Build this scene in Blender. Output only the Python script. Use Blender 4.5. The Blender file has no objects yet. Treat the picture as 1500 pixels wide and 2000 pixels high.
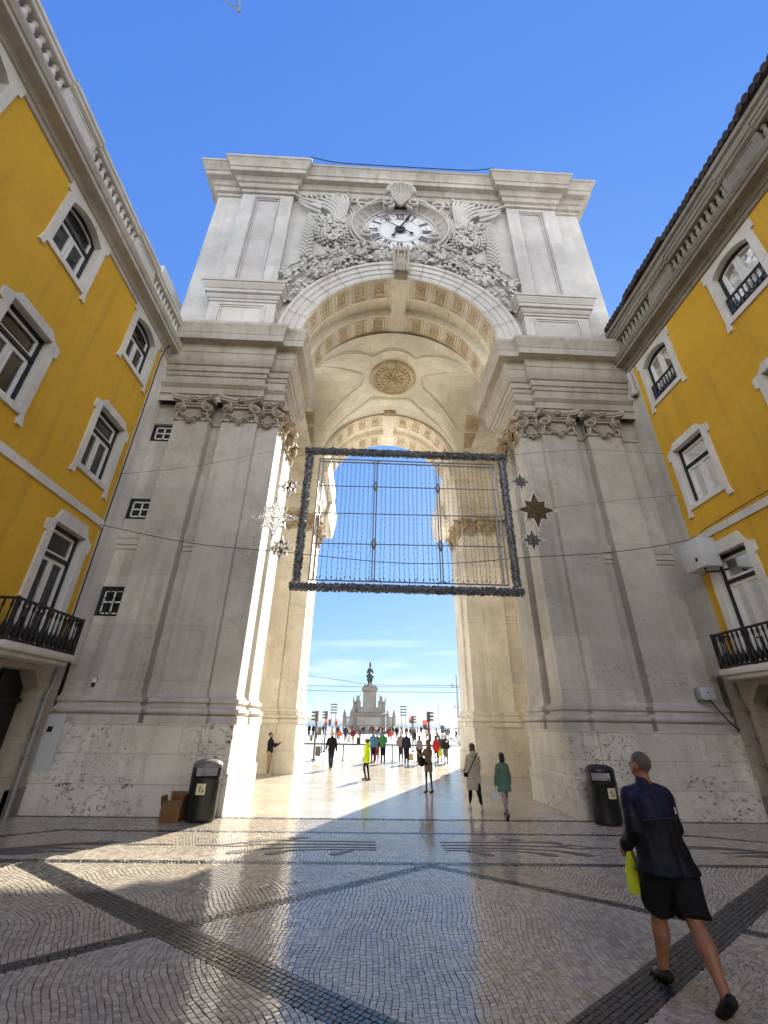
import bpy, bmesh, math, random
from mathutils import Vector, Matrix
from mathutils.geometry import tessellate_polygon
R = math.radians
sin, cos, pi = math.sin, math.cos, math.pi
scene = bpy.context.scene
COL = scene.collection

# ------------------------------------------------------------------ camera, sky, sun, exposure
cam_d = bpy.data.cameras.new("camera")
cam = bpy.data.objects.new("camera", cam_d)
COL.objects.link(cam)
scene.camera = cam
F_PX, PITCH, YAW, ROLL = 826.7, R(26.48), R(2.02), R(0.97)
cam_d.sensor_fit = 'HORIZONTAL'
cam_d.sensor_width = 36.0
cam_d.lens = 36.0 * F_PX / 1500.0
cam_d.clip_start = 0.05
cam_d.clip_end = 20000
_r = Vector((cos(YAW), -sin(YAW), 0)); _f0 = Vector((sin(YAW), cos(YAW), 0)); _u0 = Vector((0, 0, 1))
_f = _f0 * cos(PITCH) + _u0 * sin(PITCH); _u = -_f0 * sin(PITCH) + _u0 * cos(PITCH)
_r2 = _r * cos(ROLL) + _u * sin(ROLL); _u2 = -_r * sin(ROLL) + _u * cos(ROLL)
M = Matrix(((_r2.x, _u2.x, -_f.x, -0.997), (_r2.y, _u2.y, -_f.y, 0), (_r2.z, _u2.z, -_f.z, 2.0), (0, 0, 0, 1)))
cam.matrix_world = M

SUN_AZ, SUN_EL = R(24.3), R(31.0)          # azimuth from +Y towards +X
world = bpy.data.worlds.new("World")
scene.world = world
world.use_nodes = True
wt = world.node_tree
wt.nodes.clear()
wo = wt.nodes.new('ShaderNodeOutputWorld'); bg = wt.nodes.new('ShaderNodeBackground')
sky = wt.nodes.new('ShaderNodeTexSky')
sky.sky_type = 'NISHITA'; sky.sun_disc = False
sky.sun_elevation = SUN_EL; sky.sun_rotation = SUN_AZ
sky.altitude = 0; sky.air_density = 1.0; sky.dust_density = 0.15; sky.ozone_density = 1.6
# grade of the sky colour (per channel power) and an added, unseen bank of white clouds behind the camera to brighten the shaded facade
def _m(op, a, b=None):
    n = wt.nodes.new('ShaderNodeMath'); n.operation = op
    for i, v in ((0, a), (1, b)):
        if v is None: continue
        if hasattr(v, 'links'): wt.links.new(v, n.inputs[i])
        else: n.inputs[i].default_value = v
    return n.outputs[0]
SKY_GAIN = 0.765 / (0.15 * 2.0)
sp = wt.nodes.new('ShaderNodeSeparateColor'); wt.links.new(sky.outputs[0], sp.inputs[0])
cc = wt.nodes.new('ShaderNodeCombineColor')
for i, (ref, val, pw) in enumerate(((1.57, 0.135, 0.78), (2.7, 0.325, 0.60), (5.0, 0.77, 0.24))):
    wt.links.new(_m('MULTIPLY', _m('POWER', _m('DIVIDE', sp.outputs[i], ref), pw), val * SKY_GAIN), cc.inputs[i])
tc = wt.nodes.new('ShaderNodeTexCoord'); sv = wt.nodes.new('ShaderNodeSeparateXYZ'); wt.links.new(tc.outputs['Generated'], sv.inputs[0])
def _r(v, lo, hi):
    n = wt.nodes.new('ShaderNodeMapRange'); n.interpolation_type = 'SMOOTHSTEP'; n.inputs[1].default_value = lo; n.inputs[2].default_value = hi
    wt.links.new(v, n.inputs[0]); return n.outputs[0]
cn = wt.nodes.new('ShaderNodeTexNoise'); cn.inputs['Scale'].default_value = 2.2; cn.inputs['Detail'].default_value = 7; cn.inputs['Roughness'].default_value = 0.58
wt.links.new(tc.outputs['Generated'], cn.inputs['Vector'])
fill_cloud_mask = _m('MULTIPLY', _m('MULTIPLY', _r(_m('MULTIPLY', sv.outputs[1], -1.0), 0.02, 0.35), _r(sv.outputs[2], 0.0, 0.12)), _m('MULTIPLY', _r(cn.outputs['Fac'], 0.34, 0.50), _m('SUBTRACT', 1.0, _r(sv.outputs[2], 0.40, 0.80))))
# thin high cirrus low over the river
mp = wt.nodes.new('ShaderNodeMapping'); mp.inputs['Scale'].default_value = (3.0, 3.0, 26.0); mp.inputs['Rotation'].default_value = (0, R(3), 0); wt.links.new(tc.outputs['Generated'], mp.inputs[0])
ci = wt.nodes.new('ShaderNodeTexNoise'); ci.inputs['Scale'].default_value = 1.6; ci.inputs['Detail'].default_value = 6; wt.links.new(mp.outputs[0], ci.inputs['Vector'])
cir = _m('MULTIPLY', _m('MULTIPLY', _r(sv.outputs[2], 0.015, 0.06), _m('SUBTRACT', 1.0, _r(sv.outputs[2], 0.10, 0.26))), _m('MULTIPLY', _r(ci.outputs['Fac'], 0.5, 0.72), 0.55))
def _mix(f, a, col):
    n = wt.nodes.new('ShaderNodeMix'); n.data_type = 'RGBA'; wt.links.new(f, n.inputs[0]); wt.links.new(a, n.inputs[6]); n.inputs[7].default_value = (*col, 1); return n.outputs[2]
FILL_CLOUD = 2.5 * SKY_GAIN  # brightness of the added cloud bank that fills in the shaded stone
skyc = _mix(cir, cc.outputs[0], (0.78 * SKY_GAIN, 0.90 * SKY_GAIN, 0.98 * SKY_GAIN))
skyc = _mix(fill_cloud_mask, skyc, (FILL_CLOUD * 0.94, FILL_CLOUD * 0.93, FILL_CLOUD * 0.89))
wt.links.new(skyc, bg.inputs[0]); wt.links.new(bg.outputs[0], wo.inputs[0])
bg.inputs[1].default_value = 0.15

sun_d = bpy.data.lights.new("sun", 'SUN')
sun_d.energy = 5.0; sun_d.angle = R(0.53); sun_d.color = (1.0, 0.92, 0.80)
sun_o = bpy.data.objects.new("sun", sun_d); COL.objects.link(sun_o)
sd = Vector((sin(SUN_AZ) * cos(SUN_EL), cos(SUN_AZ) * cos(SUN_EL), sin(SUN_EL)))
sun_o.rotation_euler = sd.to_track_quat('Z', 'Y').to_euler()
sun_o.location = sd * 60

vs = scene.view_settings
vs.view_transform = 'Standard'; vs.look = 'None'; vs.gamma = 1.0; vs.use_curve_mapping = False
vs.exposure = 1.78
scene.cycles.max_bounces = 8; scene.cycles.diffuse_bounces = 7; scene.cycles.glossy_bounces = 3
scene.cycles.transparent_max_bounces = 8

# ------------------------------------------------------------------ materials
def newmat(name):
    m = bpy.data.materials.new(name); m.use_nodes = True
    t = m.node_tree
    b = t.nodes['Principled BSDF']
    return m, t, b

def nd(t, typ, **kw):
    n = t.nodes.new('ShaderNode' + typ)
    for k, v in kw.items():
        if k in n.inputs.keys() if hasattr(n.inputs, 'keys') else False:
            n.inputs[k].default_value = v
        else:
            setattr(n, k, v)
    return n

def lk(t, a, b): t.links.new(a, b)

def mth(t, op, a, b=None, clamp=False):
    n = t.nodes.new('ShaderNodeMath'); n.operation = op; n.use_clamp = clamp
    for i, v in ((0, a), (1, b)):
        if v is None: continue
        if hasattr(v, 'is_linked') or hasattr(v, 'links'): t.links.new(v, n.inputs[i])
        else: n.inputs[i].default_value = v
    return n.outputs[0]

def mixc(t, fac, a, b, mode='MIX'):
    n = t.nodes.new('ShaderNodeMix'); n.data_type = 'RGBA'; n.blend_type = mode
    for i, v in ((0, fac), (6, a), (7, b)):
        if hasattr(v, 'links'): t.links.new(v, n.inputs[i])
        elif i == 0: n.inputs[0].default_value = v
        else: n.inputs[i].default_value = (*v, 1)
    return n.outputs[2]

def ramp(t, src, lo, hi):
    n = t.nodes.new('ShaderNodeMapRange'); n.clamp = True
    n.inputs[1].default_value = lo; n.inputs[2].default_value = hi
    t.links.new(src, n.inputs[0]); return n.outputs[0]

def noise(t, vec, scale, detail=4.0, rough=0.55):
    n = t.nodes.new('ShaderNodeTexNoise'); n.inputs['Scale'].default_value = scale
    n.inputs['Detail'].default_value = detail; n.inputs['Roughness'].default_value = rough
    if vec is not None: t.links.new(vec, n.inputs['Vector'])
    return n.outputs['Fac']

def scalev(t, vec, s):
    n = t.nodes.new('ShaderNodeVectorMath'); n.operation = 'MULTIPLY'; n.inputs[1].default_value = s
    t.links.new(vec, n.inputs[0]); return n.outputs[0]

def flat(name, col, rough=0.6, metal=0.0, var=0.0, vscale=6.0, bump=0.0, spec=0.5):
    m, t, b = newmat(name)
    b.inputs['Base Color'].default_value = (*col, 1); b.inputs['Roughness'].default_value = rough
    b.inputs['Metallic'].default_value = metal; b.inputs['Specular IOR Level'].default_value = spec
    if var or bump:
        g = t.nodes.new('ShaderNodeNewGeometry')
        f = noise(t, g.outputs['Position'], vscale, 5)
        if var:
            c = mixc(t, ramp(t, f, 0.3, 0.7), tuple(x * (1 - var) for x in col), tuple(min(1, x * (1 + var)) for x in col))
            lk(t, c, b.inputs['Base Color'])
        if bump:
            bp = t.nodes.new('ShaderNodeBump'); bp.inputs['Strength'].default_value = bump; bp.inputs['Distance'].default_value = 0.02
            lk(t, f, bp.inputs['Height']); lk(t, bp.outputs[0], b.inputs['Normal'])
    return m

def stone(name, col, bw=1.7, bh=0.72, joint=True, pits=0.6, stain=0.5, plane='front', rough=0.72, warm=(0.40, 0.31, 0.21), mort=0.008, jc=0.62, pitlo=0.42):
    m, t, b = newmat(name)
    g = t.nodes.new('ShaderNodeNewGeometry'); P = g.outputs['Position']
    sx = t.nodes.new('ShaderNodeSeparateXYZ'); lk(t, P, sx.inputs[0])
    cb = t.nodes.new('ShaderNodeCombineXYZ')
    if plane == 'front':
        lk(t, mth(t, 'ADD', sx.outputs[0], sx.outputs[1]), cb.inputs[0]); lk(t, sx.outputs[2], cb.inputs[1])
    elif plane == 'ceil':
        lk(t, sx.outputs[0], cb.inputs[0]); lk(t, sx.outputs[1], cb.inputs[1])
    else:
        lk(t, sx.outputs[0], cb.inputs[0]); lk(t, sx.outputs[1], cb.inputs[1])
    n1 = noise(t, P, 0.45, 5, 0.6)
    n2 = noise(t, P, 2.6, 6, 0.65)
    dark = tuple(c * k for c, k in zip(col, (.70, .68, .64)))
    c = mixc(t, ramp(t, n1, 0.32, 0.68), tuple(x * 0.80 for x in col), tuple(min(1, x * 1.12) for x in col))
    c = mixc(t, mth(t, 'MULTIPLY', ramp(t, n2, 0.44, 0.74), 0.6 * stain), c, dark)
    h = None
    if joint:
        br = t.nodes.new('ShaderNodeTexBrick')
        br.inputs['Scale'].default_value = 1.0; br.inputs['Brick Width'].default_value = bw; br.inputs['Row Height'].default_value = bh
        br.inputs['Mortar Size'].default_value = mort; br.inputs['Mortar Smooth'].default_value = 0.3; br.inputs['Bias'].default_value = 0.0
        br.inputs['Color1'].default_value = (1, 1, 1, 1); br.inputs['Color2'].default_value = (0.80, 0.80, 0.80, 1)
        br.inputs['Mortar'].default_value = (jc, jc * .96, jc * .92, 1)
        br.offset_frequency = 2; br.squash = 1.0
        lk(t, cb.outputs[0], br.inputs['Vector'])
        c = mixc(t, 0.75, c, br.outputs['Color'], 'MULTIPLY')
        h = mth(t, 'MULTIPLY', br.outputs['Fac'], -1.0)
    # vertical rain streaks
    st = noise(t, scalev(t, P, (3.0, 3.0, 0.16)), 1.0, 4, 0.6)
    c = mixc(t, mth(t, 'MULTIPLY', ramp(t, st, 0.52, 0.76), 0.6 * stain), c, tuple(x * y for x, y in zip(col, (.46, .43, .38))))
    # warm stains
    w = noise(t, scalev(t, P, (0.7, 0.7, 0.5)), 0.9, 5, 0.7)
    c = mixc(t, mth(t, 'MULTIPLY', ramp(t, w, 0.54, 0.74), 0.6 * stain), c, warm)
    # pitted black lichen / erosion holes
    if pits:
        pm = noise(t, P, 0.8, 3, 0.5)
        pn = noise(t, scalev(t, P, (1.0, 1.0, 1.3)), 9.0, 6, 0.72)
        pf = mth(t, 'MULTIPLY', ramp(t, pm, pitlo, pitlo + .2), ramp(t, pn, 0.545, 0.62))
        c = mixc(t, mth(t, 'MULTIPLY', pf, pits, True), c, (0.13, 0.115, 0.10))
        h = mth(t, 'ADD', h if h is not None else 0.0, mth(t, 'MULTIPLY', pf, -0.8))
    fine = mth(t, 'MULTIPLY', noise(t, P, 30.0, 4, 0.7), 0.25)
    h = mth(t, 'ADD', h if h is not None else 0.0, fine)
    lk(t, c, b.inputs['Base Color'])
    b.inputs['Roughness'].default_value = rough
    b.inputs['Specular IOR Level'].default_value = 0.3
    bp = t.nodes.new('ShaderNodeBump'); bp.inputs['Strength'].default_value = 0.5; bp.inputs['Distance'].default_value = 0.015
    lk(t, h, bp.inputs['Height']); lk(t, bp.outputs[0], b.inputs['Normal'])
    return m

MT = {}
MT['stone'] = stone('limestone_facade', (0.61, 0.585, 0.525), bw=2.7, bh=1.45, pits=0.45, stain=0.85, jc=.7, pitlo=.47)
MT['base'] = stone('limestone_plinth', (0.76, 0.725, 0.64), bw=1.45, bh=0.62, pits=1.0, stain=0.8, jc=.5, pitlo=.40)
MT['attic'] = stone('limestone_attic', (0.62, 0.60, 0.56), bw=2.2, bh=1.25, pits=0.15, stain=0.6, jc=.75, pitlo=.5)
MT['trim'] = stone('limestone_trim', (0.60, 0.565, 0.51), joint=True, bw=1.9, bh=9.0, pits=0.25, stain=0.8, pitlo=.5)
MT['trimdirty'] = stone('limestone_cornice', (0.55, 0.51, 0.44), joint=True, bw=1.9, bh=9.0, pits=0.3, stain=1.0, warm=(0.24, 0.18, 0.11), pitlo=.5)
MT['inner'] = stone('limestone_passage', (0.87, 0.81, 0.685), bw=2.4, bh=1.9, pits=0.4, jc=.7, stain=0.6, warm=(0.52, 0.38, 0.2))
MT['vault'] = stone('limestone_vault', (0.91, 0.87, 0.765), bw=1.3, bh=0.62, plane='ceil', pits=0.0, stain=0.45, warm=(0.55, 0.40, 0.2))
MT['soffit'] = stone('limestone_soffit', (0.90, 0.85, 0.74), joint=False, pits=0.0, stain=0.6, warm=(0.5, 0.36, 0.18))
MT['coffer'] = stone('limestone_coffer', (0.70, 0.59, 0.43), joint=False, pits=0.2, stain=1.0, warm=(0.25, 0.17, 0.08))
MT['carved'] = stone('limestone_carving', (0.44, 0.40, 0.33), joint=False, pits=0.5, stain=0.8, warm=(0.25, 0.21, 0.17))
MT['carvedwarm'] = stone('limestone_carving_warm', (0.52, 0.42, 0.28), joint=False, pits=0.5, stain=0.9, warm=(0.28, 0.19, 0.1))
MT['relief'] = stone('limestone_relief', (0.60, 0.585, 0.54), joint=False, pits=0.15, stain=0.5)
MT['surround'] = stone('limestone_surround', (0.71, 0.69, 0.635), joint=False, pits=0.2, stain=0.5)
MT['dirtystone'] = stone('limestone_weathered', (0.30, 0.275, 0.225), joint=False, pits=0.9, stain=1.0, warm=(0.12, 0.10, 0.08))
MT['groundfloor'] = stone('limestone_ground_floor', (0.50, 0.45, 0.37), bw=1.4, bh=0.8, pits=0.6, stain=1.0)
MT['white_wall'] = flat('white_render', (0.62, 0.61, 0.58), 0.8, var=0.06, vscale=1.5)

def plaster():
    m, t, b = newmat('yellow_plaster')
    g = t.nodes.new('ShaderNodeNewGeometry'); P = g.outputs['Position']
    n1 = noise(t, P, 0.6, 5, 0.6); n2 = noise(t, P, 5, 5, 0.7)
    c = mixc(t, ramp(t, n1, 0.3, 0.7), (0.61, 0.355, 0.034), (0.72, 0.435, 0.048))
    c = mixc(t, mth(t, 'MULTIPLY', ramp(t, n2, 0.5, 0.8), 0.25), c, (0.42, 0.235, 0.03))
    st = noise(t, scalev(t, P, (2.5, 2.5, 0.2)), 1.0, 4, 0.6)
    c = mixc(t, mth(t, 'MULTIPLY', ramp(t, st, 0.54, 0.8), 0.5), c, (0.30, 0.20, 0.065))
    lk(t, c, b.inputs['Base Color']); b.inputs['Roughness'].default_value = 0.85; b.inputs['Specular IOR Level'].default_value = 0.2
    bp = t.nodes.new('ShaderNodeBump'); bp.inputs['Strength'].default_value = 0.35; bp.inputs['Distance'].default_value = 0.01
    lk(t, noise(t, P, 40, 4, 0.7), bp.inputs['Height']); lk(t, bp.outputs[0], b.inputs['Normal'])
    return m
MT['yellow'] = plaster()
MT['darkframe'] = flat('dark_green_paint', (0.008, 0.010, 0.016), 0.45)
MT['sash'] = flat('white_sash_paint', (0.74, 0.74, 0.72), 0.45, var=0.06, vscale=8)
MT['iron'] = flat('black_iron', (0.012, 0.012, 0.013), 0.45)
MT['interior'] = flat('dark_interior', (0.035, 0.033, 0.03), 0.9)
MT['curtain'] = flat('net_curtain', (0.34, 0.33, 0.30), 0.9, var=0.15, vscale=3)
def glass():
    m, t, b = newmat('window_glass')
    t.nodes.remove(b)
    out = t.nodes['Material Output']
    g = t.nodes.new('ShaderNodeBsdfGlossy'); g.inputs['Roughness'].default_value = 0.03; g.inputs['Color'].default_value = (0.9, 0.93, 0.95, 1)
    tr = t.nodes.new('ShaderNodeBsdfTransparent'); tr.inputs['Color'].default_value = (0.72, 0.74, 0.73, 1)
    fr = t.nodes.new('ShaderNodeFresnel'); fr.inputs['IOR'].default_value = 1.6
    ge = t.nodes.new('ShaderNodeNewGeometry')
    bp = t.nodes.new('ShaderNodeBump'); bp.inputs['Strength'].default_value = 0.12; bp.inputs['Distance'].default_value = 0.03
    lk(t, noise(t, ge.outputs['Position'], 3.0, 2, 0.5), bp.inputs['Height']); lk(t, bp.outputs[0], g.inputs['Normal'])
    mx = t.nodes.new('ShaderNodeMixShader')
    lk(t, mth(t, 'MULTIPLY', fr.outputs[0], 1.3, True), mx.inputs[0]); lk(t, tr.outputs[0], mx.inputs[1]); lk(t, g.outputs[0], mx.inputs[2])
    lk(t, mx.outputs[0], out.inputs[0])
    return m
MT['glass'] = glass()
MT['dial'] = flat('clock_dial_enamel', (0.72, 0.72, 0.70), 0.5, var=0.05)
MT['black'] = flat('black_paint', (0.006, 0.006, 0.007), 0.5)
MT['plastic'] = flat('black_bin_plastic', (0.012, 0.012, 0.012), 0.35, var=0.2)
MT['binlid'] = flat('grey_bin_lid', (0.16, 0.16, 0.155), 0.4, var=0.25)
MT['sticker'] = flat('cream_sticker', (0.62, 0.58, 0.38), 0.6, var=0.1, vscale=30)
MT['card'] = flat('brown_cardboard', (0.19, 0.10, 0.038), 0.85, var=0.12, vscale=5)
MT['cardin'] = flat('cardboard_inside', (0.16, 0.075, 0.035), 0.9)
MT['grey'] = flat('grey_metal', (0.30, 0.31, 0.31), 0.5, var=0.1)
MT['lightgrey'] = flat('light_grey_box', (0.55, 0.57, 0.57), 0.5, var=0.05)
MT['signgrey'] = flat('dark_grey_metal', (0.07, 0.07, 0.068), 0.45)
MT['cable'] = flat('black_cable', (0.015, 0.015, 0.016), 0.6)
MT['tile'] = flat('roof_tile', (0.055, 0.042, 0.036), 0.85, var=0.5, vscale=3)
MT['bronze'] = flat('green_bronze', (0.02, 0.04, 0.035), 0.5, var=0.4, vscale=1.0)
MT['monstone'] = stone('monument_stone', (0.25, 0.24, 0.215), joint=False, pits=0.4, stain=0.8)
MT['rubber'] = flat('tyre_rubber', (0.015, 0.015, 0.015), 0.8)
MT['whitepaint'] = flat('white_car_paint', (0.75, 0.75, 0.74), 0.3)
MT['whitetube'] = flat('white_star_edge', (0.78, 0.76, 0.72), 0.4)
MT['gold'] = flat('gold_tinsel', (0.075, 0.047, 0.005), 0.45, 0.1)
MT['silver'] = flat('silver_tinsel', (0.045, 0.047, 0.052), 0.45, 0.1)
MT['steel'] = flat('frame_steel', (0.25, 0.29, 0.36), 0.4, 0.6)
def tinsel():
    m, t, b = newmat('dark_silver_garland')
    oi = t.nodes.new('ShaderNodeNewGeometry')
    f = oi.outputs['Random Per Island']
    c = mixc(t, ramp(t, f, 0.25, 1.0), (0.11, 0.115, 0.125), (0.58, 0.60, 0.63))
    lk(t, c, b.inputs['Base Color']); b.inputs['Roughness'].default_value = 0.4; b.inputs['Metallic'].default_value = 0.3
    return m
MT['tinsel'] = tinsel()
def lamp_red():
    m, t, b = newmat('red_signal_light')
    b.inputs['Base Color'].default_value = (0.6, 0.02, 0.02, 1)
    b.inputs['Emission Color'].default_value = (1.0, 0.03, 0.03, 1); b.inputs['Emission Strength'].default_value = 0.8
    return m
MT['red'] = lamp_red()

# ------------------------------------------------------------------ mesh builder
class MB:
    def __init__(s): s.v = []; s.f = []; s.m = []; s.cur = 0
    def add(s, vs, fs, flip=False):
        o = len(s.v); s.v += [tuple(p) for p in vs]
        for f in fs:
            f = tuple(i + o for i in f)
            s.f.append(f[::-1] if flip else f); s.m.append(s.cur)
    def box(s, x0, x1, y0, y1, z0, z1, bev=0.0):
        x0, x1 = min(x0, x1), max(x0, x1); y0, y1 = min(y0, y1), max(y0, y1)
        if bev <= 0:
            vs = [(x0, y0, z0), (x1, y0, z0), (x1, y1, z0), (x0, y1, z0), (x0, y0, z1), (x1, y0, z1), (x1, y1, z1), (x0, y1, z1)]
            s.add(vs, [(0, 3, 2, 1), (4, 5, 6, 7), (0, 1, 5, 4), (1, 2, 6, 5), (2, 3, 7, 6), (3, 0, 4, 7)])
        else:
            b = min(bev, (x1 - x0) * .45, (y1 - y0) * .45, (z1 - z0) * .45)
            bm = bmesh.new(); bmesh.ops.create_cube(bm, size=1)
            for v in bm.verts: v.co = Vector(((x0 + x1) / 2 + v.co.x * (x1 - x0), (y0 + y1) / 2 + v.co.y * (y1 - y0), (z0 + z1) / 2 + v.co.z * (z1 - z0)))
            bmesh.ops.bevel(bm, geom=bm.edges[:], offset=b, segments=2, affect='EDGES', profile=0.5)
            s.bm(bm)
    def bm(s, bm, mat=None):
        bm.verts.ensure_lookup_table()
        for i, v in enumerate(bm.verts): v.index = i
        s.add([(mat @ v.co if mat else v.co.copy()) for v in bm.verts], [tuple(v.index for v in f.verts) for f in bm.faces]); bm.free()
    def tube(s, pts, rad, n=8, cap=True):
        pts = [Vector(p) for p in pts]
        if not hasattr(rad, '__len__'): rad = [rad] * len(pts)
        rings = []; up = None
        for i, p in enumerate(pts):
            d = (pts[min(i + 1, len(pts) - 1)] - pts[max(i - 1, 0)])
            if d.length < 1e-9: d = Vector((0, 0, 1))
            d.normalize()
            if up is None:
                up = Vector((0, 0, 1)) if abs(d.z) < 0.9 else Vector((1, 0, 0))
            a = d.cross(up)
            if a.length < 1e-6: a = d.orthogonal()
            a.normalize(); b = a.cross(d).normalized(); up = b
            rings.append([p + (a * cos(2 * pi * k / n) + b * sin(2 * pi * k / n)) * rad[i] for k in range(n)])
        vs = [q for r in rings for q in r]; fs = []
        for i in range(len(rings) - 1):
            for k in range(n):
                fs.append((i * n + k, i * n + (k + 1) % n, (i + 1) * n + (k + 1) % n, (i + 1) * n + k))
        if cap:
            fs.append(tuple(range(n))[::-1]); fs.append(tuple((len(rings) - 1) * n + k for k in range(n)))
        s.add(vs, fs)
    def lathe(s, c, prof, n=16, axis='z', a0=0, a1=2 * pi):
        c = Vector(c); full = abs(a1 - a0 - 2 * pi) < 1e-6; m = n if full else n + 1
        vs = []
        for r, h in prof:
            for k in range(m):
                a = a0 + (a1 - a0) * k / n
                if axis == 'z': vs.append(c + Vector((r * cos(a), r * sin(a), h)))
                elif axis == 'y': vs.append(c + Vector((r * cos(a), h, r * sin(a))))
                else: vs.append(c + Vector((h, r * cos(a), r * sin(a))))
        fs = []
        for i in range(len(prof) - 1):
            for k in range(n if full else n):
                k2 = (k + 1) % m if full else k + 1
                fs.append((i * m + k, i * m + k2, (i + 1) * m + k2, (i + 1) * m + k))
        s.add(vs, fs, flip=(axis == 'y'))
    def ball(s, c, r, n=10, m=6, rot=None):
        c = Vector(c)
        if not hasattr(r, '__len__'): r = (r, r, r)
        vs = [Vector((0, 0, -1))]
        for j in range(1, m):
            t = -pi / 2 + pi * j / m
            for k in range(n): vs.append(Vector((cos(t) * cos(2 * pi * k / n), cos(t) * sin(2 * pi * k / n), sin(t))))
        vs.append(Vector((0, 0, 1)))
        out = []
        for v in vs:
            q = Vector((v.x * r[0], v.y * r[1], v.z * r[2]))
            if rot is not None: q = rot @ q
            out.append(c + q)
        fs = [(0, 1 + (k + 1) % n, 1 + k) for k in range(n)]
        for j in range(m - 2):
            for k in range(n): fs.append((1 + j * n + k, 1 + j * n + (k + 1) % n, 1 + (j + 1) * n + (k + 1) % n, 1 + (j + 1) * n + k))
        L = len(vs) - 1
        fs += [(L, 1 + (m - 2) * n + k, 1 + (m - 2) * n + (k + 1) % n) for k in range(n)]
        s.add(out, fs)
    def cap(s, a, b, ra, rb, n=10):
        """tapered closed capsule"""
        a = Vector(a); b = Vector(b); d = (b - a)
        if d.length < 1e-6: return s.ball(a, ra)
        q = d.normalized(); pts = []; rr = []
        for t in (-1, -.8, -.5, 0):
            pts.append(a + q * ra * t); rr.append(max(ra * math.sqrt(max(0, 1 - t * t)), ra * .02))
        for t in (0, .5, .8, 1):
            pts.append(b + q * rb * t); rr.append(max(rb * math.sqrt(max(0, 1 - t * t)), rb * .02))
        s.tube(pts, rr, n)
    def poly(s, outer, holes, P, d0, d1, back=False):
        """extruded polygon with holes: P(a, b, d) maps to space, front at d1"""
        loops = [outer] + list(holes)
        tris = tessellate_polygon([[Vector((a, b, 0)) for a, b in l] for l in loops])
        flatp = [p for l in loops for p in l]
        s.add([P(a, b, d1) for a, b in flatp], tris)
        if back: s.add([P(a, b, d0) for a, b in flatp], [t[::-1] for t in tris])
        if d0 != d1:
            for l in loops:
                n = len(l)
                s.add([P(a, b, d0) for a, b in l] + [P(a, b, d1) for a, b in l], [(k, (k + 1) % n, n + (k + 1) % n, n + k) for k in range(n)])
    def sweep(s, plan, prof, flip=False, closed=False):
        """mitred moulding: plan polyline (x,y), profile (d,z); d offsets to the right-hand side of travel"""
        n = len(plan); off = []
        def nrm(p, q):
            d = Vector((q[0] - p[0], q[1] - p[1])); d.normalize(); return Vector((d.y, -d.x))
        for i in range(n):
            a = nrm(plan[i - 1], plan[i]) if (i > 0 or closed) else None
            b = nrm(plan[i], plan[(i + 1) % n]) if (i < n - 1 or closed) else None
            if a is None: o = b
            elif b is None: o = a
            else:
                h = a + b; o = h / max(1e-3, h.dot(a)) if h.length > 1e-3 else a
            off.append(o)
        if flip: off = [-o for o in off]
        vs = []
        for d, z in prof:
            for i in range(n): vs.append((plan[i][0] + off[i].x * d, plan[i][1] + off[i].y * d, z))
        fs = []
        for j in range(len(prof) - 1):
            for i in range(n if closed else n - 1):
                k = (i + 1) % n
                fs.append((j * n + i, j * n + k, (j + 1) * n + k, (j + 1) * n + i))
        s.add(vs, fs, flip)
    def mirror_x(s):
        s.v = [(-x, y, z) for x, y, z in s.v]; s.f = [f[::-1] for f in s.f]; return s
    def build(s, name, mat, parent=None, smooth=None, org=None):
        me = bpy.data.meshes.new(name)
        o3 = Vector((0, 0, 0))
        if org is not None: o3 = Vector(org)
        elif parent is not None: o3 = WORLD.get(parent.name, Vector((0, 0, 0)))
        me.from_pydata([(x - o3.x, y - o3.y, z - o3.z) for x, y, z in s.v], [], s.f)
        mats = mat if isinstance(mat, (list, tuple)) else [mat]
        for mm in mats: me.materials.append(MT[mm] if isinstance(mm, str) else mm)
        if len(mats) > 1:
            me.polygons.foreach_set('material_index', s.m)
        me.validate(clean_customdata=False)
        if smooth is not None:
            me.polygons.foreach_set('use_smooth', [True] * len(me.polygons))
            me.set_sharp_from_angle(angle=R(smooth))
        me.update()
        o = bpy.data.objects.new(name, me); COL.objects.link(o)
        if org is not None: o.location = o3
        if parent is not None:
            o.parent = parent; WORLD[o.name] = WORLD.get(parent.name, Vector((0, 0, 0))).copy()
        else: WORLD[o.name] = o3.copy()
        return o
WORLD = {}

def tag(o, label=None, cat=None, group=None, kind=None):
    if label: o['label'] = label
    if cat: o['category'] = cat
    if group: o['group'] = group
    if kind: o['kind'] = kind
    return o

def empty(name, loc, label=None, cat=None, group=None, rz=0.0):
    o = bpy.data.objects.new(name, None); COL.objects.link(o)
    o.location = loc; o.rotation_euler = (0, 0, rz); o.empty_display_size = 0.2
    WORLD[o.name] = Vector(loc)
    return tag(o, label, cat, group)

def copy_tree(o, parent=None):
    c = o.copy(); COL.objects.link(c); c.parent = parent
    WORLD[c.name] = WORLD.get(o.name, Vector((0, 0, 0))).copy()
    for ch in list(o.children): copy_tree(ch, c)
    return c

def crv(pts, n=6):
    """Catmull-Rom through points"""
    P = [Vector(p) for p in pts]; out = []
    for i in range(len(P) - 1):
        p0 = P[max(i - 1, 0)]; p1 = P[i]; p2 = P[i + 1]; p3 = P[min(i + 2, len(P) - 1)]
        for k in range(n):
            t = k / n
            out.append(0.5 * ((2 * p1) + (p2 - p0) * t + (2 * p0 - 5 * p1 + 4 * p2 - p3) * t * t + (3 * p1 - p0 - 3 * p2 + p3) * t ** 3))
    out.append(P[-1]); return out
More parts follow.
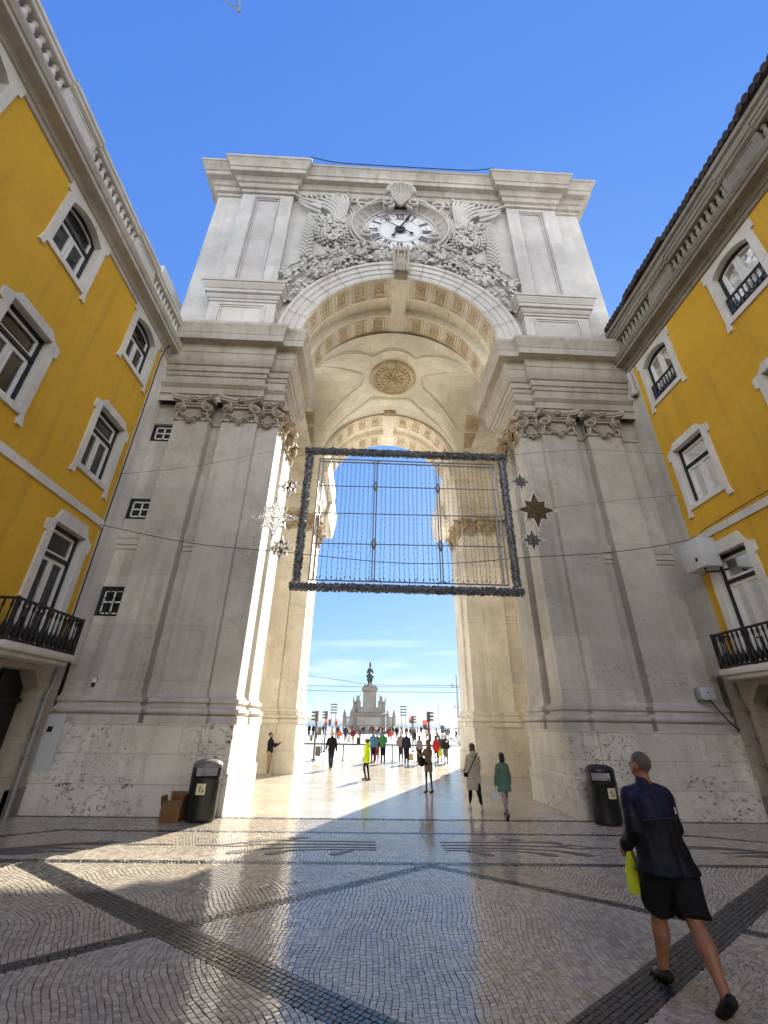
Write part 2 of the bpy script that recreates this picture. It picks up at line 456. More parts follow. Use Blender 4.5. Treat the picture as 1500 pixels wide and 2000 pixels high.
# ------------------------------------------------------------------ ground
def ground_mats():
    # polished limestone slabs
    m, t, b = newmat('polished_limestone_paving')
    g = t.nodes.new('ShaderNodeNewGeometry'); P = g.outputs['Position']
    br = t.nodes.new('ShaderNodeTexBrick'); br.inputs['Scale'].default_value = 1.0
    br.inputs['Brick Width'].default_value = 1.15; br.inputs['Row Height'].default_value = 0.62; br.inputs['Mortar Size'].default_value = 0.006
    br.inputs['Color1'].default_value = (1, 1, 1, 1); br.inputs['Color2'].default_value = (0.78, 0.76, 0.72, 1); br.inputs['Mortar'].default_value = (0.55, 0.52, 0.48, 1)
    lk(t, P, br.inputs['Vector'])
    n1 = noise(t, P, 0.5, 5, 0.6)
    c = mixc(t, ramp(t, n1, 0.3, 0.7), (0.40, 0.37, 0.30), (0.51, 0.475, 0.40))
    c = mixc(t, 0.8, c, br.outputs['Color'], 'MULTIPLY')
    lk(t, c, b.inputs['Base Color'])
    rr = t.nodes.new('ShaderNodeMapRange'); rr.inputs[3].default_value = 0.10; rr.inputs[4].default_value = 0.28
    lk(t, noise(t, P, 2.0, 5, 0.6), rr.inputs[0]); lk(t, rr.outputs[0], b.inputs['Roughness'])
    bp = t.nodes.new('ShaderNodeBump'); bp.inputs['Strength'].default_value = 0.18; bp.inputs['Distance'].default_value = 0.01
    h = mth(t, 'ADD', mth(t, 'MULTIPLY', br.outputs['Fac'], -0.6), mth(t, 'MULTIPLY', noise(t, P, 3.5, 3, 0.5), 0.5))
    lk(t, h, bp.inputs['Height']); lk(t, bp.outputs[0], b.inputs['Normal'])
    MT['slabs'] = m
    # cobbles
    def cob(name, c0, c1, r0, r1):
        m, t, b = newmat(name)
        g = t.nodes.new('ShaderNodeNewGeometry'); P = g.outputs['Position']
        rnd = g.outputs['Random Per Island']
        c = mixc(t, rnd, c0, c1)
        n1 = noise(t, P, 0.7, 4, 0.6)
        c = mixc(t, mth(t, 'MULTIPLY', ramp(t, n1, 0.45, 0.75), 0.35), c, tuple(x * 0.6 for x in c0))
        lk(t, c, b.inputs['Base Color']); b.inputs['Specular IOR Level'].default_value = 0.8
        rr = t.nodes.new('ShaderNodeMapRange'); rr.inputs[3].default_value = r0; rr.inputs[4].default_value = r1
        lk(t, rnd, rr.inputs[0]); lk(t, rr.outputs[0], b.inputs['Roughness'])
        bp = t.nodes.new('ShaderNodeBump'); bp.inputs['Strength'].default_value = 0.15; bp.inputs['Distance'].default_value = 0.004
        lk(t, noise(t, P, 22, 3, 0.6), bp.inputs['Height']); lk(t, bp.outputs[0], b.inputs['Normal'])
        return m
    MT['cobwhite'] = cob('white_cobblestone', (0.31, 0.27, 0.21), (0.49, 0.44, 0.355), 0.05, 0.19)
    MT['cobdark'] = cob('basalt_cobblestone', (0.018, 0.018, 0.019), (0.042, 0.042, 0.044), 0.2, 0.4)
    MT['joint'] = flat('dark_sand_joint', (0.055, 0.05, 0.044), 0.9, var=0.3, vscale=20)
    MT['road'] = flat('worn_road_setts', (0.33, 0.325, 0.31), 0.55, var=0.2, vscale=1.3)
    MT['square'] = flat('pale_square_paving', (0.46, 0.445, 0.40), 0.5, var=0.12, vscale=0.4)
    MT['darkpave'] = flat('dark_paving_stripe', (0.10, 0.10, 0.10), 0.5, var=0.2)
ground_mats()

def sheet(name, x0, x1, y0, y1, z, mat):
    b = MB(); b.add([(x0, y0, z), (x1, y0, z), (x1, y1, z), (x0, y1, z)], [(0, 1, 2, 3)])
    return tag(b.build(name, mat), kind='structure')
sheet('ground', -400, 400, -60, 200, -0.03, 'joint')
sheet('passage_pavement', -9.5, 9.5, 12.02, 29.0, 0.0, 'slabs')
sheet('side_pavement', -60, -9.5, 24.6, 29.0, 0.0, 'slabs')
sheet('side_pavement', 9.5, 60, 24.6, 29.0, 0.0, 'slabs')
sheet('road', -150, 150, 29.0, 48.0, -0.02, 'road')
b = MB(); b.box(-150, 150, 48.0, 48.3, -0.03, 0.11)
tag(b.build('kerb', 'darkpave'), kind='structure')
sheet('square_pavement', -150, 150, 48.3, 190, 0.012, 'square')
b = MB()
for yy in (29.9, 31.3, 32.7, 34.1, 35.5, 37.5, 40.0, 42.5, 45.0): b.add([(-9, yy, -0.014), (9, yy, -0.014), (9, yy + 0.55, -0.014), (-9, yy + 0.55, -0.014)], [(0, 1, 2, 3)])
tag(b.build('road_crossing_marking', flat('crossing_paint', (0.62, 0.61, 0.58), 0.5, var=0.2, vscale=3)), kind='structure')
b = MB(); b.box(-400, 400, 190, 191.5, -4, 0.25)
tag(b.build('quay_edge', 'square'), kind='structure')
def water():
    m, t, b = newmat('river_water')
    b.inputs['Base Color'].default_value = (0.04, 0.09, 0.13, 1); b.inputs['Roughness'].default_value = 0.15
    g = t.nodes.new('ShaderNodeNewGeometry')
    bp = t.nodes.new('ShaderNodeBump'); bp.inputs['Strength'].default_value = 0.6; bp.inputs['Distance'].default_value = 0.4
    lk(t, noise(t, g.outputs['Position'], 0.35, 4, 0.6), bp.inputs['Height']); lk(t, bp.outputs[0], b.inputs['Normal'])
    return m
b = MB(); b.add([(-9000, 191.5, -3), (9000, 191.5, -3), (9000, 9000, -3), (-9000, 9000, -3)], [(0, 1, 2, 3)])
tag(b.build('river', water()), kind='structure')
rg = random.Random(5)
b = MB(); pts = []
for i in range(90):
    x = -4200 + i * 95
    z = 26 + 20 * sin(i * 0.23 + 1) + 9 * sin(i * 0.71) + rg.uniform(-3, 3) + (34 * math.exp(-((x + 600) / 330) ** 2))
    pts.append((x, max(12, z)))
vsx = []
for x, z in pts: vsx += [(x, 3000, -4), (x, 3150, z * 0.8), (x, 3500, z), (x, 4300, -4)]
b.add(vsx, [(i * 4 + k, i * 4 + k + 4, i * 4 + k + 5, i * 4 + k + 1) for i in range(len(pts) - 1) for k in range(3)])
tag(b.build('far_hills', flat('far_wooded_hills', (0.09, 0.11, 0.08), 0.9, var=0.3, vscale=0.01), smooth=40), kind='structure')

# cobblestones of the street: real stones, dark ones inside the bands
def seg_d(x, y, s):
    ax, ay, bx, by = s[:4]; dx, dy = bx - ax, by - ay
    t = max(0, min(1, ((x - ax) * dx + (y - ay) * dy) / (dx * dx + dy * dy)))
    return math.hypot(x - ax - t * dx, y - ay - t * dy)
BANDS = [(-9, 11.9, 9, 11.9, .075), (-6.9, 10.6, 5.9, 10.55, .075), (-9, 8.55, 9, 8.45, .085),
         (5.9, 10.55, 8.9, 9.3, .075), (-6.9, 10.6, -8.9, 9.3, .09),
         (0.12, 8.4, -6.6, 3.5, .095), (0.12, 8.4, 6.8, 3.5, .085),
         (-6.1, 8.45, 1.6, 2.6, .17), (6.1, 8.45, -1.6, 2.6, .18)]
def zone(x, y):
    if y > 10.6 - max(0, abs(x + .5) - 6.4) * .62: return 0
    if y > 8.5: return 1
    t = 8.4 - abs(x - .12) * 0.73
    if y < t: return 2 if (y > 0 and y > 8.45 - (6.1 - abs(x)) * 0.76) else 5
    return (3 if x < 0 else 4) if abs(x) < 6.3 else 6
def clip_band(poly, mx, my, s):
    """cut a stone along the edge of a dark band, on the side its centre lies"""
    ax, ay, bx, by, w = s; dx, dy = bx - ax, by - ay; L = math.hypot(dx, dy); dx /= L; dy /= L
    t = (mx - ax) * dx + (my - ay) * dy
    if t < -.02 or t > L + .02: return poly
    d = (my - ay) * dx - (mx - ax) * dy; sg = 1 if d > 0 else -1
    if abs(d) > w + .12: return poly
    f = lambda p: sg * ((p[1] - ay) * dx - (p[0] - ax) * dy) - w - .003
    out = []
    for i in range(len(poly)):
        p, q = poly[i], poly[(i + 1) % len(poly)]; fp, fq = f(p), f(q)
        if fp >= 0: out.append(p)
        if fp * fq < 0: k = fp / (fp - fq); out.append((p[0] + (q[0] - p[0]) * k, p[1] + (q[1] - p[1]) * k))
    return out
from mathutils import noise as mnz
def cobbles():
    rg = random.Random(11); V = []; Fc = []; MI = []
    def warp(u, v, z):
        q = Vector((u, v, z * 7.3)); u, v = u + .050 * mnz.noise(q * 1.7) + .018 * mnz.noise(q * 5.1), v + .050 * mnz.noise(q * 1.7 + Vector((9, 3, 1))) + .018 * mnz.noise(q * 5.1 + Vector((4, 8, 2)))
        if z == 2: return (u + 0.13 * sin(v * 1.25 + 0.6) + 0.03 * sin(v * 2.9 + u * 1.1), v + 0.10 * sin(u * 1.4 + .4) + 0.05 * sin(u * 3.1 + v))
        if z in (0, 1): return (u + 0.05 * sin(v * 3 + u * .8), v + 0.05 * sin(u * 5.2))
        return (u + 0.13 * sin(v * 1.5 + z) + 0.05 * sin(v * 3.7 + u), v + 0.10 * sin(u * 1.9 + z * 2) + .03 * sin(u * 4.3))
    angs = {0: 0.35, 1: 0.2, 2: 0.03, 3: 0.75, 4: -0.7, 5: 0.5, 6: 0.3}
    cells = list(angs) + [100 + i for i in range(len(BANDS))]
    for z in cells:
        if z < 100: an = angs[z]; cx, cy, L, W = 0, 6.5, 11.5, 11.5; s = 0.055
        else:
            B = BANDS[z - 100]; an = math.atan2(B[3] - B[1], B[2] - B[0]) - pi / 2
            cx, cy = (B[0] + B[2]) / 2, (B[1] + B[3]) / 2; L = math.hypot(B[2] - B[0], B[3] - B[1]) / 2 + .3; W = B[4]
            k = max(1, round(2 * W / 0.055)); s = 2 * W / k
        ca, sa = cos(an), sin(an)
        def tr(u, v):
            if z < 100: u, v = warp(u, v, z)
            return cx + u * ca - v * sa, cy + u * sa + v * ca
        nu = int(W / s + .5)
        for i in range(-nu, nu):
            u0 = i * s; u1 = u0 + s
            if z >= 100:
                u0 = -W + (i + nu) * s; u1 = u0 + s
                if u1 > W + .001: break
            v = -L + rg.uniform(0, .1)
            while v < L:
                l = s * rg.uniform(0.75, 1.4); v1 = v + l
                mx, my = tr((u0 + u1) / 2, (v + v1) / 2)
                if -8.85 < mx < 8.85 and 2.9 < my < 11.99 and abs(mx + 0.9) < 1.9 + my * 1.03 and (z >= 100 or zone(mx, my) == z):
                    g = 0.0026; j = 0.0030
                    c = [tr(u0 + g + rg.uniform(-j, j), v + g + rg.uniform(-j, j)), tr(u1 - g + rg.uniform(-j, j), v + g + rg.uniform(-j, j)),
                         tr(u1 - g + rg.uniform(-j, j), v1 - g + rg.uniform(-j, j)), tr(u0 + g + rg.uniform(-j, j), v1 - g + rg.uniform(-j, j))]
                    for q, B in enumerate(BANDS):
                        if (z < 100 or q > z - 100) and len(c) > 2: c = clip_band(c, mx, my, B)
                    n = len(c)
                    if n > 2 and abs(sum(c[k][0] * c[(k + 1) % n][1] - c[(k + 1) % n][0] * c[k][1] for k in range(n))) > .0006:
                        h = rg.uniform(-.0010, .0010); tx = rg.gauss(0, .008); ty = rg.gauss(0, .008)
                        o = len(V); mx = sum(p[0] for p in c) / n; my = sum(p[1] for p in c) / n
                        for p in c: V.append((p[0], p[1], -0.02))
                        for p in c: V.append((p[0], p[1], h - .0022 + (p[0] - mx) * tx + (p[1] - my) * ty))
                        for p in c:
                            X = mx + (p[0] - mx) * .87; Y = my + (p[1] - my) * .87
                            V.append((X, Y, h + (X - mx) * tx + (Y - my) * ty))
                        for k in range(n):
                            k2 = (k + 1) % n
                            Fc.append((o + k, o + k2, o + n + k2, o + n + k)); Fc.append((o + n + k, o + n + k2, o + 2 * n + k2, o + 2 * n + k)); MI += [1 if z >= 100 else 0] * 2
                        Fc.append(tuple(o + 2 * n + k for k in range(n))); MI.append(1 if z >= 100 else 0)
                v = v1
    me = bpy.data.meshes.new('cobblestone_pavement'); me.from_pydata(V, [], Fc)
    me.materials.append(MT['cobwhite']); me.materials.append(MT['cobdark'])
    me.polygons.foreach_set('material_index', MI); me.update()
    o = bpy.data.objects.new('cobblestone_pavement', me); COL.objects.link(o)
    tag(o, kind='structure')
cobbles()

# dark inlaid figures of the pavement
def motif():
    b = MB()
    P = lambda a, c, d: (a, c, d)
    def shape(pts): b.poly(pts, [], P, -0.01, 0.006)
    def petal(x0, y0, x1, y1, w):
        d = Vector((x1 - x0, y1 - y0)); n = Vector((-d.y, d.x)).normalized(); o = []
        prof = [(0, .12), (.2, .35), (.5, .75), (.75, 1), (.92, .7), (1, 0)]
        for t, k in prof: o.append((x0 + d.x * t + n.x * w * k, y0 + d.y * t + n.y * w * k))
        for t, k in prof[-2::-1]: o.append((x0 + d.x * t - n.x * w * k, y0 + d.y * t - n.y * w * k))
        shape(o)
    def stem(pts, w):
        q = crv([(x, y, 0) for x, y in pts], 5); n = len(q); L = []; Rr = []
        for i, p in enumerate(q):
            d = (q[min(i + 1, n - 1)] - q[max(i - 1, 0)]).normalized(); L.append((p.x - d.y * w, p.y + d.x * w)); Rr.append((p.x + d.y * w, p.y - d.x * w))
        shape(L + Rr[::-1])
    for s in (1, -1):
        c = -0.1
        X = lambda x: c + s * (x - c)
        petal(X(1.75), 10.15, X(2.15), 10.05, .07) if s > 0 else petal(X(1.75), 10.15, X(2.15), 10.05, .07)
        petal(X(2.3), 9.98, X(2.85), 9.82, .10)
        petal(X(2.45), 9.35, X(3.05), 9.0, .11)
        petal(X(1.95), 9.25, X(2.4), 8.98, .09)
        petal(X(0.9), 9.25, X(1.3), 8.98, .09)
        stem([(X(0.5), 9.85), (X(1.4), 9.88), (X(2.35), 9.92)], .025)
        stem([(X(0.5), 9.65), (X(1.6), 9.66), (X(2.6), 9.62), (X(2.95), 9.72), (X(3.25), 9.56), (X(3.7), 9.5)], .028)
        stem([(X(2.6), 9.62), (X(2.95), 9.48), (X(3.3), 9.5)], .025)
        stem([(X(0.5), 9.45), (X(1.7), 9.46), (X(2.5), 9.32)], .025)
        stem([(X(0.5), 9.3), (X(1.4), 9.3), (X(2.0), 9.22)], .022)
        # bird-like figure further out
        a = [(4.9, 9.6), (5.25, 9.72), (5.9, 9.62), (6.4, 9.4), (6.8, 9.2), (7.4, 9.0), (6.9, 8.97), (6.45, 8.83), (6.2, 8.88), (5.9, 9.02), (5.5, 9.06), (6.1, 9.14), (6.5, 9.2), (6.0, 9.24), (5.45, 9.22), (6.0, 9.34), (6.2, 9.38), (5.6, 9.5), (5.2, 9.5)]
        a = [(X(x), y) for x, y in a]
        shape(a)
        stem([(X(4.1), 9.55), (X(4.5), 9.56), (X(4.95), 9.5)], .03)
    tag(b.build('pavement_inlay', flat('grey_inlay_stone', (0.085, 0.083, 0.08), 0.45, var=0.45, vscale=14)), kind='structure')
motif()
b = MB(); rg = random.Random(3)
for x, y, n in ((-2.25, 7.35, 3), (4.95, 11.2, 2), (-1.9, 7.6, 2), (-6.2, 8.9, 2), (1.0, 9.2, 1)):
    for k in range(n):
        a = x + rg.uniform(-.08, .08); c = y + rg.uniform(-.06, .06); an = rg.uniform(0, 3); l = rg.uniform(.02, .045)
        q = [(a + l * cos(an + j * pi / 2) * (1 if j % 2 else .6), c + l * sin(an + j * pi / 2), 0.008 + rg.uniform(0, .02)) for j in range(4)]
        b.add(q, [(0, 1, 2, 3)])
tag(b.build('paper_scrap', 'sash'), 'small torn white paper scraps scattered on the shaded cobbles', 'litter', kind='stuff')
# ------------------------------------------------------------------ the arch
ARCH = empty('triumphal_arch', (0, 18, 0), 'pale limestone triumphal arch with clock and carved reliefs between two yellow buildings', 'arch')
def mir(fn):
    """build fn for x>0 and mirrored"""
    for s in (1, -1): fn(s)
def MS(s):
    b = MB(); b._s = s; return b
def fin(b, s, name, mat, parent=ARCH, smooth=None):
    if s < 0: b.mirror_x()
    return b.build(name, mat, parent, smooth)

SH = [(9.0, 12.5), (8.0, 12.5), (8.0, 12.2), (6.8, 12.2), (6.8, 12.54), (6.35, 12.54), (6.35, 12.2), (5.12, 12.2), (5.12, 12.40), (4.40, 12.40),
      (4.40, 13.2), (4.62, 13.2), (4.62, 13.75), (4.40, 13.75), (4.40, 15.0), (6.6, 15.0)]
SHF = [(6.6, 21.45), (5.95, 21.45), (5.95, 21.2), (4.95, 21.2), (4.95, 21.42), (4.10, 21.42), (4.10, 22.3), (4.32, 22.3), (4.32, 22.85), (4.10, 22.85), (4.10, 24.5), (5.1, 24.5)]
EN = [(9.0, 12.2), (5.12, 12.2), (5.12, 12.40), (4.40, 12.40), (4.40, 15.0), (6.6, 15.0)]
ENF = [(6.6, 21.3), (4.95, 21.2), (4.95, 21.42), (4.10, 21.42), (4.10, 24.5), (4.9, 24.5)]
ENF[0] = (6.6, 21.2)
PD = [(9.0, 12.0), (5.02, 12.0), (5.02, 12.07), (4.25, 12.07), (4.25, 15.05), (6.6, 15.05)]
PDF = [(6.6, 21.1), (4.85, 21.1), (4.85, 21.2), (3.98, 21.2), (3.98, 24.6), (5.2, 24.6)]
rev = lambda p: p[::-1]
BASEP = [(0.16, 1.90), (0.16, 2.08), (0.10, 2.10), (0.15, 2.13), (0.17, 2.19), (0.15, 2.25), (0.08, 2.28), (0.06, 2.34), (0.07, 2.38), (0.11, 2.40), (0.12, 2.45), (0.11, 2.50), (0.04, 2.52), (0.04, 2.56), (0.0, 2.60)]
ENT = [(0, 12.30), (0, 12.62), (0.05, 12.62), (0.05, 12.90), (0.07, 12.91), (0.11, 12.97), (0.15, 13.02), (0.15, 13.08), (0.0, 13.09), (0, 13.48), (0.04, 13.50), (0.06, 13.56), (0.06, 13.66), (0.11, 13.68),
       (0.13, 13.76), (0.13, 13.90), (0.19, 13.93), (0.24, 14.05), (0.28, 14.16), (0.28, 14.42), (0.31, 14.46), (0.31, 14.70), (0.34, 14.78), (0.60, 14.84), (0.60, 15.12), (0.62, 15.15), (0.64, 15.25), (0.69, 15.42), (0.73, 15.52), (0.73, 15.64), (-0.3, 15.70)]
def piers(s):
    for plan, ped, en, far in ((SH, PD, EN, 0), (SHF, PDF, ENF, 1)):
        b = MS(s); b.sweep(plan, [(0, 2.55), (0, 12.35)], flip=True)
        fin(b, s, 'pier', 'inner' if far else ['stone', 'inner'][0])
        b = MS(s); b.sweep(ped, [(0.055, -0.02), (0.055, 0.84), (0.045, 0.86), (0.0, 0.87), (0, 1.86), (0.01, 1.90), (-0.4, 1.91)], flip=True)
        fin(b, s, 'pier_plinth', 'inner' if far else 'base')
        b = MS(s); b.sweep(plan, BASEP, flip=True); fin(b, s, 'base_moulding', 'inner' if far else 'trim', smooth=50)
        b = MS(s); b.sweep(en, ENT, flip=True); fin(b, s, 'entablature', 'inner' if far else 'trimdirty', smooth=20)
        b = MS(s); b.sweep(plan, [(0, 11.42), (0.05, 11.44), (0.06, 11.48), (0.05, 11.52), (0, 11.54)], flip=True); fin(b, s, 'necking_band', 'trim', smooth=50)
    # wall of the side bay, back and outer faces
    b = MS(s); b.add([(6.6, 15.0, 0), (6.6, 21.45, 0), (6.6, 21.45, 20), (6.6, 15.0, 20)], [(0, 1, 2, 3)]); fin(b, s, 'bay_wall', 'inner')
    b = MS(s); b.add([(9.5, 12.46, 0), (9.5, 24.5, 0), (9.5, 24.5, 15.7), (9.5, 12.46, 15.7)], [(0, 1, 2, 3)])
    b.add([(4.1, 24.5, 0), (9.5, 24.5, 0), (9.5, 24.5, 15.7), (4.1, 24.5, 15.7)], [(0, 1, 2, 3)])
    b.add([(4.4, 12.5, 15.62), (9.5, 12.5, 15.62), (9.5, 24.4, 15.62), (4.4, 24.4, 15.62)], [(0, 1, 2, 3)])
    fin(b, s, 'outer_wall', 'stone')
    # little impost mouldings in the recesses
    for x0, x1, y, zz in ((8.02, 8.95, 12.5, 6.65), (6.37, 6.78, 12.54, 6.65)):
        b = MS(s); prof = [(0, zz), (0.04, zz + .02), (0.04, zz + .14), (0.08, zz + .16), (0.08, zz + .32), (0.11, zz + .35), (0.13, zz + .45), (0.15, zz + .52), (0.15, zz + .57), (0, zz + .58)]
        b.sweep([(x1, y), (x0, y)], prof, flip=True); fin(b, s, 'impost_band', 'trim', smooth=30)
    for x0, x1, y in ((5.97, 6.58, 21.45), (4.12, 4.93, 21.42)):
        b = MS(s); zz = 6.6; b.sweep([(x1, y), (x0, y)], [(d, z - 6.65 + zz) for d, z in [(0, 6.65), (0.04, 6.67), (0.04, 6.8), (0.08, 6.82), (0.08, 6.98), (0.12, 7.02), (0.15, 7.18), (0.15, 7.24), (0, 7.25)]], flip=True)
        fin(b, s, 'impost_band', 'inner', smooth=30)
    # pedestal blocks standing on the entablature
    x0, x1 = 5.15, 7.85
    b = MS(s); plan = [(x1, 12.6), (x1, 11.95), (x0, 11.95), (x0, 12.6)]
    b.sweep(plan, [(0, 15.6), (0, 17.34), (0.05, 17.36), (0.05, 17.46), (0.09, 17.48), (0.14, 17.60), (0.14, 17.66), (0.22, 17.70), (0.22, 17.86), (0.25, 17.88), (0.30, 18.0), (0.34, 18.10), (0.34, 18.16), (0.38, 18.18), (0.38, 18.28), (-0.2, 18.28)], flip=True)
    fin(b, s, 'pedestal_block', 'attic', smooth=20)
    b = MS(s)
    Pm = lambda a, c, d: (a, 11.95 - d, c)
    for k, (g, d) in enumerate(((0.0, .05), (0.09, .028))):
        o = [(5.55 + g, 15.9 + g), (7.45 - g, 15.9 + g), (7.45 - g, 17.2 - g), (5.55 + g, 17.2 - g)]; h = [(5.55 + g + .07, 15.9 + g + .07), (7.45 - g - .07, 15.9 + g + .07), (7.45 - g - .07, 17.2 - g - .07), (5.55 + g + .07, 17.2 - g - .07)]
        b.poly(o, [h], Pm, 0, d)
    fin(b, s, 'panel_moulding', 'attic')
mir(piers)

# attic: front wall with the arch opening
R0, R1, ZC = 4.07, 5.0, 15.6
def wall_with_arch(y, xo, zt, r, zc, zb, n=48):
    b = MB()
    vs = []; N = n + 1
    for i in range(N):
        a = pi * i / n; x = r * cos(a); vs.append((x, y, zc + r * sin(a))); vs.append((x, y, zt))
    b.add(vs, [(2 * i, 2 * i + 1, 2 * i + 3, 2 * i + 2) for i in range(n)])
    for sgn in (1, -1):
        b.add([(sgn * r, y, zb), (sgn * xo, y, zb), (sgn * xo, y, zt), (sgn * r, y, zt)], [(0, 1, 2, 3)], flip=sgn < 0)
    return b
b = wall_with_arch(12.32, 9.12, 26.4, R1 - .1, ZC, 15.5)
for sgn in (1, -1): b.add([(sgn * 9.12, 12.32, 15.5), (sgn * 9.12, 24.0, 15.5), (sgn * 9.12, 24.0, 26.4), (sgn * 9.12, 12.32, 26.4)], [(0, 1, 2, 3)])
b.add([(-9.12, 12.32, 26.39), (9.12, 12.32, 26.39), (9.12, 24, 26.39), (-9.12, 24, 26.39)], [(0, 1, 2, 3)])
b2 = wall_with_arch(24.0, 9.12, 26.4, R0, ZC, 15.5); b.add(b2.v, b2.f)
b.build('attic', 'attic', ARCH)
def attic_sides(s):
    # pilaster strips with a sunk panel
    b = MS(s); Pm = lambda a, c, d: (a, 12.1 - d, c)
    b.poly([(5.36, 15.6), (7.85, 15.6), (7.85, 26.4), (5.36, 26.4)], [[(5.95, 17.6), (7.22, 17.6), (7.22, 25.3), (5.95, 25.3)]], Pm, -0.22, 0)
    fin(b, s, 'attic_pilaster', 'attic')
    b = MS(s); b.add([(5.9, 12.21, 17.5), (7.3, 12.21, 17.5), (7.3, 12.21, 25.4), (5.9, 12.21, 25.4)], [(0, 1, 2, 3)])
    for g, d in ((0.0, -.03), (0.09, -.06)):
        o = [(5.95 + g, 17.6), (7.22 - g, 17.6), (7.22 - g, 25.3 - g), (5.95 + g, 25.3 - g)]; h = [(5.95 + g + .06, 17.7), (7.22 - g - .06, 17.7), (7.22 - g - .06, 25.3 - g - .06), (5.95 + g + .06, 25.3 - g - .06)]
        b.poly(o, [h], Pm, -.11, d)
    fin(b, s, 'sunk_panel', stone('attic_panel_stone' , (0.58, 0.555, 0.525), bw=3, bh=2.2, pits=0.1, stain=0.7) if s > 0 else bpy.data.materials['attic_panel_stone'])
mir(attic_sides)
TC = [(0, 25.5), (0.07, 25.52), (0.07, 25.72), (0.18, 25.76), (0.22, 25.90), (0.22, 26.0), (0.30, 26.04), (0.36, 26.16), (0.40, 26.2), (0.40, 26.28), (0.62, 26.32), (0.62, 26.60), (0.67, 26.63), (0.69, 26.74), (0.77, 26.9), (0.82, 26.99), (0.84, 27.04), (0.88, 27.06), (0.88, 27.2), (-0.5, 27.24)]
plan = [(9.12, 24.0), (9.12, 12.32), (7.85, 12.32), (7.85, 12.08), (5.36, 12.08), (5.36, 12.32), (-5.36, 12.32), (-5.36, 12.08), (-7.85, 12.08), (-7.85, 12.32), (-9.12, 12.32), (-9.12, 24.0)]
b = MB(); b.sweep(plan, TC, flip=True); b.build('top_cornice', 'trimdirty', ARCH, smooth=18)
b = MB()
b.box(-7.0, 7.2, 12.3, 23.5, 27.15, 27.36); b.box(-8.0, -4.7, 11.7, 14, 27.2, 27.34); b.box(4.9, 7.9, 11.7, 14, 27.2, 27.32)
b.build('roof_slab', 'dirtystone', ARCH)
b = MB()
for x in (-5.6, -5.2, -5.0, 5.0, 5.3): b.ball((x, 11.6, 27.34), (0.10, .08, .07), 6, 4)
b.tube(crv([(-4.6, 11.2, 27.30), (-3.4, 11.34, 27.24), (-2, 11.36, 27.23), (1.5, 11.36, 27.23), (3.6, 11.34, 27.24), (4.7, 11.2, 27.28)], 5), 0.022, 5)
b.build('roof_cable', 'cable', ARCH)

# archivolt and soffit swept round the arch
def arc_sweep(b, prof, zc, n=72, stilt=15.0, a0=0.0, a1=pi):
    m = len(prof); vs = []; rings = 0
    if stilt is not None and a0 == 0: 
        for y, r in prof: vs.append((r, y, stilt))
        rings += 1
    for i in range(n + 1):
        a = a0 + (a1 - a0) * i / n
        for y, r in prof: vs.append((r * cos(a), y, zc + r * sin(a)))
        rings += 1
    if stilt is not None and a1 == pi:
        for y, r in prof: vs.append((-r, y, stilt))
        rings += 1
    b.add(vs, [(i * m + k, i * m + k + 1, (i + 1) * m + k + 1, (i + 1) * m + k) for i in range(rings - 1) for k in range(m - 1)])
b = MB(); arc_sweep(b, [(12.34, 5.08), (12.10, 5.06), (12.02, 5.02), (12.0, 4.95), (12.02, 4.88), (12.08, 4.84), (12.08, 4.62), (12.12, 4.60), (12.12, 4.36), (12.16, 4.33), (12.14, 4.27), (12.14, 4.12), (12.17, 4.07)], ZC)
b.build('archivolt', stone('archivolt_stone', (0.62, 0.60, 0.56), joint=False, pits=0.1, stain=0.5), ARCH, smooth=35)
b = MB()
for k in range(-7, 8):
    a = pi / 2 + k * pi / 15.0
    if k == 0: continue
    p0 = Vector((4.1 * cos(a), 12.06, ZC + 4.1 * sin(a))); p1 = Vector((5.02 * cos(a), 11.995, ZC + 5.02 * sin(a)))
    b.tube([p0 + Vector((0, 0.055, 0)), p0.lerp(p1, .5) + Vector((0, .035, 0)), p1 + Vector((0, -0.0, 0))], 0.009, 4)
b.build('archivolt_joint', flat('dark_mortar', (0.16, 0.15, 0.14), 0.9), ARCH)
def band_soffit(y0, y1, r, zc, front=None):
    ym = (y0 + y1) / 2; w = (y1 - y0)
    b = MB()
    prof = [(y0, r), (y0 + w * .36, r), (y0 + w * .36 + .015, r + .03), (y0 + w * .38, r + .05), (y0 + w * .385, r + .3), (y0 + w * .615, r + .3), (y0 + w * .62, r + .05), (y0 + w * .64 - .015, r + .03), (y0 + w * .64, r), (y1, r), (y1, r + .7)]
    if front: prof = front + prof
    arc_sweep(b, prof, zc)
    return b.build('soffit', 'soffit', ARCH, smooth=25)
band_soffit(12.15, 15.1, R0, ZC)
RF, ZF = 3.86, 15.55
band_soffit(21.2, 24.45, RF, ZF, front=[(21.42, RF + .95), (21.2, RF + .93), (21.16, RF + .86), (21.2, RF + .78), (21.24, RF + .7), (21.24, RF + .42), (21.28, RF + .4), (21.28, RF + .06)])
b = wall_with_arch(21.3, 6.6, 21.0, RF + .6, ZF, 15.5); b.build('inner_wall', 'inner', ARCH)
b = wall_with_arch(15.08, 6.6, 21.0, R0 + .3, ZC, 15.5); b.build('inner_wall', 'inner', ARCH)

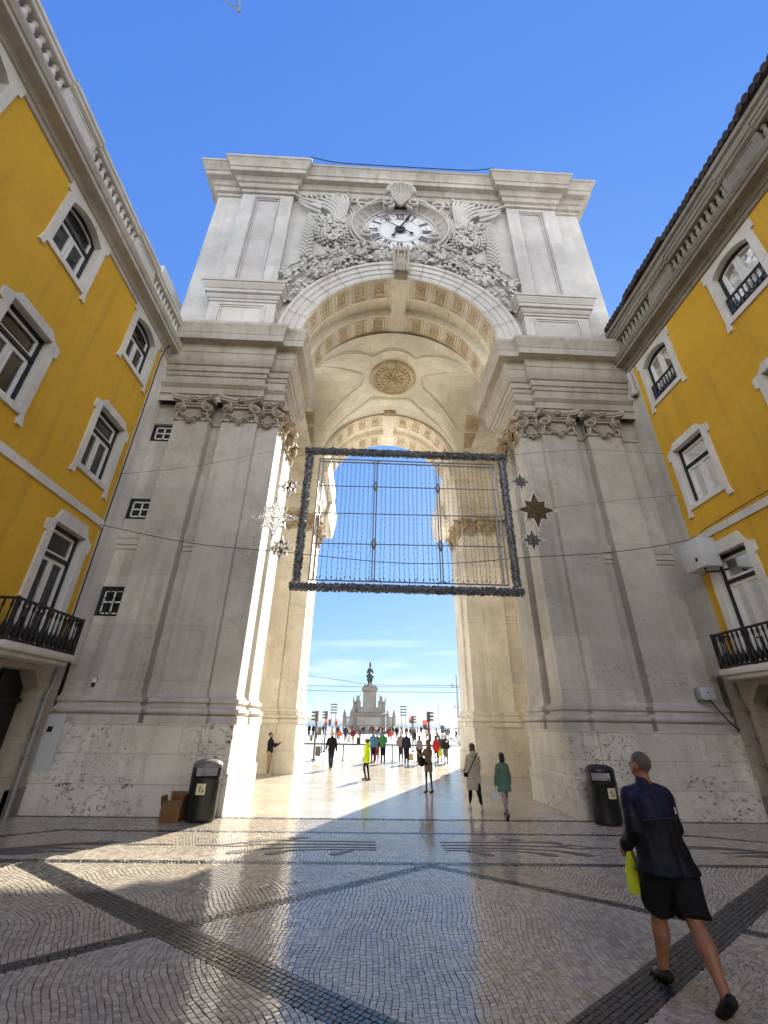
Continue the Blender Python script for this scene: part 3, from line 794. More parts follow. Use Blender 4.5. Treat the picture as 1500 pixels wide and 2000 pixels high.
def coffer(parent_r, zc, a, yc, hw, hy, kind):
    """one carved panel on the intrados, at angle a"""
    n = Vector((-cos(a), 0, -sin(a))); t = Vector((-sin(a), 0, cos(a))); c = Vector((parent_r * cos(a), yc, zc + parent_r * sin(a)))
    P = lambda p, q, d: c + t * p + Vector((0, q, 0)) + n * d
    b = MB()
    b.poly([(-hw, -hy), (hw, -hy), (hw, hy), (-hw, hy)], [[(-hw + .05, -hy + .05), (hw - .05, -hy + .05), (hw - .05, hy - .05), (-hw + .05, hy - .05)]], P, 0.0, 0.035)
    b.add([P(-hw, -hy, .008), P(hw, -hy, .008), P(hw, hy, .008), P(-hw, hy, .008)], [(0, 1, 2, 3)])
    iw = min(hw, hy) - .07
    fl = Matrix((t, (0, 1, 0), n)).transposed()
    def blob(p, q, d, ru, rv, rd, an=0):
        b.ball(P(p, q, d), (ru, rv, rd), 8, 5, rot=fl @ Matrix.Rotation(an, 3, 'Z'))
    if kind == 0:
        for k in range(8):
            an = k * pi / 4; rr = iw * (.62 if k % 2 == 0 else .8); blob(rr * cos(an), rr * sin(an), .02, iw * .30, iw * .13, .03, an)
        blob(0, 0, .03, iw * .2, iw * .2, .045)
    elif kind == 1:
        for k in range(16):
            an = k * pi / 8; blob(iw * .62 * cos(an), iw * .62 * sin(an), .015, iw * .13, iw * .1, .03, an)
        for k in range(4):
            an = pi / 4 + k * pi / 2; blob(iw * 1.02 * cos(an), iw * 1.02 * sin(an), .015, iw * .22, iw * .12, .025, an)
        blob(0, 0, .03, iw * .3, iw * .3, .05)
    else:
        for k in range(-2, 3):
            for sg in (1, -1): blob(sg * hw * .4, k * hy * .34, .015, hw * .36, hy * .13, .03, sg * .6)
        for k in range(-2, 3): blob(0, k * hy * .36, .025, hw * .16, hy * .16, .04)
    return b.build('coffer', 'coffer', ARCH, smooth=60)
def rows(r, zc, y0, y1):
    w = y1 - y0
    for ri, yc in enumerate((y0 + w * .175, y1 - w * .175)):
        coffer(r, zc, pi / 2, yc, .27, w * .155, 2)
        for k in range(1, 7):
            for sg in (1, -1):
                coffer(r, zc, pi / 2 + sg * R(13.0 * k + .5), yc, .37, w * .145, (k + ri) % 2 if False else k % 2)
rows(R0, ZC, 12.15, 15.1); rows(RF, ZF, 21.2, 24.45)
# ribs: plain raised joints between coffers and the keystone strip that runs through the soffit
for r, zc, y0, y1 in ((R0, ZC, 12.15, 15.1), (RF, ZF, 21.2, 24.45)):
    b = MB(); b.box(-.34, .34, y0 + .02, y1 - .02, zc + r - .06, zc + r + .4, .02); b.build('keystone_strip', 'soffit', ARCH)
    b = MB()
    for k in range(-6, 7):
        for sg in (1, -1):
            a = pi / 2 + sg * R(13 * (abs(k) + .5) + .5) * (1 if k >= 0 else -1)
    w = y1 - y0
    for k in range(0, 7):
        for sg in (1, -1):
            a = pi / 2 + sg * R(13 * (k + .5) + .5)
            for q0, q1, rr in ((0, .36, r), (.385, .615, r + .3), (.64, 1, r)):
                p = Vector((rr * cos(a), 0, zc + rr * sin(a))) * 1.0
                n = Vector((-cos(a), 0, -sin(a)))
                b.tube([Vector((p.x, y0 + w * q0, p.z)) , Vector((p.x, y0 + w * q1, p.z))], .008, 4)
    tag(b.build('soffit_joint', flat('warm_mortar', (0.30, 0.23, 0.13), 0.9), ARCH), kind='stuff')

# vault of the middle bay
YC, HB = 18.1, 3.12
def vault_h(x, y):
    hA = 3.9 * math.sqrt(max(0, 1 - (x / 4.12) ** 2)); hB = 3.35 * math.sqrt(max(0, 1 - ((y - YC) / HB) ** 2))
    p = 9.0
    f = (max(hA, .01) ** p + max(hB, .01) ** p) ** (1 / p)
    return 15.62 + min(f, 3.95 + 0.02 * f)
b = MB(); nx, ny = 84, 44; vsx = []
for j in range(ny + 1):
    for i in range(nx + 1):
        x = -6.6 + 13.2 * i / nx; y = 15.0 + 6.24 * j / ny; vsx.append((x, y, vault_h(x, y)))
b.add(vsx, [(j * (nx + 1) + i, j * (nx + 1) + i + 1, (j + 1) * (nx + 1) + i + 1, (j + 1) * (nx + 1) + i) for j in range(ny) for i in range(nx)])
b.build('vault', 'vault', ARCH, smooth=50)
def on_vault(pts, n=8, d=0.02):
    q = crv([(x, y, 0) for x, y in pts], n) if len(pts) > 2 else [Vector((*pts[0], 0)).lerp(Vector((*pts[1], 0)), k / n) for k in range(n + 1)]
    return [Vector((p.x, p.y, vault_h(p.x, p.y) - d)) for p in q]
b = MB()
for sg in (1, -1):
    for rr, off in ((.045, 0), (.028, .12)):
        o = off
        b.tube(on_vault([(sg * 3.75, 15.25 - o * .5), (sg * 2.2, 15.85 - o), (sg * 1.12, 16.5 - o)]), rr, 6); b.tube(on_vault([(sg * 1.12, 16.5 - o), (sg * .55, 16.17 - o), (0, 16.08 - o)]), rr, 6)
        b.tube(on_vault([(sg * 3.75, 20.95 + o * .5), (sg * 2.2, 20.35 + o), (sg * 1.15, 19.65 + o)]), rr, 6); b.tube(on_vault([(sg * 1.15, 19.65 + o), (0, 19.8 + o)]), rr, 6)
        b.tube(on_vault([(sg * (1.72 + o), 17.68), (sg * (1.62 + o), 18.1), (sg * (1.72 + o), 18.55)]), rr, 6)
        b.tube(on_vault([(sg * (1.72 + o), 17.68), (sg * (2.8 + o), 16.85), (sg * 4.05, 15.75 + o)]), rr, 6); b.tube(on_vault([(sg * (1.72 + o), 18.55), (sg * (2.8 + o), 19.35), (sg * 4.05, 20.45 - o)]), rr, 6)
b.build('vault_moulding', 'soffit', ARCH, smooth=60)
# rosette
zt = 19.5
b = MB(); cz = zt
b.lathe((0, 18.1, cz), [(1.30, .12), (1.30, -.10), (1.22, -.16), (1.12, -.16), (1.08, -.10), (1.0, -.02), (.80, -.02), (.76, -.10), (.70, -.12), (.66, -.04), (0, -.02)], 48)
for k in range(22):
    a = 2 * pi * k / 22; b.ball((.93 * cos(a), 18.1 + .93 * sin(a), cz - .05), (.10, .07, .08), 8, 5, Matrix.Rotation(a + .6, 3, 'Z'))
for k in range(12):
    a = 2 * pi * k / 12; b.ball((.42 * cos(a), 18.1 + .42 * sin(a), cz - .06), (.22, .085, .09), 8, 5, Matrix.Rotation(a, 3, 'Z'))
for k in range(6):
    a = 2 * pi * k / 6 + .2; b.ball((.2 * cos(a), 18.1 + .2 * sin(a), cz - .15), (.13, .06, .06), 8, 5, Matrix.Rotation(a, 3, 'Z'))
b.ball((0, 18.1, cz - .2), .09, 8, 6)
b.build('rosette', 'coffer', ARCH, smooth=50)
# coffers on the haunches of the side arches
def side_coffers(s):
    for k in range(3):
        ph = R(12 + 19 * k)
        yy = YC + HB * cos(ph); zz = 15.62 + 3.35 * sin(ph)
        n = Vector((0, -cos(ph), -sin(ph) * .93)).normalized(); t = Vector((0, -sin(ph), cos(ph)))
        for xc in (5.0,):
            b = MB(); c = Vector((s * xc, yy, zz)) + n * .03
            P = lambda p, q, d: c + Vector((p, 0, 0)) + t * q + n * d
            b.poly([(-.5, -.45), (.5, -.45), (.5, .45), (-.5, .45)], [[(-.36, -.32), (.36, -.32), (.36, .32), (-.36, .32)]], P, -.1, .05)
            b.add([P(-.4, -.4, .0), P(.4, -.4, .0), P(.4, .4, .0), P(-.4, .4, .0)], [(0, 1, 2, 3)])
            fl = Matrix(((1, 0, 0), t, n)).transposed()
            for j in range(8): b.ball(P(.16 * cos(j * pi / 4), .16 * sin(j * pi / 4), .02), (.09, .04, .04), 6, 4, fl @ Matrix.Rotation(j * pi / 4, 3, 'Z'))
            b.build('coffer', 'coffer', ARCH, smooth=60)
mir(side_coffers)

# capitals: volutes, abacus with a flower, hanging garland
def capital(c, w, face, mat='carved', half=False):
    """c = centre on the pilaster face at z 11.54; face = outward unit vector"""
    c = Vector(c); n = Vector(face); t = Vector((0, 0, 1)).cross(n) * -1
    P = lambda a, h, d: c + t * a + Vector((0, 0, h)) + n * d
    h = w / 2; b = MB()
    # bell
    o = [(-h, 0), (h, 0), (h, .55), (-h, .55)]
    b.poly(o, [], lambda a, q, d: P(a, q, d), -.1, .03)
    b.poly([(-h * .98, .42), (h * .98, .42), (h * .98, .56), (-h * .98, .56)], [], lambda a, q, d: P(a, q, d), -.05, .12)
    # abacus, concave front
    top = []
    for k in range(11):
        a = -1.18 + 2.36 * k / 10; top.append((a * h, .16 + .16 * abs(a) ** 1.8))
    for z0, z1, e in ((.62, .70, 0.0), (.70, .80, .035)):
        vs = []
        for a, d in top:
            vs += [P(a * (1 + e * .3), z0, d + e), P(a * (1 + e * .3), z1, d + e), P(a, z0, -.1), P(a, z1, -.1)]
        b.add(vs, [(4 * k, 4 * k + 4, 4 * k + 5, 4 * k + 1) for k in range(10)] + [(4 * k + 2, 4 * k + 6, 4 * k + 4, 4 * k) for k in range(10)] + [(4 * k + 1, 4 * k + 5, 4 * k + 7, 4 * k + 3) for k in range(10)] + [(0, 1, 3, 2), (40, 42, 43, 41)])
    # volutes: spiral tubes on both corners, turned out a little
    for sg in ((1, -1) if not half else (1,)):
        out = (n * .75 + t * sg * .35).normalized(); tt = Vector((0, 0, 1)).cross(out) * -1
        vc = P(sg * h * .80, .40, .12)
        pts = []; rad = []
        for k in range(34):
            a = k * .42; rr = .235 * math.exp(-k * .055)
            pts.append(vc + tt * (sg * rr * cos(a + pi / 2)) + Vector((0, 0, rr * sin(a + pi / 2))) + out * (.02 + k * .003)); rad.append(.05 * math.exp(-k * .03))
        b.tube(pts, rad, 6)
        b.ball(vc + out * .12, .05, 8, 6)
        b.tube([vc - out * .1, vc + out * .03], [.2, .2], 14)
    if not half: b.tube([P(-h * .6, .57, .14), P(0, .54, .13), P(h * .6, .57, .14)], .045, 6)
    # flower on the abacus
    for k in range(5):
        a = k * 2 * pi / 5 + .3; b.ball(P(.08 * cos(a), .74 + .08 * sin(a), .2), (.07, .07, .05), 6, 4)
    b.ball(P(0, .74, .23), .05, 6, 4)
    # garland
    rg = random.Random(int(abs(c.x) * 100 + c.y * 10))
    for k in range(58):
        u = rg.uniform(-1, 1); a = u * h * .78; w_ = .035 + .06 * (1 - u * u); hh = .22 - .34 * (1 - u * u) + rg.uniform(-w_, w_) * 1.1
        r_ = rg.uniform(.028, .052)
        b.ball(P(a + rg.uniform(-.02, .02), hh, .07 + rg.uniform(0, .07)), (r_, r_, r_ * .8), 6, 4)
    for sg in (1, -1):
        b.tube(crv([P(sg * h * .82, .2, .1), P(sg * h * .9, .02, .08), P(sg * h * .86, -.12, .06)], 4), [.05] * 4 + [.04] * 4 + [.02], 6)
    return b.build('capital', mat, ARCH, smooth=50)
def caps(s):
    F = (0, -1, 0); I = (-s, 0, 0)
    capital((s * 7.4, 12.2, 11.54), 1.2, F); capital((s * 5.73, 12.2, 11.54), 1.23, F); capital((s * 4.80, 12.4, 11.54), .80, F)
    capital((s * 4.40, 12.82, 11.54), .80, I, 'carvedwarm'); capital((s * 4.40, 14.38, 11.54), 1.1, I, 'carvedwarm')
    capital((s * 5.45, 21.2, 11.54), 1.0, F, 'carvedwarm'); capital((s * 4.52, 21.42, 11.54), .82, F, 'carvedwarm')
    capital((s * 4.10, 21.9, 11.54), .85, I, 'carvedwarm'); capital((s * 4.10, 23.6, 11.54), 1.2, I, 'carvedwarm')
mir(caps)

# columns and broken entablature on the river side
def river_side(s):
    b = MS(s); b.box(5.25, 7.4, 24.45, 27.6, 0, 2.4, .05); b.lathe((6.3, 26.3, 2.4), [(.85, 0), (.85, .15), (.8, .3), (.7, .4), (.66, .5), (.64, 1), (.56, 9.6), (.6, 9.65), (.6, 9.8), (.75, 10.2), (.8, 10.6)], 24)
    fin(b, s, 'column', 'inner', smooth=40)
    b = MS(s); b.sweep([(7.6, 24.5), (7.6, 27.2), (4.8, 27.2), (4.8, 24.5)], [(0, 12.9), (0, 13.5), (.3, 13.7), (1.1, 13.85), (1.2, 14.5), (1.3, 15.6), (-.9, 15.62)], flip=False)
    b.add([(7.6, 24.4, 12.9), (7.6, 27.2, 12.9), (4.8, 27.2, 12.9), (4.8, 24.4, 12.9)], [(0, 1, 2, 3)])
    b.add([(4.8 - d, 24.52, z) for d, z in [(0, 12.9), (0, 13.5), (.3, 13.7), (1.1, 13.85), (1.2, 14.5), (1.3, 15.6)]] + [(4.8, 24.52, 15.6)], [tuple(range(7))])
    fin(b, s, 'entablature', 'inner')
mir(river_side)

# small windows in the left recess
for zb, zt_, bars in ((10.72, 11.40, 0), (7.70, 8.42, 0), (4.62, 5.48, 1)):
    b = MB(); Pm = lambda a, c, d: (a, 12.5 - d, c)
    x0, x1 = -8.80, -8.04
    b.poly([(x0, zb), (x1, zb), (x1, zt_), (x0, zt_)], [[(x0 + .09, zb + .03), (x1 - .02, zb + .03), (x1 - .02, zt_ - .09), (x0 + .09, zt_ - .09)]], Pm, 0, .012)
    w = b.build('small_window', 'darkframe', ARCH)
    b = MB(); b.add([Pm(x0 + .08, zb + .02, .004), Pm(x1 - .01, zb + .02, .004), Pm(x1 - .01, zt_ - .08, .004), Pm(x0 + .08, zt_ - .08, .004)], [(0, 1, 2, 3)]); b.build('pane', 'black', w)
    b = MB()
    a0, a1, c0, c1 = x0 + .13, x1 - .04, zb + .05, zt_ - .12
    for q in ((a0, a0 + .04, c0, c1), (a1 - .04, a1, c0, c1), (a0, a1, c0, c0 + .045), (a0, a1, c1 - .045, c1), ((a0 + a1) / 2 - .022, (a0 + a1) / 2 + .022, c0, c1), (a0, a1, (c0 + c1) / 2 - .022, (c0 + c1) / 2 + .022)):
        b.box(q[0], q[1], 12.47, 12.493, q[2], q[3])
    b.build('window_bar', 'sash', w)
    if bars:
        b = MB()
        for k in range(4): x = x0 + .12 + k * .18; b.tube([(x, 12.45, zb + .02), (x, 12.45, zt_ - .02)], .012, 5)
        for k in range(4): z = zb + .1 + k * .21; b.tube([(x0 + .04, 12.455, z), (x1 - .02, 12.455, z)], .012, 5)
        b.build('grille', 'iron', w)
# marks on the wall: survey target tile
b = MB(); b.cur = 0
for i in range(2):
    for j in range(2):
        b.cur = (i + j) % 2
        x = -8.3 + i * .11; z = 2.74 + j * .11; y = 12.49
        b.add([(x, y, z), (x + .11, y, z), (x + .11, y, z + .11), (x, y, z + .11)], [(0, 1, 2, 3)])
b.build('survey_target', ['black', 'sash'], ARCH)
# ------------------------------------------------------------------ keystone, clock, reliefs
def keystone(y, zc, r, h, mat):
    b = MB(); hw = .33
    pts = crv([(0, -.02, -.12), (0, -.24, .02), (0, -.30, .35), (0, -.26, .8), (0, -.34, 1.15), (0, -.46, 1.45), (0, -.40, 1.62), (0, 0, 1.68)], 5)
    vs = []; z0 = zc + r
    for p in pts:
        w = hw * (.86 + .14 * (p.z / 1.6)); vs += [(-w, y + p.y, z0 + p.z * h), (w, y + p.y, z0 + p.z * h)]
    n = len(pts)
    b.add(vs, [(2 * i, 2 * i + 1, 2 * i + 3, 2 * i + 2) for i in range(n - 1)])
    for sg in (0, 1): b.add([vs[2 * i + sg] for i in range(n)] , [tuple(range(n))] if sg else [tuple(range(n))[::-1]])
    for sg in (1, -1):
        b.tube([(sg * hw * .95, y + p.y - .03, z0 + p.z * h) for p in pts[4:-3]], .06, 6)
        b.tube([(sg * hw * .45, y + p.y - .03, z0 + p.z * h) for p in pts[8:-8]], .045, 6)
    for zz in (1.38, .12):
        b.tube([(-hw, y - (.40 if zz > 1 else .22), z0 + zz * h), (hw, y - (.40 if zz > 1 else .22), z0 + zz * h)], .11 if zz > 1 else .10, 10)
    for k in range(5):
        a = -.22 + .11 * k; b.tube(crv([(a * .4, y - .30, z0 + .85 * h), (a, y - .40, z0 + .45 * h), (a * 1.1, y - .34, z0 + .1 * h), (a * 1.2, y - .38, z0 - .02)], 4), [.05] * 6 + [.06] * 4 + [.03] * 3, 6)
    return b.build('keystone', mat, ARCH, smooth=50)
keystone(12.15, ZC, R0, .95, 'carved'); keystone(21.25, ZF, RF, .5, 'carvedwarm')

CK = Vector((-0.02, 12.26, 23.28))
def clock():
    b = MB(); RX, RZ = 1.66, 1.46
    def E(rr, a, d): return (CK.x + RX * rr * cos(a), CK.y - d, CK.z + RZ * rr * sin(a))
    n = 64
    rings = [(0, .05), (.55, .05), (.60, .06), (.62, .04), (.95, .04), (.98, .09), (1.02, .09)]
    vs = [E(r, 2 * pi * k / n, d) for r, d in rings for k in range(n)]
    b.add(vs, [(j * n + k, j * n + (k + 1) % n, (j + 1) * n + (k + 1) % n, (j + 1) * n + k) for j in range(len(rings) - 1) for k in range(n)])
    ck = b.build('clock', 'dial', ARCH, smooth=40)
    # minute ring and dots
    b = MB()
    for r in (.60, .965):
        b.tube([E(r, 2 * pi * k / n, .06) for k in range(n + 1)], .010 if r < .9 else .016, 4, cap=False)
    for k in range(12):
        a = 2 * pi * (k + .5) / 12; b.ball(E(.80, a, .045), (.05, .01, .05), 6, 4)
    b.build('minute_ring', 'grey', ck)
    NUM = ['XII', 'I', 'II', 'III', 'IIII', 'V', 'VI', 'VII', 'VIII', 'IX', 'X', 'XI']
    for k, s in enumerate(NUM):
        a = pi / 2 - k * pi / 6; b = MB()
        wid = {'I': .11, 'V': .22, 'X': .22}; tot = sum(wid[c] for c in s); x = -tot / 2
        er = Vector((cos(a), 0, sin(a))); et = Vector((sin(a), 0, -cos(a)))
        c0 = Vector(E(.79, a, .055))
        def P(u, v): return c0 + et * u * .95 + er * v * .92
        H = .23
        def bar(u0, v0, u1, v1, w):
            p, q = P(u0, v0), P(u1, v1); d = (q - p).normalized(); nn = Vector((-d.z, 0, d.x)) * w
            b.add([p + nn, p - nn, q - nn, q + nn], [(0, 1, 2, 3)])
        for ch in s:
            w = wid[ch]; m = x + w / 2
            if ch == 'I': bar(m, -H, m, H, .028)
            if ch == 'V': bar(m - .08, H, m, -H, .030); bar(m + .08, H, m, -H, .014)
            if ch == 'X': bar(m - .08, H, m + .08, -H, .030); bar(m + .08, H, m - .08, -H, .014)
            x += w
        bar(-tot / 2, H, tot / 2, H, .010); bar(-tot / 2, -H, tot / 2, -H, .010)
        b.build('numeral', 'black', ck)
    # hands at about twelve fifty
    def hand(tip, tail, w, sp):
        b = MB(); y = CK.y - .13; p = Vector((tip[0], y, tip[1])); q = Vector((tail[0], y, tail[1])); d = (p - q).normalized(); nn = Vector((-d.z, 0, d.x))
        L = (p - q).length; prof = [(0, .5), (.12, .5), (.3, .7), (.7, .5), (sp, .5), (sp + .04, 1.6 if w > .05 else .8), (.97, .5), (1, .1)]
        vs = [];
        for t, k in prof: vs += [q + d * L * t + nn * w * k, q + d * L * t - nn * w * k]
        vs += [v - Vector((0, .02, 0)) for v in vs]; m = len(prof)
        b.add(vs, [(2 * m + 2 * i, 2 * m + 2 * i + 1, 2 * m + 2 * i + 3, 2 * m + 2 * i + 2) for i in range(m - 1)] + [(2 * i, 2 * i + 2, 2 * m + 2 * i + 2, 2 * m + 2 * i) for i in range(m - 1)] + [(2 * i + 1, 2 * m + 2 * i + 1, 2 * m + 2 * i + 3, 2 * i + 3) for i in range(m - 1)])
        b.ball(q + Vector((0, -.01, 0)), (.10, .02, .10), 10, 6)
        b.build('clock_hand', 'black', ck)
    hand((CK.x + .52, CK.z + 1.2), (CK.x - .32, CK.z - .5), .06, .72); hand((CK.x - 1.2, CK.z + 1.02), (CK.x + .55, CK.z - .28), .032, .8)
    b = MB(); b.ball(CK + Vector((0, -.13, 0)), (.27, .07, .24), 20, 8); b.build('hub', 'black', ck, smooth=60)
clock()
def surround():
    b = MB(); RX, RZ = 1.68, 1.48; n = 80
    # gadrooned cove: fluted shell between dial and outer roll
    a0, a1 = R(-48), R(228)
    vs = []; N = 240; prof = [(1.02, .10), (1.10, .02), (1.2, .10), (1.30, .24), (1.34, .34)]
    for i in range(N + 1):
        a = a0 + (a1 - a0) * i / N; fl = abs(sin(i / N * pi * 20)) ** .6
        for r, d in prof: vs.append((CK.x + RX * r * cos(a), CK.y - d + (.10 * fl if 1.05 < r < 1.33 else 0), CK.z + RZ * r * sin(a)))
    m = len(prof); b.add(vs, [(i * m + k, (i + 1) * m + k, (i + 1) * m + k + 1, i * m + k + 1) for i in range(N) for k in range(m - 1)])
    def roll(r, d, rad):
        b.tube([(CK.x + RX * r * cos(a0 + (a1 - a0) * i / n), CK.y - d, CK.z + RZ * r * sin(a0 + (a1 - a0) * i / n)) for i in range(n + 1)], rad, 8)
    roll(1.36, .30, .075); roll(1.04, .12, .05); roll(1.42, .16, .06)
    for i in range(60):
        a = a0 + (a1 - a0) * i / 59; b.ball((CK.x + RX * 1.335 * cos(a), CK.y - .38, CK.z + RZ * 1.335 * sin(a)), .042, 6, 4)
    def scroll(cx, cz, r0, sg, turns, d=.35, st=0):
        pts = []; rad = []
        for k in range(int(turns * 16) + 1):
            a = st + sg * k * 2 * pi / 16; rr = r0 * (1 - .80 * k / (turns * 16)); pts.append((cx + rr * cos(a), CK.y - d - .008 * k, cz + rr * sin(a))); rad.append(.095 * (1 - .4 * k / (turns * 16)))
        b.tube(pts, rad, 8); b.lathe((cx, CK.y - d + .02, cz), [(r0 * .98, .3), (r0 * .98, 0), (0, -.02)], 20, axis='y'); b.ball((cx, CK.y - d - .2, cz), .07, 8, 6)
    for sg in (1, -1):
        scroll(CK.x + sg * 1.62, CK.z - .92, .27, sg, 2.0, st=pi / 2)
        scroll(CK.x + sg * .60, CK.z + 1.62, .30, -sg, 2.2, st=-pi / 2)
        b.tube(crv([(CK.x + sg * .58, CK.y - .4, CK.z + 1.95), (CK.x + sg * 1.1, CK.y - .36, CK.z + 1.92), (CK.x + sg * 1.75, CK.y - .3, CK.z + 1.42)], 6), .085, 8)
        b.tube(crv([(CK.x + sg * 1.9, CK.y - .25, CK.z + 1.3), (CK.x + sg * 2.15, CK.y - .35, CK.z + 1.75), (CK.x + sg * 1.95, CK.y - .3, CK.z + 2.05), (CK.x + sg * 1.6, CK.y - .25, CK.z + 2.02)], 6), .07, 6)
    # palmette crest
    for k in range(-4, 5):
        a = pi / 2 + k * .26; L = 1.05 - .055 * abs(k) ** 1.3; base = Vector((CK.x, CK.y - .3, CK.z + 1.5 + .1))
        d = Vector((cos(a), 0, sin(a))); side = 1 if k < 0 else -1
        tip = base + d * L + Vector((0, -.35, 0))
        mid = base + d * L * .6 + Vector((0, -.16, 0))
        b.tube(crv([base, mid, tip + Vector((-.0 * side, -.08, 0)), tip + Vector((0, -.16, -.12))], 5), [.06, .08, .10, .12, .13, .135, .14, .145, .15, .16, .16, .15, .13, .11, .08, .04], 7)
    for k in range(-3, 4):
        a = pi / 2 + (k) * .3; base = Vector((CK.x, CK.y - .42, CK.z + 1.45)); d = Vector((cos(a), 0, sin(a)))
        b.tube(crv([base, base + d * .35 + Vector((0, -.1, 0)), base + d * .62 + Vector((0, -.2, 0))], 4), [.05, .06, .07, .08, .09, .09, .08, .05, .03], 6)
    b.build('clock_surround', 'relief', ARCH, smooth=50)
surround()
YW = 12.32
def leafshape(b, c, dr, L, W, tilt, up=.05):
    """one lobed leaf lying off the wall"""
    c = Vector(c); d = Vector((cos(dr), -tilt, sin(dr))).normalized(); s = Vector((0, 1, 0)).cross(d).normalized(); n = d.cross(s).normalized()
    if n.y > 0: n = -n
    ol = [(0, 0), (.15, .35), (.32, .95), (.45, .5), (.62, .85), (.75, .4), (1, 0)]
    vs = [c + d * L * t + s * W * w + n * (up * .2) for t, w in ol] + [c + d * L * t - s * W * w + n * (up * .2) for t, w in ol[1:-1]] + [c + d * L * .35 + n * up, c + d * L * .7 + n * up * .7]
    b.add(vs, [(0, 1, 12), (1, 2, 12), (2, 3, 12), (3, 13, 12), (3, 4, 13), (4, 5, 13), (5, 6, 13), (6, 11, 13), (11, 10, 13), (10, 9, 13), (9, 12, 13), (9, 8, 12), (8, 7, 12), (7, 0, 12)])
def relief(s):
    rg = random.Random(21)
    # bead garlands: hanging drop and swag
    b = MS(s)
    for k in range(26):
        z = 24.25 - k * .136; w = .13 + .10 * sin(min(1, k / 20) * pi * .62)
        for j in range(5):
            a = pi * (j / 4) + (k % 2) * .4; b.ball((4.36 + w * cos(a) * 1.0, YW - .06 - w * .85 * sin(a), z), (.075, .07, .095), 7, 5)
    b.ball((4.36, YW - .12, 20.68), (.15, .12, .10), 8, 5)
    fin(b, s, 'garland', 'relief', smooth=60)
    b = MS(s)
    P = crv([(4.2, 0, 24.15), (4.12, 0, 23.2), (3.7, 0, 22.4), (3.15, 0, 22.15), (2.65, 0, 22.55), (2.40, 0, 23.4), (2.35, 0, 24.3)], 6)
    for k, p in enumerate(P):
        t = k / (len(P) - 1); w = .12 + .14 * sin(t * pi)
        d = (P[min(k + 1, len(P) - 1)] - P[max(k - 1, 0)]).normalized(); nn = Vector((-d.z, 0, d.x))
        for j in range(5):
            a = pi * j / 4 + (k % 2) * .35; c = p + nn * (w * cos(a)); b.ball((c.x, YW - .06 - w * .85 * sin(a), c.z), (.08, .075, .08), 7, 5)
    for j in range(8):
        a = j * pi / 4; b.ball((3.15 + .17 * cos(a), YW - .36, 22.12 + .17 * sin(a)), (.10, .05, .10), 7, 5)
    b.ball((3.15, YW - .4, 22.12), .09, 8, 6)
    fin(b, s, 'garland', 'relief', smooth=60)
    # sheaf of horns and plumes
    b = MS(s)
    for k in range(8):
        t = k / 7; tip = Vector((4.75 - 2.0 * t, 0, 25.05 + .75 * sin(min(1, t * 1.5) * pi / 2)))
        base = Vector((2.75 + .35 * (1 - t), 0, 22.9 + .1 * k)); mid = base.lerp(tip, .55) + Vector((-.45 * (1 - t) - .15, 0, -.05 + .25 * (1 - t)))
        pts = [base + Vector((0, YW - .1, 0)), mid + Vector((0, YW - .28 - .02 * k, 0)), tip + Vector((0, YW - .22, 0))]
        q = crv(pts, 7); n = len(q); b.tube(q, [.03 + .055 * sin(pi * (i / (n - 1)) ** 1.3) for i in range(n)], 7)
        if k > 2:
            for j in range(3): b.ball(tip + Vector((rg.uniform(-.14, .14), YW - .28, rg.uniform(-.2, .06))), (.06, .06, .10), 6, 4)
    for k in range(3):
        q = crv([(3.9, YW - .2, 24.9 - .35 * k), (4.5, YW - .32, 25.0 - .3 * k), (4.95, YW - .25, 25.35 - .2 * k), (5.15, YW - .12, 25.75 - .25 * k)], 5); n = len(q)
        b.tube(q, [.10 * (1 - i / (n - 1)) + .015 for i in range(n)], 7)
    for k in range(10):
        x0 = 2.6 + .21 * k; q = crv([(x0, YW - .12, 25.0 + .08 * sin(k)), (x0 + .05 * (k - 4), YW - .26, 25.5), (x0 + .12 * (k - 4), YW - .2, 25.75 - .05 * abs(k - 5)), (x0 + .16 * (k - 4) + .08, YW - .3, 25.55)], 4); n = len(q); b.tube(q, [.05] * (n - 4) + [.06, .06, .05, .03], 6)
    for k in range(8):
        q = crv([(3.3 - .05 * k, YW - .1, 22.9), (3.2 - .13 * k, YW - .2, 23.6 + .1 * k), (3.5 - .12 * k, YW - .15, 24.6 + .06 * k)], 5); n = len(q)
        b.tube(q, [.03 + .05 * (i / n) for i in range(n)], 5)
    fin(b, s, 'plume_relief', 'relief', smooth=60)
    # flowers and leaves inside the swag
    b = MS(s)
    for k in range(46):
        x = rg.uniform(2.75, 3.95); z = 22.45 + rg.random() * 1.5
        leafshape(b, (x, YW - .08 - rg.random() * .15, z), rg.uniform(0, 6.3), rg.uniform(.28, .5), rg.uniform(.10, .17), rg.uniform(.1, .5), .07)
    for k in range(7):
        c = (rg.uniform(2.9, 3.8), YW - .25, rg.uniform(22.6, 23.8))
        for j in range(6): b.ball((c[0] + .11 * cos(j * pi / 3), c[1], c[2] + .11 * sin(j * pi / 3)), (.075, .05, .075), 6, 4)
        b.ball(c, (.07, .1, .07), 6, 4)
    fin(b, s, 'flower_relief', 'relief', smooth=50)
    # branches along the extrados
    b = MS(s)
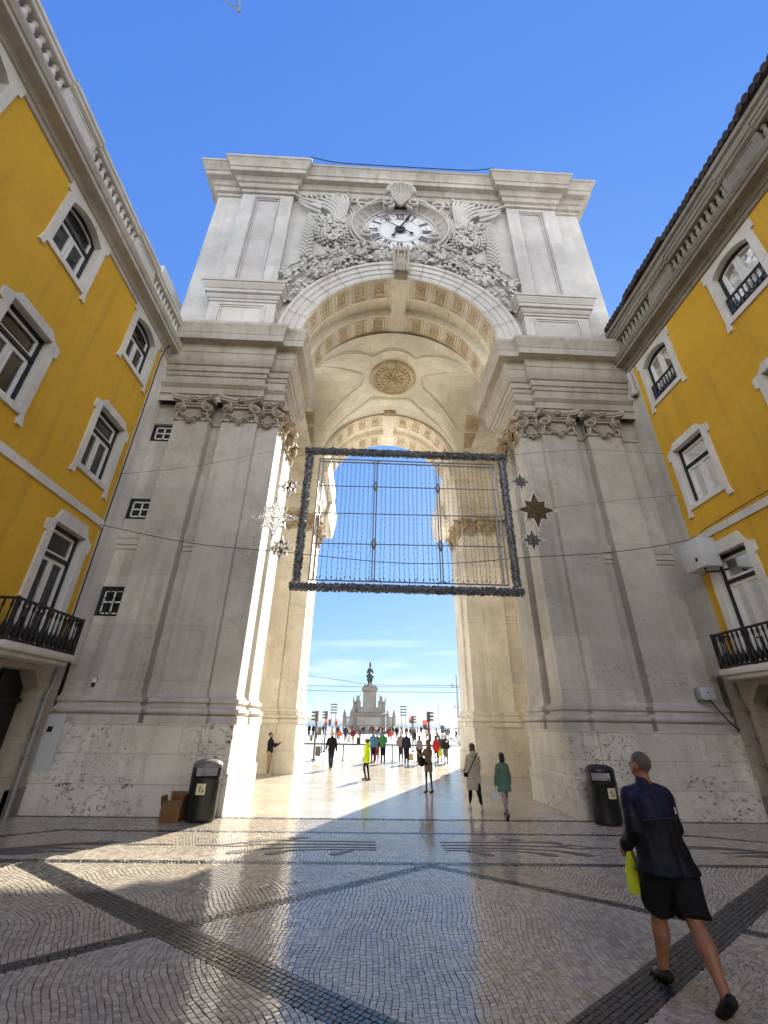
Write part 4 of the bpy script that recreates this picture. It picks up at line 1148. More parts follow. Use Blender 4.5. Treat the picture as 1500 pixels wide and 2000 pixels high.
    for j in range(7):
        ph = [rg.uniform(0, 6) for _ in range(2)]; pts = []
        for i in range(9):
            t = i / 8; a = R(80) - R(54) * t; r = 5.28 + .20 * j + .16 * sin(t * 9 + ph[0]) + .35 * t * (j / 6)
            x, z = r * cos(a), ZC + r * sin(a)
            if x > 5.12: x = 5.12 - rg.uniform(0, .1)
            pts.append((x, YW - .12 - .08 * sin(t * 7 + ph[1]), z))
        q = crv(pts, 5); n = len(q); b.tube(q, [.06 - .03 * i / n for i in range(n)], 6)
        for i in range(2, n, 2):
            p = q[i]
            if p.z > 22.6: continue
            leafshape(b, p + Vector((0, -.03, 0)), rg.uniform(0, 6.3), rg.uniform(.22, .42), rg.uniform(.09, .16), rg.uniform(.2, .7), .06)
        for i in range(3, n, 6): 
            for w in range(3): b.ball(q[i] + Vector((rg.uniform(-.08, .08), -.06, rg.uniform(-.08, .08))), .055, 6, 4)
    # ribbed wave-like fronds under the branches
    for j in range(5):
        pts = []
        for i in range(8):
            t = i / 7; a = R(58) - R(32) * t; r = 5.08 + .13 * j * (1 - t * .3); pts.append((min(5.2, r * cos(a)), YW - .05 - .05 * j * .4, ZC + r * sin(a) + .05))
        b.tube(crv(pts, 4), .06, 6)
    for j in range(6):
        pts = []
        for i in range(6):
            t = i / 5; pts.append((1.0 + 1.9 * t, YW - .12, 21.1 + .12 * j + .35 * sin(t * pi) - .25 * t * (1 - j * .12)))
        b.tube(crv(pts, 4), .045, 6)
    fin(b, s, 'branch_relief', 'relief', smooth=50)
    # scatter of leaves below the clock
    b = MS(s)
    for k in range(120):
        x = rg.uniform(.35, 4.0); zlo = ZC + math.sqrt(max(0, 5.1 ** 2 - x * x)) + .1; z = zlo + rg.random() ** 1.4 * (1.0 if x < 2.4 else 1.2)
        if (x / 1.9) ** 2 + ((z - CK.z) / 1.5) ** 2 < .86: continue
        leafshape(b, (x, YW - .08 - rg.random() * .3, z), rg.uniform(0, 6.3), rg.uniform(.22, .45), rg.uniform(.08, .15), rg.uniform(.1, .6), .07)
    for k in range(4):
        q = crv([(.4 + .2 * k, YW - .25, 21.55 + .05 * k), (1.2 + .2 * k, YW - .3, 21.95), (1.9 + .2 * k, YW - .25, 22.0 - .1 * k), (2.5 + .1 * k, YW - .2, 22.35 - .25 * k)], 6); b.tube(q, .05, 6)
    fin(b, s, 'foliage_relief', 'relief', smooth=50)
mir(relief)
# ------------------------------------------------------------------ yellow buildings left and right
def building(s, label):
    X0 = 8.8; right = s > 0
    root = empty('yellow_building', (s * 10.5, 4, 0), label, 'building')
    def P(a, c, d): return (s * (X0 - d), a, c)
    WY = [10.43, 7.0, 3.57, 0.14, -3.3]
    YE = 11.55
    if right: doors = [10.48, 7.05, 3.6, .17, -3.3]
    # openings
    def arched(yc, hw, z0, zs, zt):
        o = [(yc - hw, z0), (yc + hw, z0), (yc + hw, zs)]
        for k in range(1, 10):
            t = 1 - 2 * k / 10; o.append((yc + hw * t, zs + (zt - zs) * (1 - t * t)))
        return o + [(yc - hw, zs)]
    top = [arched(y + .04, .61, 12.14, 13.70, 13.95) for y in WY]
    mid = [[(y - .61, 8.08), (y + .61, 8.08), (y + .61, 10.04), (y - .61, 10.04)] for y in WY]
    dor = [[(y - .60, 3.42), (y + .60, 3.42), (y + .60, 6.37), (y - .60, 6.37)] for y in WY]
    gd = [[(y - .82, -.05), (y + .82, -.05), (y + .82, 2.62), (y + .48, 2.98), (y - .48, 2.98), (y - .82, 2.62)] for y in WY]
    def grow(o, g=.03):
        cx = (min(p[0] for p in o) + max(p[0] for p in o)) / 2; cz = (min(p[1] for p in o) + max(p[1] for p in o)) / 2
        hx = max(p[0] for p in o) - cx; hz = max(p[1] for p in o) - cz
        return [(cx + (p[0] - cx) * (1 + g / hx), cz + (p[1] - cz) * (1 + g / hz)) for p in o]
    b = MB(); b.poly([(-40, 3.3), (YE, 3.3), (YE, 14.5), (-40, 14.5)], [grow(o) for y_, o in list(zip(WY, top)) + list(zip(WY, mid)) + [(y_, [(p[0], max(p[1], 3.46)) for p in o]) for y_, o in zip(WY, dor)] if y_ > -2], P, -.28, 0)
    wall = b.build('wall', 'yellow', root)
    b = MB(); b.poly([(-40, -.05), (12.0, -.05), (12.0, 3.3), (-40, 3.3)], gd, P, -.35, .02)
    b.build('ground_floor_wall', 'groundfloor', root)
    b = MB(); b.poly([(YE, 3.3), (12.45, 3.3), (12.45, 14.5), (YE, 14.5)], [], P, 0, .015); b.build('corner_strip', 'surround' if not right else 'stone', root)
    # closing volume
    b = MB(); xo = 24.0
    b.add([P(-40, 0, -.4), P(12.4, 0, -.4), P(12.4, 15.2, -.4), P(-40, 15.2, -.4)], [(0, 1, 2, 3)]) if False else None
    b.add([(s * xo, -40, 0), (s * xo, 12.4, 0), (s * xo, 12.4, 14.6), (s * xo, -40, 14.6), (s * 9.2, -40, 14.6), (s * 9.2, 12.4, 14.6)], [(0, 1, 2, 3), (2, 3, 4, 5)])
    b.build('outer_shell', 'white_wall', root)
    # plinth, band
    b = MB(); b.box(s * (X0 - .05), s * (X0 + .2), -40, WY[0] - .85, -.05, .55); b.box(s * (X0 - .05), s * (X0 + .2), WY[0] + .85, 12.0, -.05, .55); b.build('plinth', 'dirtystone', root)
    b = MB(); b.poly([(-40, 6.94), (YE, 6.94), (YE, 7.15), (-40, 7.15)], [], P, 0, .05); b.build('string_course', 'surround', root)
    # cornice
    dz = .22 if right else 0.0
    prof = [(0, 14.0), (.05, 14.02), (.05, 14.16), (.10, 14.18), (.10, 14.24), (.15, 14.3), (.40, 14.34), (.40, 14.46), (.44, 14.48), (.48, 14.56), (.50, 14.60), (.50, 14.66), (-.4, 14.70)]
    prof = [(d, z + dz) for d, z in prof]
    plan = [(s * X0, -40), (s * X0, 12.2)] if s < 0 else [(X0, 12.2), (X0, -40)]
    cd = MB(); cd.sweep(plan, prof)
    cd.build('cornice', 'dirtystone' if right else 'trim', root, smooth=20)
    # roof balustrade: tall panels and baluster bays
    ZB = 14.66 + dz
    bl = MB(); d0, d1 = .06, .36
    yp = [(-1.9, -.75), (1.4, 2.55), (4.8, 5.95), (8.24, 9.42)] if not right else [(-1.9, -.7), (1.45, 2.6), (4.9, 6.05), (8.35, 9.45)]
    for y0, y1 in yp:
        bl.box(s * (X0 - d0), s * (X0 - d1), y0, y1, ZB, ZB + .72)
        bl.poly([(y0 + .10, ZB + .14), (y1 - .10, ZB + .14), (y1 - .10, ZB + .64), (y0 + .10, ZB + .64)], [[(y0 + .15, ZB + .19), (y1 - .15, ZB + .19), (y1 - .15, ZB + .59), (y0 + .15, ZB + .59)]], P, .34, .38)
    bl.box(s * (X0 - d0), s * (X0 - d1), -40, yp[0][0], ZB, ZB + .7)
    bl.box(s * (X0 - d0 + .02), s * (X0 - d1), -1, 12.2, ZB - .02, ZB + .09)
    bl.box(s * (X0 + .25), s * (X0 + .45), -40, 12.2, ZB - .1, ZB + .85)
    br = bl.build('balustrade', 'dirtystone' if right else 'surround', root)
    rail = MB(); rp = [(.38, ZB + .68), (.41, ZB + .70), (.42, ZB + .78), (.46, ZB + .81), (.46, ZB + .92), (.43, ZB + .96), (.02, ZB + .98), (.02, ZB + .68), (.38, ZB + .68)]
    rail.sweep(plan, rp)
    for y0, y1 in yp:
        pl = [(s * X0, y0 - .03), (s * X0, y1 + .03)]; pl = pl if s < 0 else pl[::-1]
        rail.sweep(pl, [(d + .035, z + .03) for d, z in rp])
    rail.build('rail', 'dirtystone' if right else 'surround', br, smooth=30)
    edges = [yp[0][1]] + [v for p in yp[1:] for v in p] + [12.2]
    bays = list(zip(edges[0::2], edges[1::2]))
    one = None
    for y0, y1 in bays:
        n = max(3, round((y1 - y0) / .215))
        for k in range(n):
            y = y0 + (k + .5) * (y1 - y0) / n
            if y < -.8 or y > 12: continue
            if one is None:
                b = MB(); b.lathe((0, 0, 0), [(.070, 0), (.070, .05), (.045, .08), (.05, .13), (.082, .25), (.078, .33), (.045, .44), (.04, .49), (.065, .53), (.065, .62)], 8)
                one = b.build('baluster', 'dirtystone' if right else 'surround', br, smooth=50, org=(0, 0, 0)); o = one
            else:
                o = one.copy(); COL.objects.link(o); o.parent = br
            o.location = Vector((s * (X0 - .26), y, ZB + .085)) - root.location
    # a window = surround > frame, sash, panes, curtain
    def glazing(par, yc, hw, z0, z1, arch=None, trans=None, door=False, curtain=True, iron=False):
        if arch:
            out = arched(yc, hw, z0, arch[0], z1); inn = arched(yc, hw - .075, z0 + .03, arch[0] - .03, z1 - .08)
        else:
            out = [(yc - hw, z0), (yc + hw, z0), (yc + hw, z1), (yc - hw, z1)]; inn = [(yc - hw + .075, z0 + .03), (yc + hw - .075, z0 + .03), (yc + hw - .075, z1 - .09), (yc - hw + .075, z1 - .09)]
        b = MB(); b.poly(out, [inn], P, -.28, -.13, True)
        zt = trans if trans else None
        if zt: b.box(s * (X0 + .28), s * (X0 + .12), yc - hw + .02, yc + hw - .02, zt - .045, zt + .045)
        fr = b.build('frame', 'darkframe', par)
        # sashes
        def sash(o, w, d=-.165, bar=None):
            # inward offset polygon (convex, approx)
            cx = sum(p[0] for p in o) / len(o); cz = sum(p[1] for p in o) / len(o)
            hx = max(abs(p[0] - cx) for p in o); hz = max(abs(p[1] - cz) for p in o)
            i_ = [(cx + (p[0] - cx) * (1 - w / hx), cz + (p[1] - cz) * (1 - w / hz)) for p in o]
            b = MB(); b.poly(o, [i_], P, -.23, d)
            if bar:
                for zz in bar: b.box(s * (X0 + .22), s * (X0 + .17), min(p[0] for p in i_), max(p[0] for p in i_), zz - .02, zz + .02)
            sh = b.build('sash', 'sash', par)
            b = MB(); b.poly(i_, [], P, -.20, -.20); b.build('pane', 'glass', sh)
        zi1 = (z1 - .10); y0, y1 = yc - hw + .085, yc + hw - .085
        zl = z0 + .04; zc_ = (zt - .055) if zt else zi1
        bar = [z0 + (zc_ - z0) * .42] if door else None
        if arch and not zt:
            for q0, q1, sg in ((y0, yc - .005, -1), (yc + .005, y1, 1)):
                o = [(q0, zl), (q1, zl)]
                for k in range(0, 7):
                    yy = q1 + (q0 - q1) * k / 6; t = (yy - yc) / hw; o.append((yy, arch[0] - .03 + (z1 - .09 - arch[0]) * (1 - t * t)))
                sash(o, .085)
        else:
            sash([(y0, zl), (yc - .005, zl), (yc - .005, zc_), (y0, zc_)], .085, bar=bar); sash([(yc + .005, zl), (y1, zl), (y1, zc_), (yc + .005, zc_)], .085, bar=bar)
            if zt:
                if arch:
                    o = [(y0, zt + .055), (y1, zt + .055)]
                    for k in range(0, 9):
                        yy = y1 + (y0 - y1) * k / 8; t = (yy - yc) / hw; o.append((yy, arch[0] - .03 + (z1 - .09 - arch[0]) * (1 - t * t)))
                    sash(o, .06)
                else: sash([(y0, zt + .055), (y1, zt + .055), (y1, zi1), (y0, zi1)], .06)
        # curtain and dark room behind
        b = MB(); n = 26
        if curtain:
            for q0, q1 in ((yc - hw * .95, yc - hw * .30), (yc + hw * .30, yc + hw * .95)):
                vs = []
                for k in range(n + 1):
                    y = q0 + (q1 - q0) * k / n; d = -.40 - .035 * sin(k * 1.9) - .02 * sin(k * .7); vs += [P(y, z0 + .05, d), P(y, (zt or z1) - .05, d)]
                b.add(vs, [(2 * k, 2 * k + 2, 2 * k + 3, 2 * k + 1) for k in range(n)])
            b.build('curtain', 'curtain', par)
        b = MB(); b.box(s * (X0 + .285), s * (X0 + 1.2), yc - hw - .1, yc + hw + .1, z0 - .02, z1 + .1)
        b.f = [f for i, f in enumerate(b.f) if i != (5 if s > 0 else 3)]; b.m = b.m[:5]
        b.build('room', 'interior', par)
    def surround(o, hole, name, d=.06):
        b = MB(); b.poly(o, [hole], P, -.3, d); w = b.build(name, 'surround', root); return w
    def rail_iron(par, yc, hw, z0, z1, d, sides=True, dn=0):
        b = MB(); n = 15 if hw > .8 else 8
        X = lambda dd: s * (X0 - dd)
        b.box(X(d - .02), X(d + .03), yc - hw, yc + hw, z1 - .05, z1); b.box(X(d - .02), X(d + .03), yc - hw, yc + hw, z0, z0 + .045); 
        prof = [(.018, 0), (.022, .05), (.05, .12), (.055, .25), (.035, .36), (.018, .45), (.016, .62), (.014, .72), (.03, .82), (.022, .9), (.022, 1)]
        H = z1 - z0
        for k in range(n):
            y = yc - hw + (k + .5) * 2 * hw / n; b.lathe((X(d), y, z0), [(r * 1.15, h * H) for r, h in prof], 6)
        for y in (yc - hw, yc + hw): b.box(X(d - .02), X(d + .025), y - .025, y + .025, z0 - .03, z1 + .02)
        if sides:
            for y in (yc - hw, yc + hw):
                b.box(X(0), X(d), y - .02, y + .02, z1 - .05, z1); b.box(X(0), X(d), y - .02, y + .02, z0, z0 + .04)
                for k in range(3): b.lathe((X(d * (k + .5) / 3), y, z0), [(r * 1.1, h * H) for r, h in prof], 6)
        return b.build('railing', 'iron', par, smooth=45)
    for i, yc in enumerate(WY):
        if yc < -2: continue
        # upper arched window
        y = yc + .04
        o = [(y - .86, 11.80), (y - .72, 11.80), (y - .70, 11.98), (y + .70, 11.98), (y + .72, 11.80), (y + .86, 11.80), (y + .80, 12.1), (y + .80, 13.80), (y + .88, 13.82), (y + .88, 14.13), (y - .88, 14.13), (y - .88, 13.82), (y - .80, 13.80), (y - .80, 12.1)]
        w = surround(o, top[i], 'window')
        glazing(w, y, .605, 12.15, 13.94, arch=(13.70,), trans=None if right else 13.22, curtain=False)
        if right: rail_iron(w, y, .56, 12.2, 12.78, -.03, sides=False)
        # middle window
        y = yc
        o = [(y - .86, 7.72), (y - .70, 7.72), (y - .68, 7.93), (y + .68, 7.93), (y + .70, 7.72), (y + .86, 7.72), (y + .79, 8.0), (y + .79, 9.75), (y + .88, 9.78), (y + .88, 10.05), (y + .66, 10.12), (y + .52, 10.29), (y - .52, 10.29), (y - .66, 10.12), (y - .88, 10.05), (y - .88, 9.78), (y - .79, 9.75), (y - .79, 8.0)]
        w = surround(o, mid[i], 'window'); glazing(w, y, .605, 8.09, 10.03, trans=9.36, curtain=(i + (1 if right else 0)) % 2 == 0)
        # balcony door
        o = [(y - .82, 3.4), (y + .82, 3.4), (y + .80, 6.0), (y + .88, 6.05), (y + .88, 6.32), (y + .66, 6.42), (y + .52, 6.72), (y - .52, 6.72), (y - .66, 6.42), (y - .88, 6.32), (y - .88, 6.05), (y - .80, 6.0)]
        hole = [(y - .60, 3.42), (y + .60, 3.42), (y + .60, 6.37), (y - .60, 6.37)]
        w = surround(o, hole, 'balcony_door'); glazing(w, y, .595, 3.42, 6.36, trans=5.62, door=True)
        b = MB(); sl = [(s * X0, y - 1.35), (s * (X0 - .55), y - 1.35), (s * (X0 - .55), y + .93), (s * X0, y + .93)]
        y0, y1 = (y - 1.45, y + .93)
        b.box(s * X0, s * (X0 - .60), y0, y1, 3.22, 3.38, .04); b.box(s * X0, s * (X0 - .5), y0 + .08, y1 - .08, 3.12, 3.22, .03)
        bc = b.build('balcony', 'surround', root, smooth=35); rail_iron(bc, (y0 + y1) / 2, (y1 - y0) / 2 - .05, 3.40, 4.25, .52)
        # ground floor door
        b = MB(); b.poly([(yc - 1.0, -.02), (yc + 1.0, -.02), (yc + 1.0, 2.7), (yc + .56, 3.14), (yc - .56, 3.14), (yc - 1.0, 2.7)], [gd[i]], P, .02, .05); gdo = b.build('ground_door', 'groundfloor', root)
        b = MB(); b.poly(gd[i], [], P, -.33, -.33)
        if right:
            b.build('door_leaf', 'darkframe', gdo)
            b = MB()
            for q in ((-.70, -.05, .9, 2.0), (.05, .70, .9, 2.0), (-.70, -.05, 2.15, 2.75), (.05, .70, 2.15, 2.75)):
                b.poly([(yc + q[0], q[2]), (yc + q[1], q[2]), (yc + q[1], q[3]), (yc + q[0], q[3])], [[(yc + q[0] + .08, q[2] + .08), (yc + q[1] - .08, q[2] + .08), (yc + q[1] - .08, q[3] - .08), (yc + q[0] + .08, q[3] - .08)]], P, -.33, -.29)
            b.build('sash', 'sash', gdo)
        else:
            b.build('door_leaf', 'black', gdo)
            b = MB(); b.box(s * (X0 + .33), s * (X0 + .24), yc - .8, yc + .8, 2.3, 2.38); b.box(s * (X0 + .33), s * (X0 + .26), yc - .03, yc + .03, -.02, 2.9); b.build('door_rail', 'darkframe', gdo)
    # downpipe at the corner and iron bracket
    b = MB(); Y = 11.62
    b.tube([(s * (X0 - .08), Y, 3.1), (s * (X0 - .08), Y, 2.7), (s * (X0 - .10), Y - .1, 2.5), (s * (X0 - .10), Y - .1, 0)], .035, 8)
    for z in (2.4, 1.8, 1.2): b.box(s * X0, s * (X0 - .14), Y - .22, Y + .02, z, z + .02)
    b.build('downpipe', 'grey' if not right else 'dirtystone', root, smooth=40)
    if right:
        b = MB(); b.tube([(X0 - .1, 11.75, 14.1), (X0 - .1, 11.75, 13.2)], .09, 10); b.lathe((X0 - .1, 11.75, 13.0), [(.1, 0), (.15, .05), (.15, .16), (.1, .2)], 12); b.build('downpipe', 'trim', root, smooth=40)
        # attic cornice and pantile eaves above the balustrade
        b = MB(); b.sweep(plan, [(-.02, 15.8), (-.02, 16.2), (.04, 16.22), (.06, 16.34), (.12, 16.38), (.12, 16.5), (.20, 16.54), (.20, 16.70), (-.5, 16.74)])
        b.build('eaves', 'dirtystone', root, smooth=20)
        steps = [(-6, 1.5, 0.05), (1.5, 5.0, 0.14), (5.0, 8.3, 0.05), (8.3, 10.6, .14), (10.6, 12.15, .05)]
        b = MB(); rg = random.Random(4)
        for y0, y1, dd in steps:
            n = int((y1 - y0) / .19)
            for k in range(n):
                y = y0 + (k + .5) * (y1 - y0) / n; j = rg.uniform(-.02, .02)
                b.tube([(X0 - .20 - dd + j, y, 16.82), (X0 + 1.4, y, 17.3 + j)], [.10, .085], 8)
                b.tube([(X0 - .17 - dd + j, y, 16.90), (X0 + .4, y, 17.08 + j)], [.098, .09], 8)
            b.box(X0 - .14 - dd, X0 + 1.4, y0, y1, 16.74, 16.8)
        b.build('roof', 'tile', root, smooth=50)
    else:
        b = MB(); b.box(-9.9, -14, 11.6, 15, 14.6, 18.9); b.build('penthouse', 'white_wall', root)
        b = MB(); yy = 12.35
        b.box(-8.95, -8.35, 11.985, 11.94, .86, 2.07, .01); cb = b.build('meter_cabinet', 'lightgrey', root)
        b = MB(); b.box(-8.70, -8.58, 11.945, 11.93, 1.68, 1.80); b.build('vent', 'black', cb)
        b = MB(); b.tube(crv([(-8.3, 11.75, 15.5), (-8.28, 11.6, 14.7), (-8.70, 11.55, 14.0), (-8.76, 11.57, 12), (-8.76, 11.56, 8), (-8.76, 11.57, 3.2)], 6), .02, 5); b.build('cable', 'cable', root)
    return root
BL = building(-1, 'yellow building with white roof balustrade and tall white sash windows, left of the arch')
BR = building(1, 'yellow building with weathered cornice and dark roof tiles, right of the arch')
# ------------------------------------------------------------------ street furniture and decorations
def litter_bin(x, y, tilt, label, side):
    root = empty('litter_bin', (x, y, 0), label, 'bin', 'black litter bins at the arch piers')
    def ring(b, prof, n=28):
        vs = []
        for r, z in prof:
            for k in range(n):
                a = 2 * pi * k / n; vs.append((x + .33 * r * cos(a), y + .25 * r * sin(a), z))
        b.add(vs, [(j * n + k, j * n + (k + 1) % n, (j + 1) * n + (k + 1) % n, (j + 1) * n + k) for j in range(len(prof) - 1) for k in range(n)])
    b = MB(); ring(b, [(0, .02), (.94, .02), (.98, .05), (1, .1), (1.0, .78), (1.03, .79), (1.03, .82), (.97, .83), (.93, .80), (0, .80)]); b.build('bin_body', 'plastic', root, smooth=40)
    # hood: four posts' worth of shell with two openings, domed lid
    b = MB(); n = 28; vs = []
    def shell(z0, z1, pred):
        for k in range(n):
            a0, a1 = 2 * pi * k / n, 2 * pi * (k + 1) / n
            if not pred((a0 + a1) / 2): continue
            P = lambda a, z, r=1.0: (x + .33 * r * cos(a), y + .25 * r * sin(a), z)
            b.add([P(a0, z0), P(a1, z0), P(a1, z1), P(a0, z1), P(a0, z0, .9), P(a1, z0, .9), P(a1, z1, .9), P(a0, z1, .9)], [(0, 1, 2, 3), (5, 4, 7, 6), (1, 5, 6, 2), (4, 0, 3, 7)])
    shell(.82, 1.04, lambda a: abs(sin(a)) < .52)
    b.build('hood_post', 'plastic', root)
    b = MB(); ring(b, [(0, 1.02), (.90, 1.02), (1.0, 1.03), (1.02, 1.06), (.98, 1.10), (.84, 1.145), (.55, 1.18), (0, 1.195)]); b.build('lid', 'binlid' if side < 0 else 'plastic', root, smooth=40)
    b = MB(); P = lambda a, c, d: (x + a, y - .25 * math.sqrt(max(0, 1 - (a / .33) ** 2)) - d, c)
    xs = [-.10 + .05 * k for k in range(5)] if side < 0 else [-.02 + .05 * k for k in range(5)]
    vs = []
    for a in xs: vs += [P(a, .52, .006), P(a, .73, .006)]
    b.add(vs, [(2 * k, 2 * k + 2, 2 * k + 3, 2 * k + 1) for k in range(4)]); st = b.build('sticker', 'sticker', root)
    b = MB(); m = xs[2]; b.lathe((x + m - .02, P(m, 0, .009)[1], .675), [(.014, 0), (0, -.002)], 10, axis='y')
    b.poly([(m - .045, .655), (m + .03, .662), (m + .03, .645), (m - .03, .64), (m - .01, .60), (m + .015, .565), (m - .008, .562), (m - .035, .61)], [], lambda a, c, d: P(a, c, .009), 0, 0)
    b.poly([(m + .025, .62), (m + .06, .62), (m + .052, .565), (m + .033, .565)], [], lambda a, c, d: P(a, c, .009), 0, 0); b.build('mark', 'black', st)
litter_bin(-4.55, 11.52, 0, 'black oval litter bin with grey domed lid, beside the cardboard box', -1)
litter_bin(4.68, 11.60, 0, 'all-black oval litter bin by the right pier, behind the walking man', 1)

def carton():
    root = empty('cardboard_box', (-5.15, 11.5, 0), 'open brown cardboard box with raised flaps by the left pier', 'box')
    x0, x1, y0, y1, h = -5.36, -4.94, 11.34, 11.70, .30
    b = MB()
    for q in ((x0, x1, y0, y0 + .008), (x0, x1, y1 - .008, y1), (x0, x0 + .008, y0 + .008, y1 - .008), (x1 - .008, x1, y0 + .008, y1 - .008)): b.box(q[0], q[1], q[2], q[3], .002, h)
    b.box(x0 + .008, x1 - .008, y0 + .008, y1 - .008, .002, .012); b.build('carton_body', 'card', root)
    def flap(p, q, d, L, name='flap'):
        p, q, d = Vector(p), Vector(q), Vector(d).normalized(); n = (q - p).cross(d).normalized() * .008
        vs = [p, q, q + d * L - (q - p) * .03, p + d * L + (q - p) * .03]
        b = MB(); b.add(vs + [v + n for v in vs], [(0, 1, 2, 3), (7, 6, 5, 4), (0, 4, 5, 1), (1, 5, 6, 2), (2, 6, 7, 3), (3, 7, 4, 0)]); b.build(name, 'card', root)
    flap((x0 + .05, y1, h), (x1, y1, h), (0, -.15, 1), .24); flap((x0, y0, h), (x1, y0, h), (0, .75, .55), .14)
    flap((x0, y1, h), (x0, y0, h), (-.25, 0, 1), .18); flap((x1, y0, h), (x1, y1, h), (.1, 0, 1), .19)
    b = MB(); b.box(x0 + .12, x1 - .1, y0 + .12, y1 - .05, .16, .38, .02); b.build('packing', 'cardin', root)
carton()

# grey cabinets on the right
b = MB(); b.box(8.28, 8.80, 10.72, 11.50, 6.02, 6.88, .03)
for y in (10.8, 11.42):
    for z in (6.1, 6.8): b.lathe((8.26, y, z), [(0, 0), (.02, 0), (.02, .03)], 8, axis='x')
lb = tag(b.build('equipment_box', 'lightgrey', smooth=40), 'large pale grey equipment box fixed high beside the right balcony', 'box')
b = MB(); b.box(8.272, 8.279, 10.92, 11.0, 6.22, 6.32); b.build('latch', 'black', lb)
b = MB(); b.tube([(8.4, 10.9, 6.03), (8.4, 10.9, 5.9), (8.6, 10.7, 5.86), (8.8, 10.6, 5.9)], .03, 6); b.build('bracket', 'iron', lb, smooth=50)
b = MB(); b.box(8.22, 8.62, 12.22, 12.44, 2.70, 3.02, .015); eb = tag(b.build('junction_box', 'lightgrey', smooth=40), 'small grey junction box low on the right pier with a black cable below', 'box')
b = MB(); b.tube(crv([(8.45, 12.3, 2.70), (8.5, 12.28, 2.62), (8.62, 12.08, 2.2), (8.75, 12.0, 2.0), (8.86, 11.95, 1.9)], 4), .02, 6); b.build('cable', 'cable', eb, smooth=50)
b = MB(); b.lathe((8.42, 12.21, 2.88), [(0, 0), (.02, 0), (.02, .02)], 8, axis='y'); b.build('lock', 'black', eb)

# the big light frame hanging in the arch
FY = 11.0
FR = empty('light_screen', (0.05, FY, 5.05), 'large rectangular tinsel-covered light frame hung on cables before the arch', 'light screen')
def garland(p, q, seed):
    rg = random.Random(seed); p, q = Vector(p), Vector(q); d = q - p; L = d.length; d.normalize()
    a = Vector((0, 1, 0)); c = d.cross(a).normalized(); b = MB()
    b.tube([p, q], .095, 8)
    for i in range(int(L * 420)):
        t = rg.random() * L; an = rg.uniform(0, 2 * pi); o = (a * cos(an) + c * sin(an))
        k = p + d * t; r0 = .082; r1 = rg.uniform(.105, .138); s = (d * rg.uniform(-1, 1) + o.cross(d) * rg.uniform(-.6, .6)).normalized(); w = rg.uniform(.010, .028)
        sh = d * rg.uniform(-.05, .05)
        b.add([k + o * r0 - s * w, k + o * r0 + s * w, k + o * r1 + s * w * .8 + sh, k + o * r1 - s * w * .8 + sh], [(0, 1, 2, 3)])
    return b
xl, xr, zb_, zt_ = -2.92, 3.04, 5.20, 9.52
for i, (p, q) in enumerate((((xl - .16, FY, zt_), (xr + .16, FY, zt_)), ((xl - .16, FY, zb_), (xr + .16, FY, zb_)), ((xl, FY, zb_ + .15), (xl, FY, zt_ - .15)), ((xr, FY, zb_ + .15), (xr, FY, zt_ - .15)))):
    garland(p, q, 30 + i).build('tinsel_garland', 'tinsel', FR)
b = MB(); il, ir, ib, it = -2.60, 2.82, 5.40, 9.27
for p, q in (((il, it), (ir, it)), ((il, it - .10), (ir, it - .10)), ((il, ib), (ir, ib)), ((il, ib), (il, it)), ((ir, ib), (ir, it)), ((il + .12, ib), (il + .12, it)), ((ir - .12, ib), (ir - .12, it))): b.tube([(p[0], FY + .04, p[1]), (q[0], FY + .04, q[1])], .022, 6)
for k in range(7):
    x = il + (ir - il) * (k + .5) / 7
    b.tube([(x, FY + .04, it), (x, FY + .02, zt_ - .1)], .012, 5); b.tube([(x, FY + .04, ib), (x, FY + .02, zb_ + .1)], .012, 5)
b.build('inner_rail', 'steel', FR, smooth=50)
for x in (-.88, 1.0):
    b = MB(); b.tube([(x - .03, FY + .04, ib), (x - .03, FY + .04, it)], .018, 6); b.tube([(x + .04, FY + .04, ib), (x + .04, FY + .04, it)], .018, 6)
    for z in (8.34, 6.48): b.tube([(x, FY + .03, z - .16), (x, FY + .03, z - .06), (x, FY + .03, z + .06), (x, FY + .03, z + .16)], [.03, .07, .07, .03], 8)
    for z in (it - .1, ib + .06):
        for s in (1, -1): b.tube([(x, FY + .03, z), (x + s * .14, FY + .03, z + (.08 if z > 7 else -.04))], .014, 5)
    b.build('mullion', 'steel', FR, smooth=50)
for z in (8.34, 7.43, 6.48):
    b = MB(); b.tube([(il, FY + .07, z - .01), (ir, FY + .07, z + .05)], .016, 6); b.build('crossbar', 'steel', FR)
rg = random.Random(8); one = None
for k in range(39):
    x = il + .18 + (ir - il - .36) * k / 38
    if one is None:
        b = MB(); b.tube([(0, 0, 0), (0, 0, -3.68)], .0055, 4)
        for i in range(24):
            z = -.08 - i * .152; b.tube([(0, 0, z), (rg.choice((-1, 1)) * .035, -.01, z + .006)], .008, 4)
        b.tube([(0, 0, -3.68), (.02, 0, -3.76)], .018, 5)
        one = b.build('light_string', flat('light_string_wire', (0.14, 0.18, 0.26), 0.5), FR, org=(0, 0, 0)); o = one
    else:
        o = one.copy(); COL.objects.link(o); o.parent = FR
    o.location = Vector((x, FY + .05 + rg.uniform(-.01, .01), it - .06 + rg.uniform(-.05, .02))) - Vector(FR.location)
    o.rotation_euler = (0, rg.gauss(0, .004), rg.choice((0, pi)))

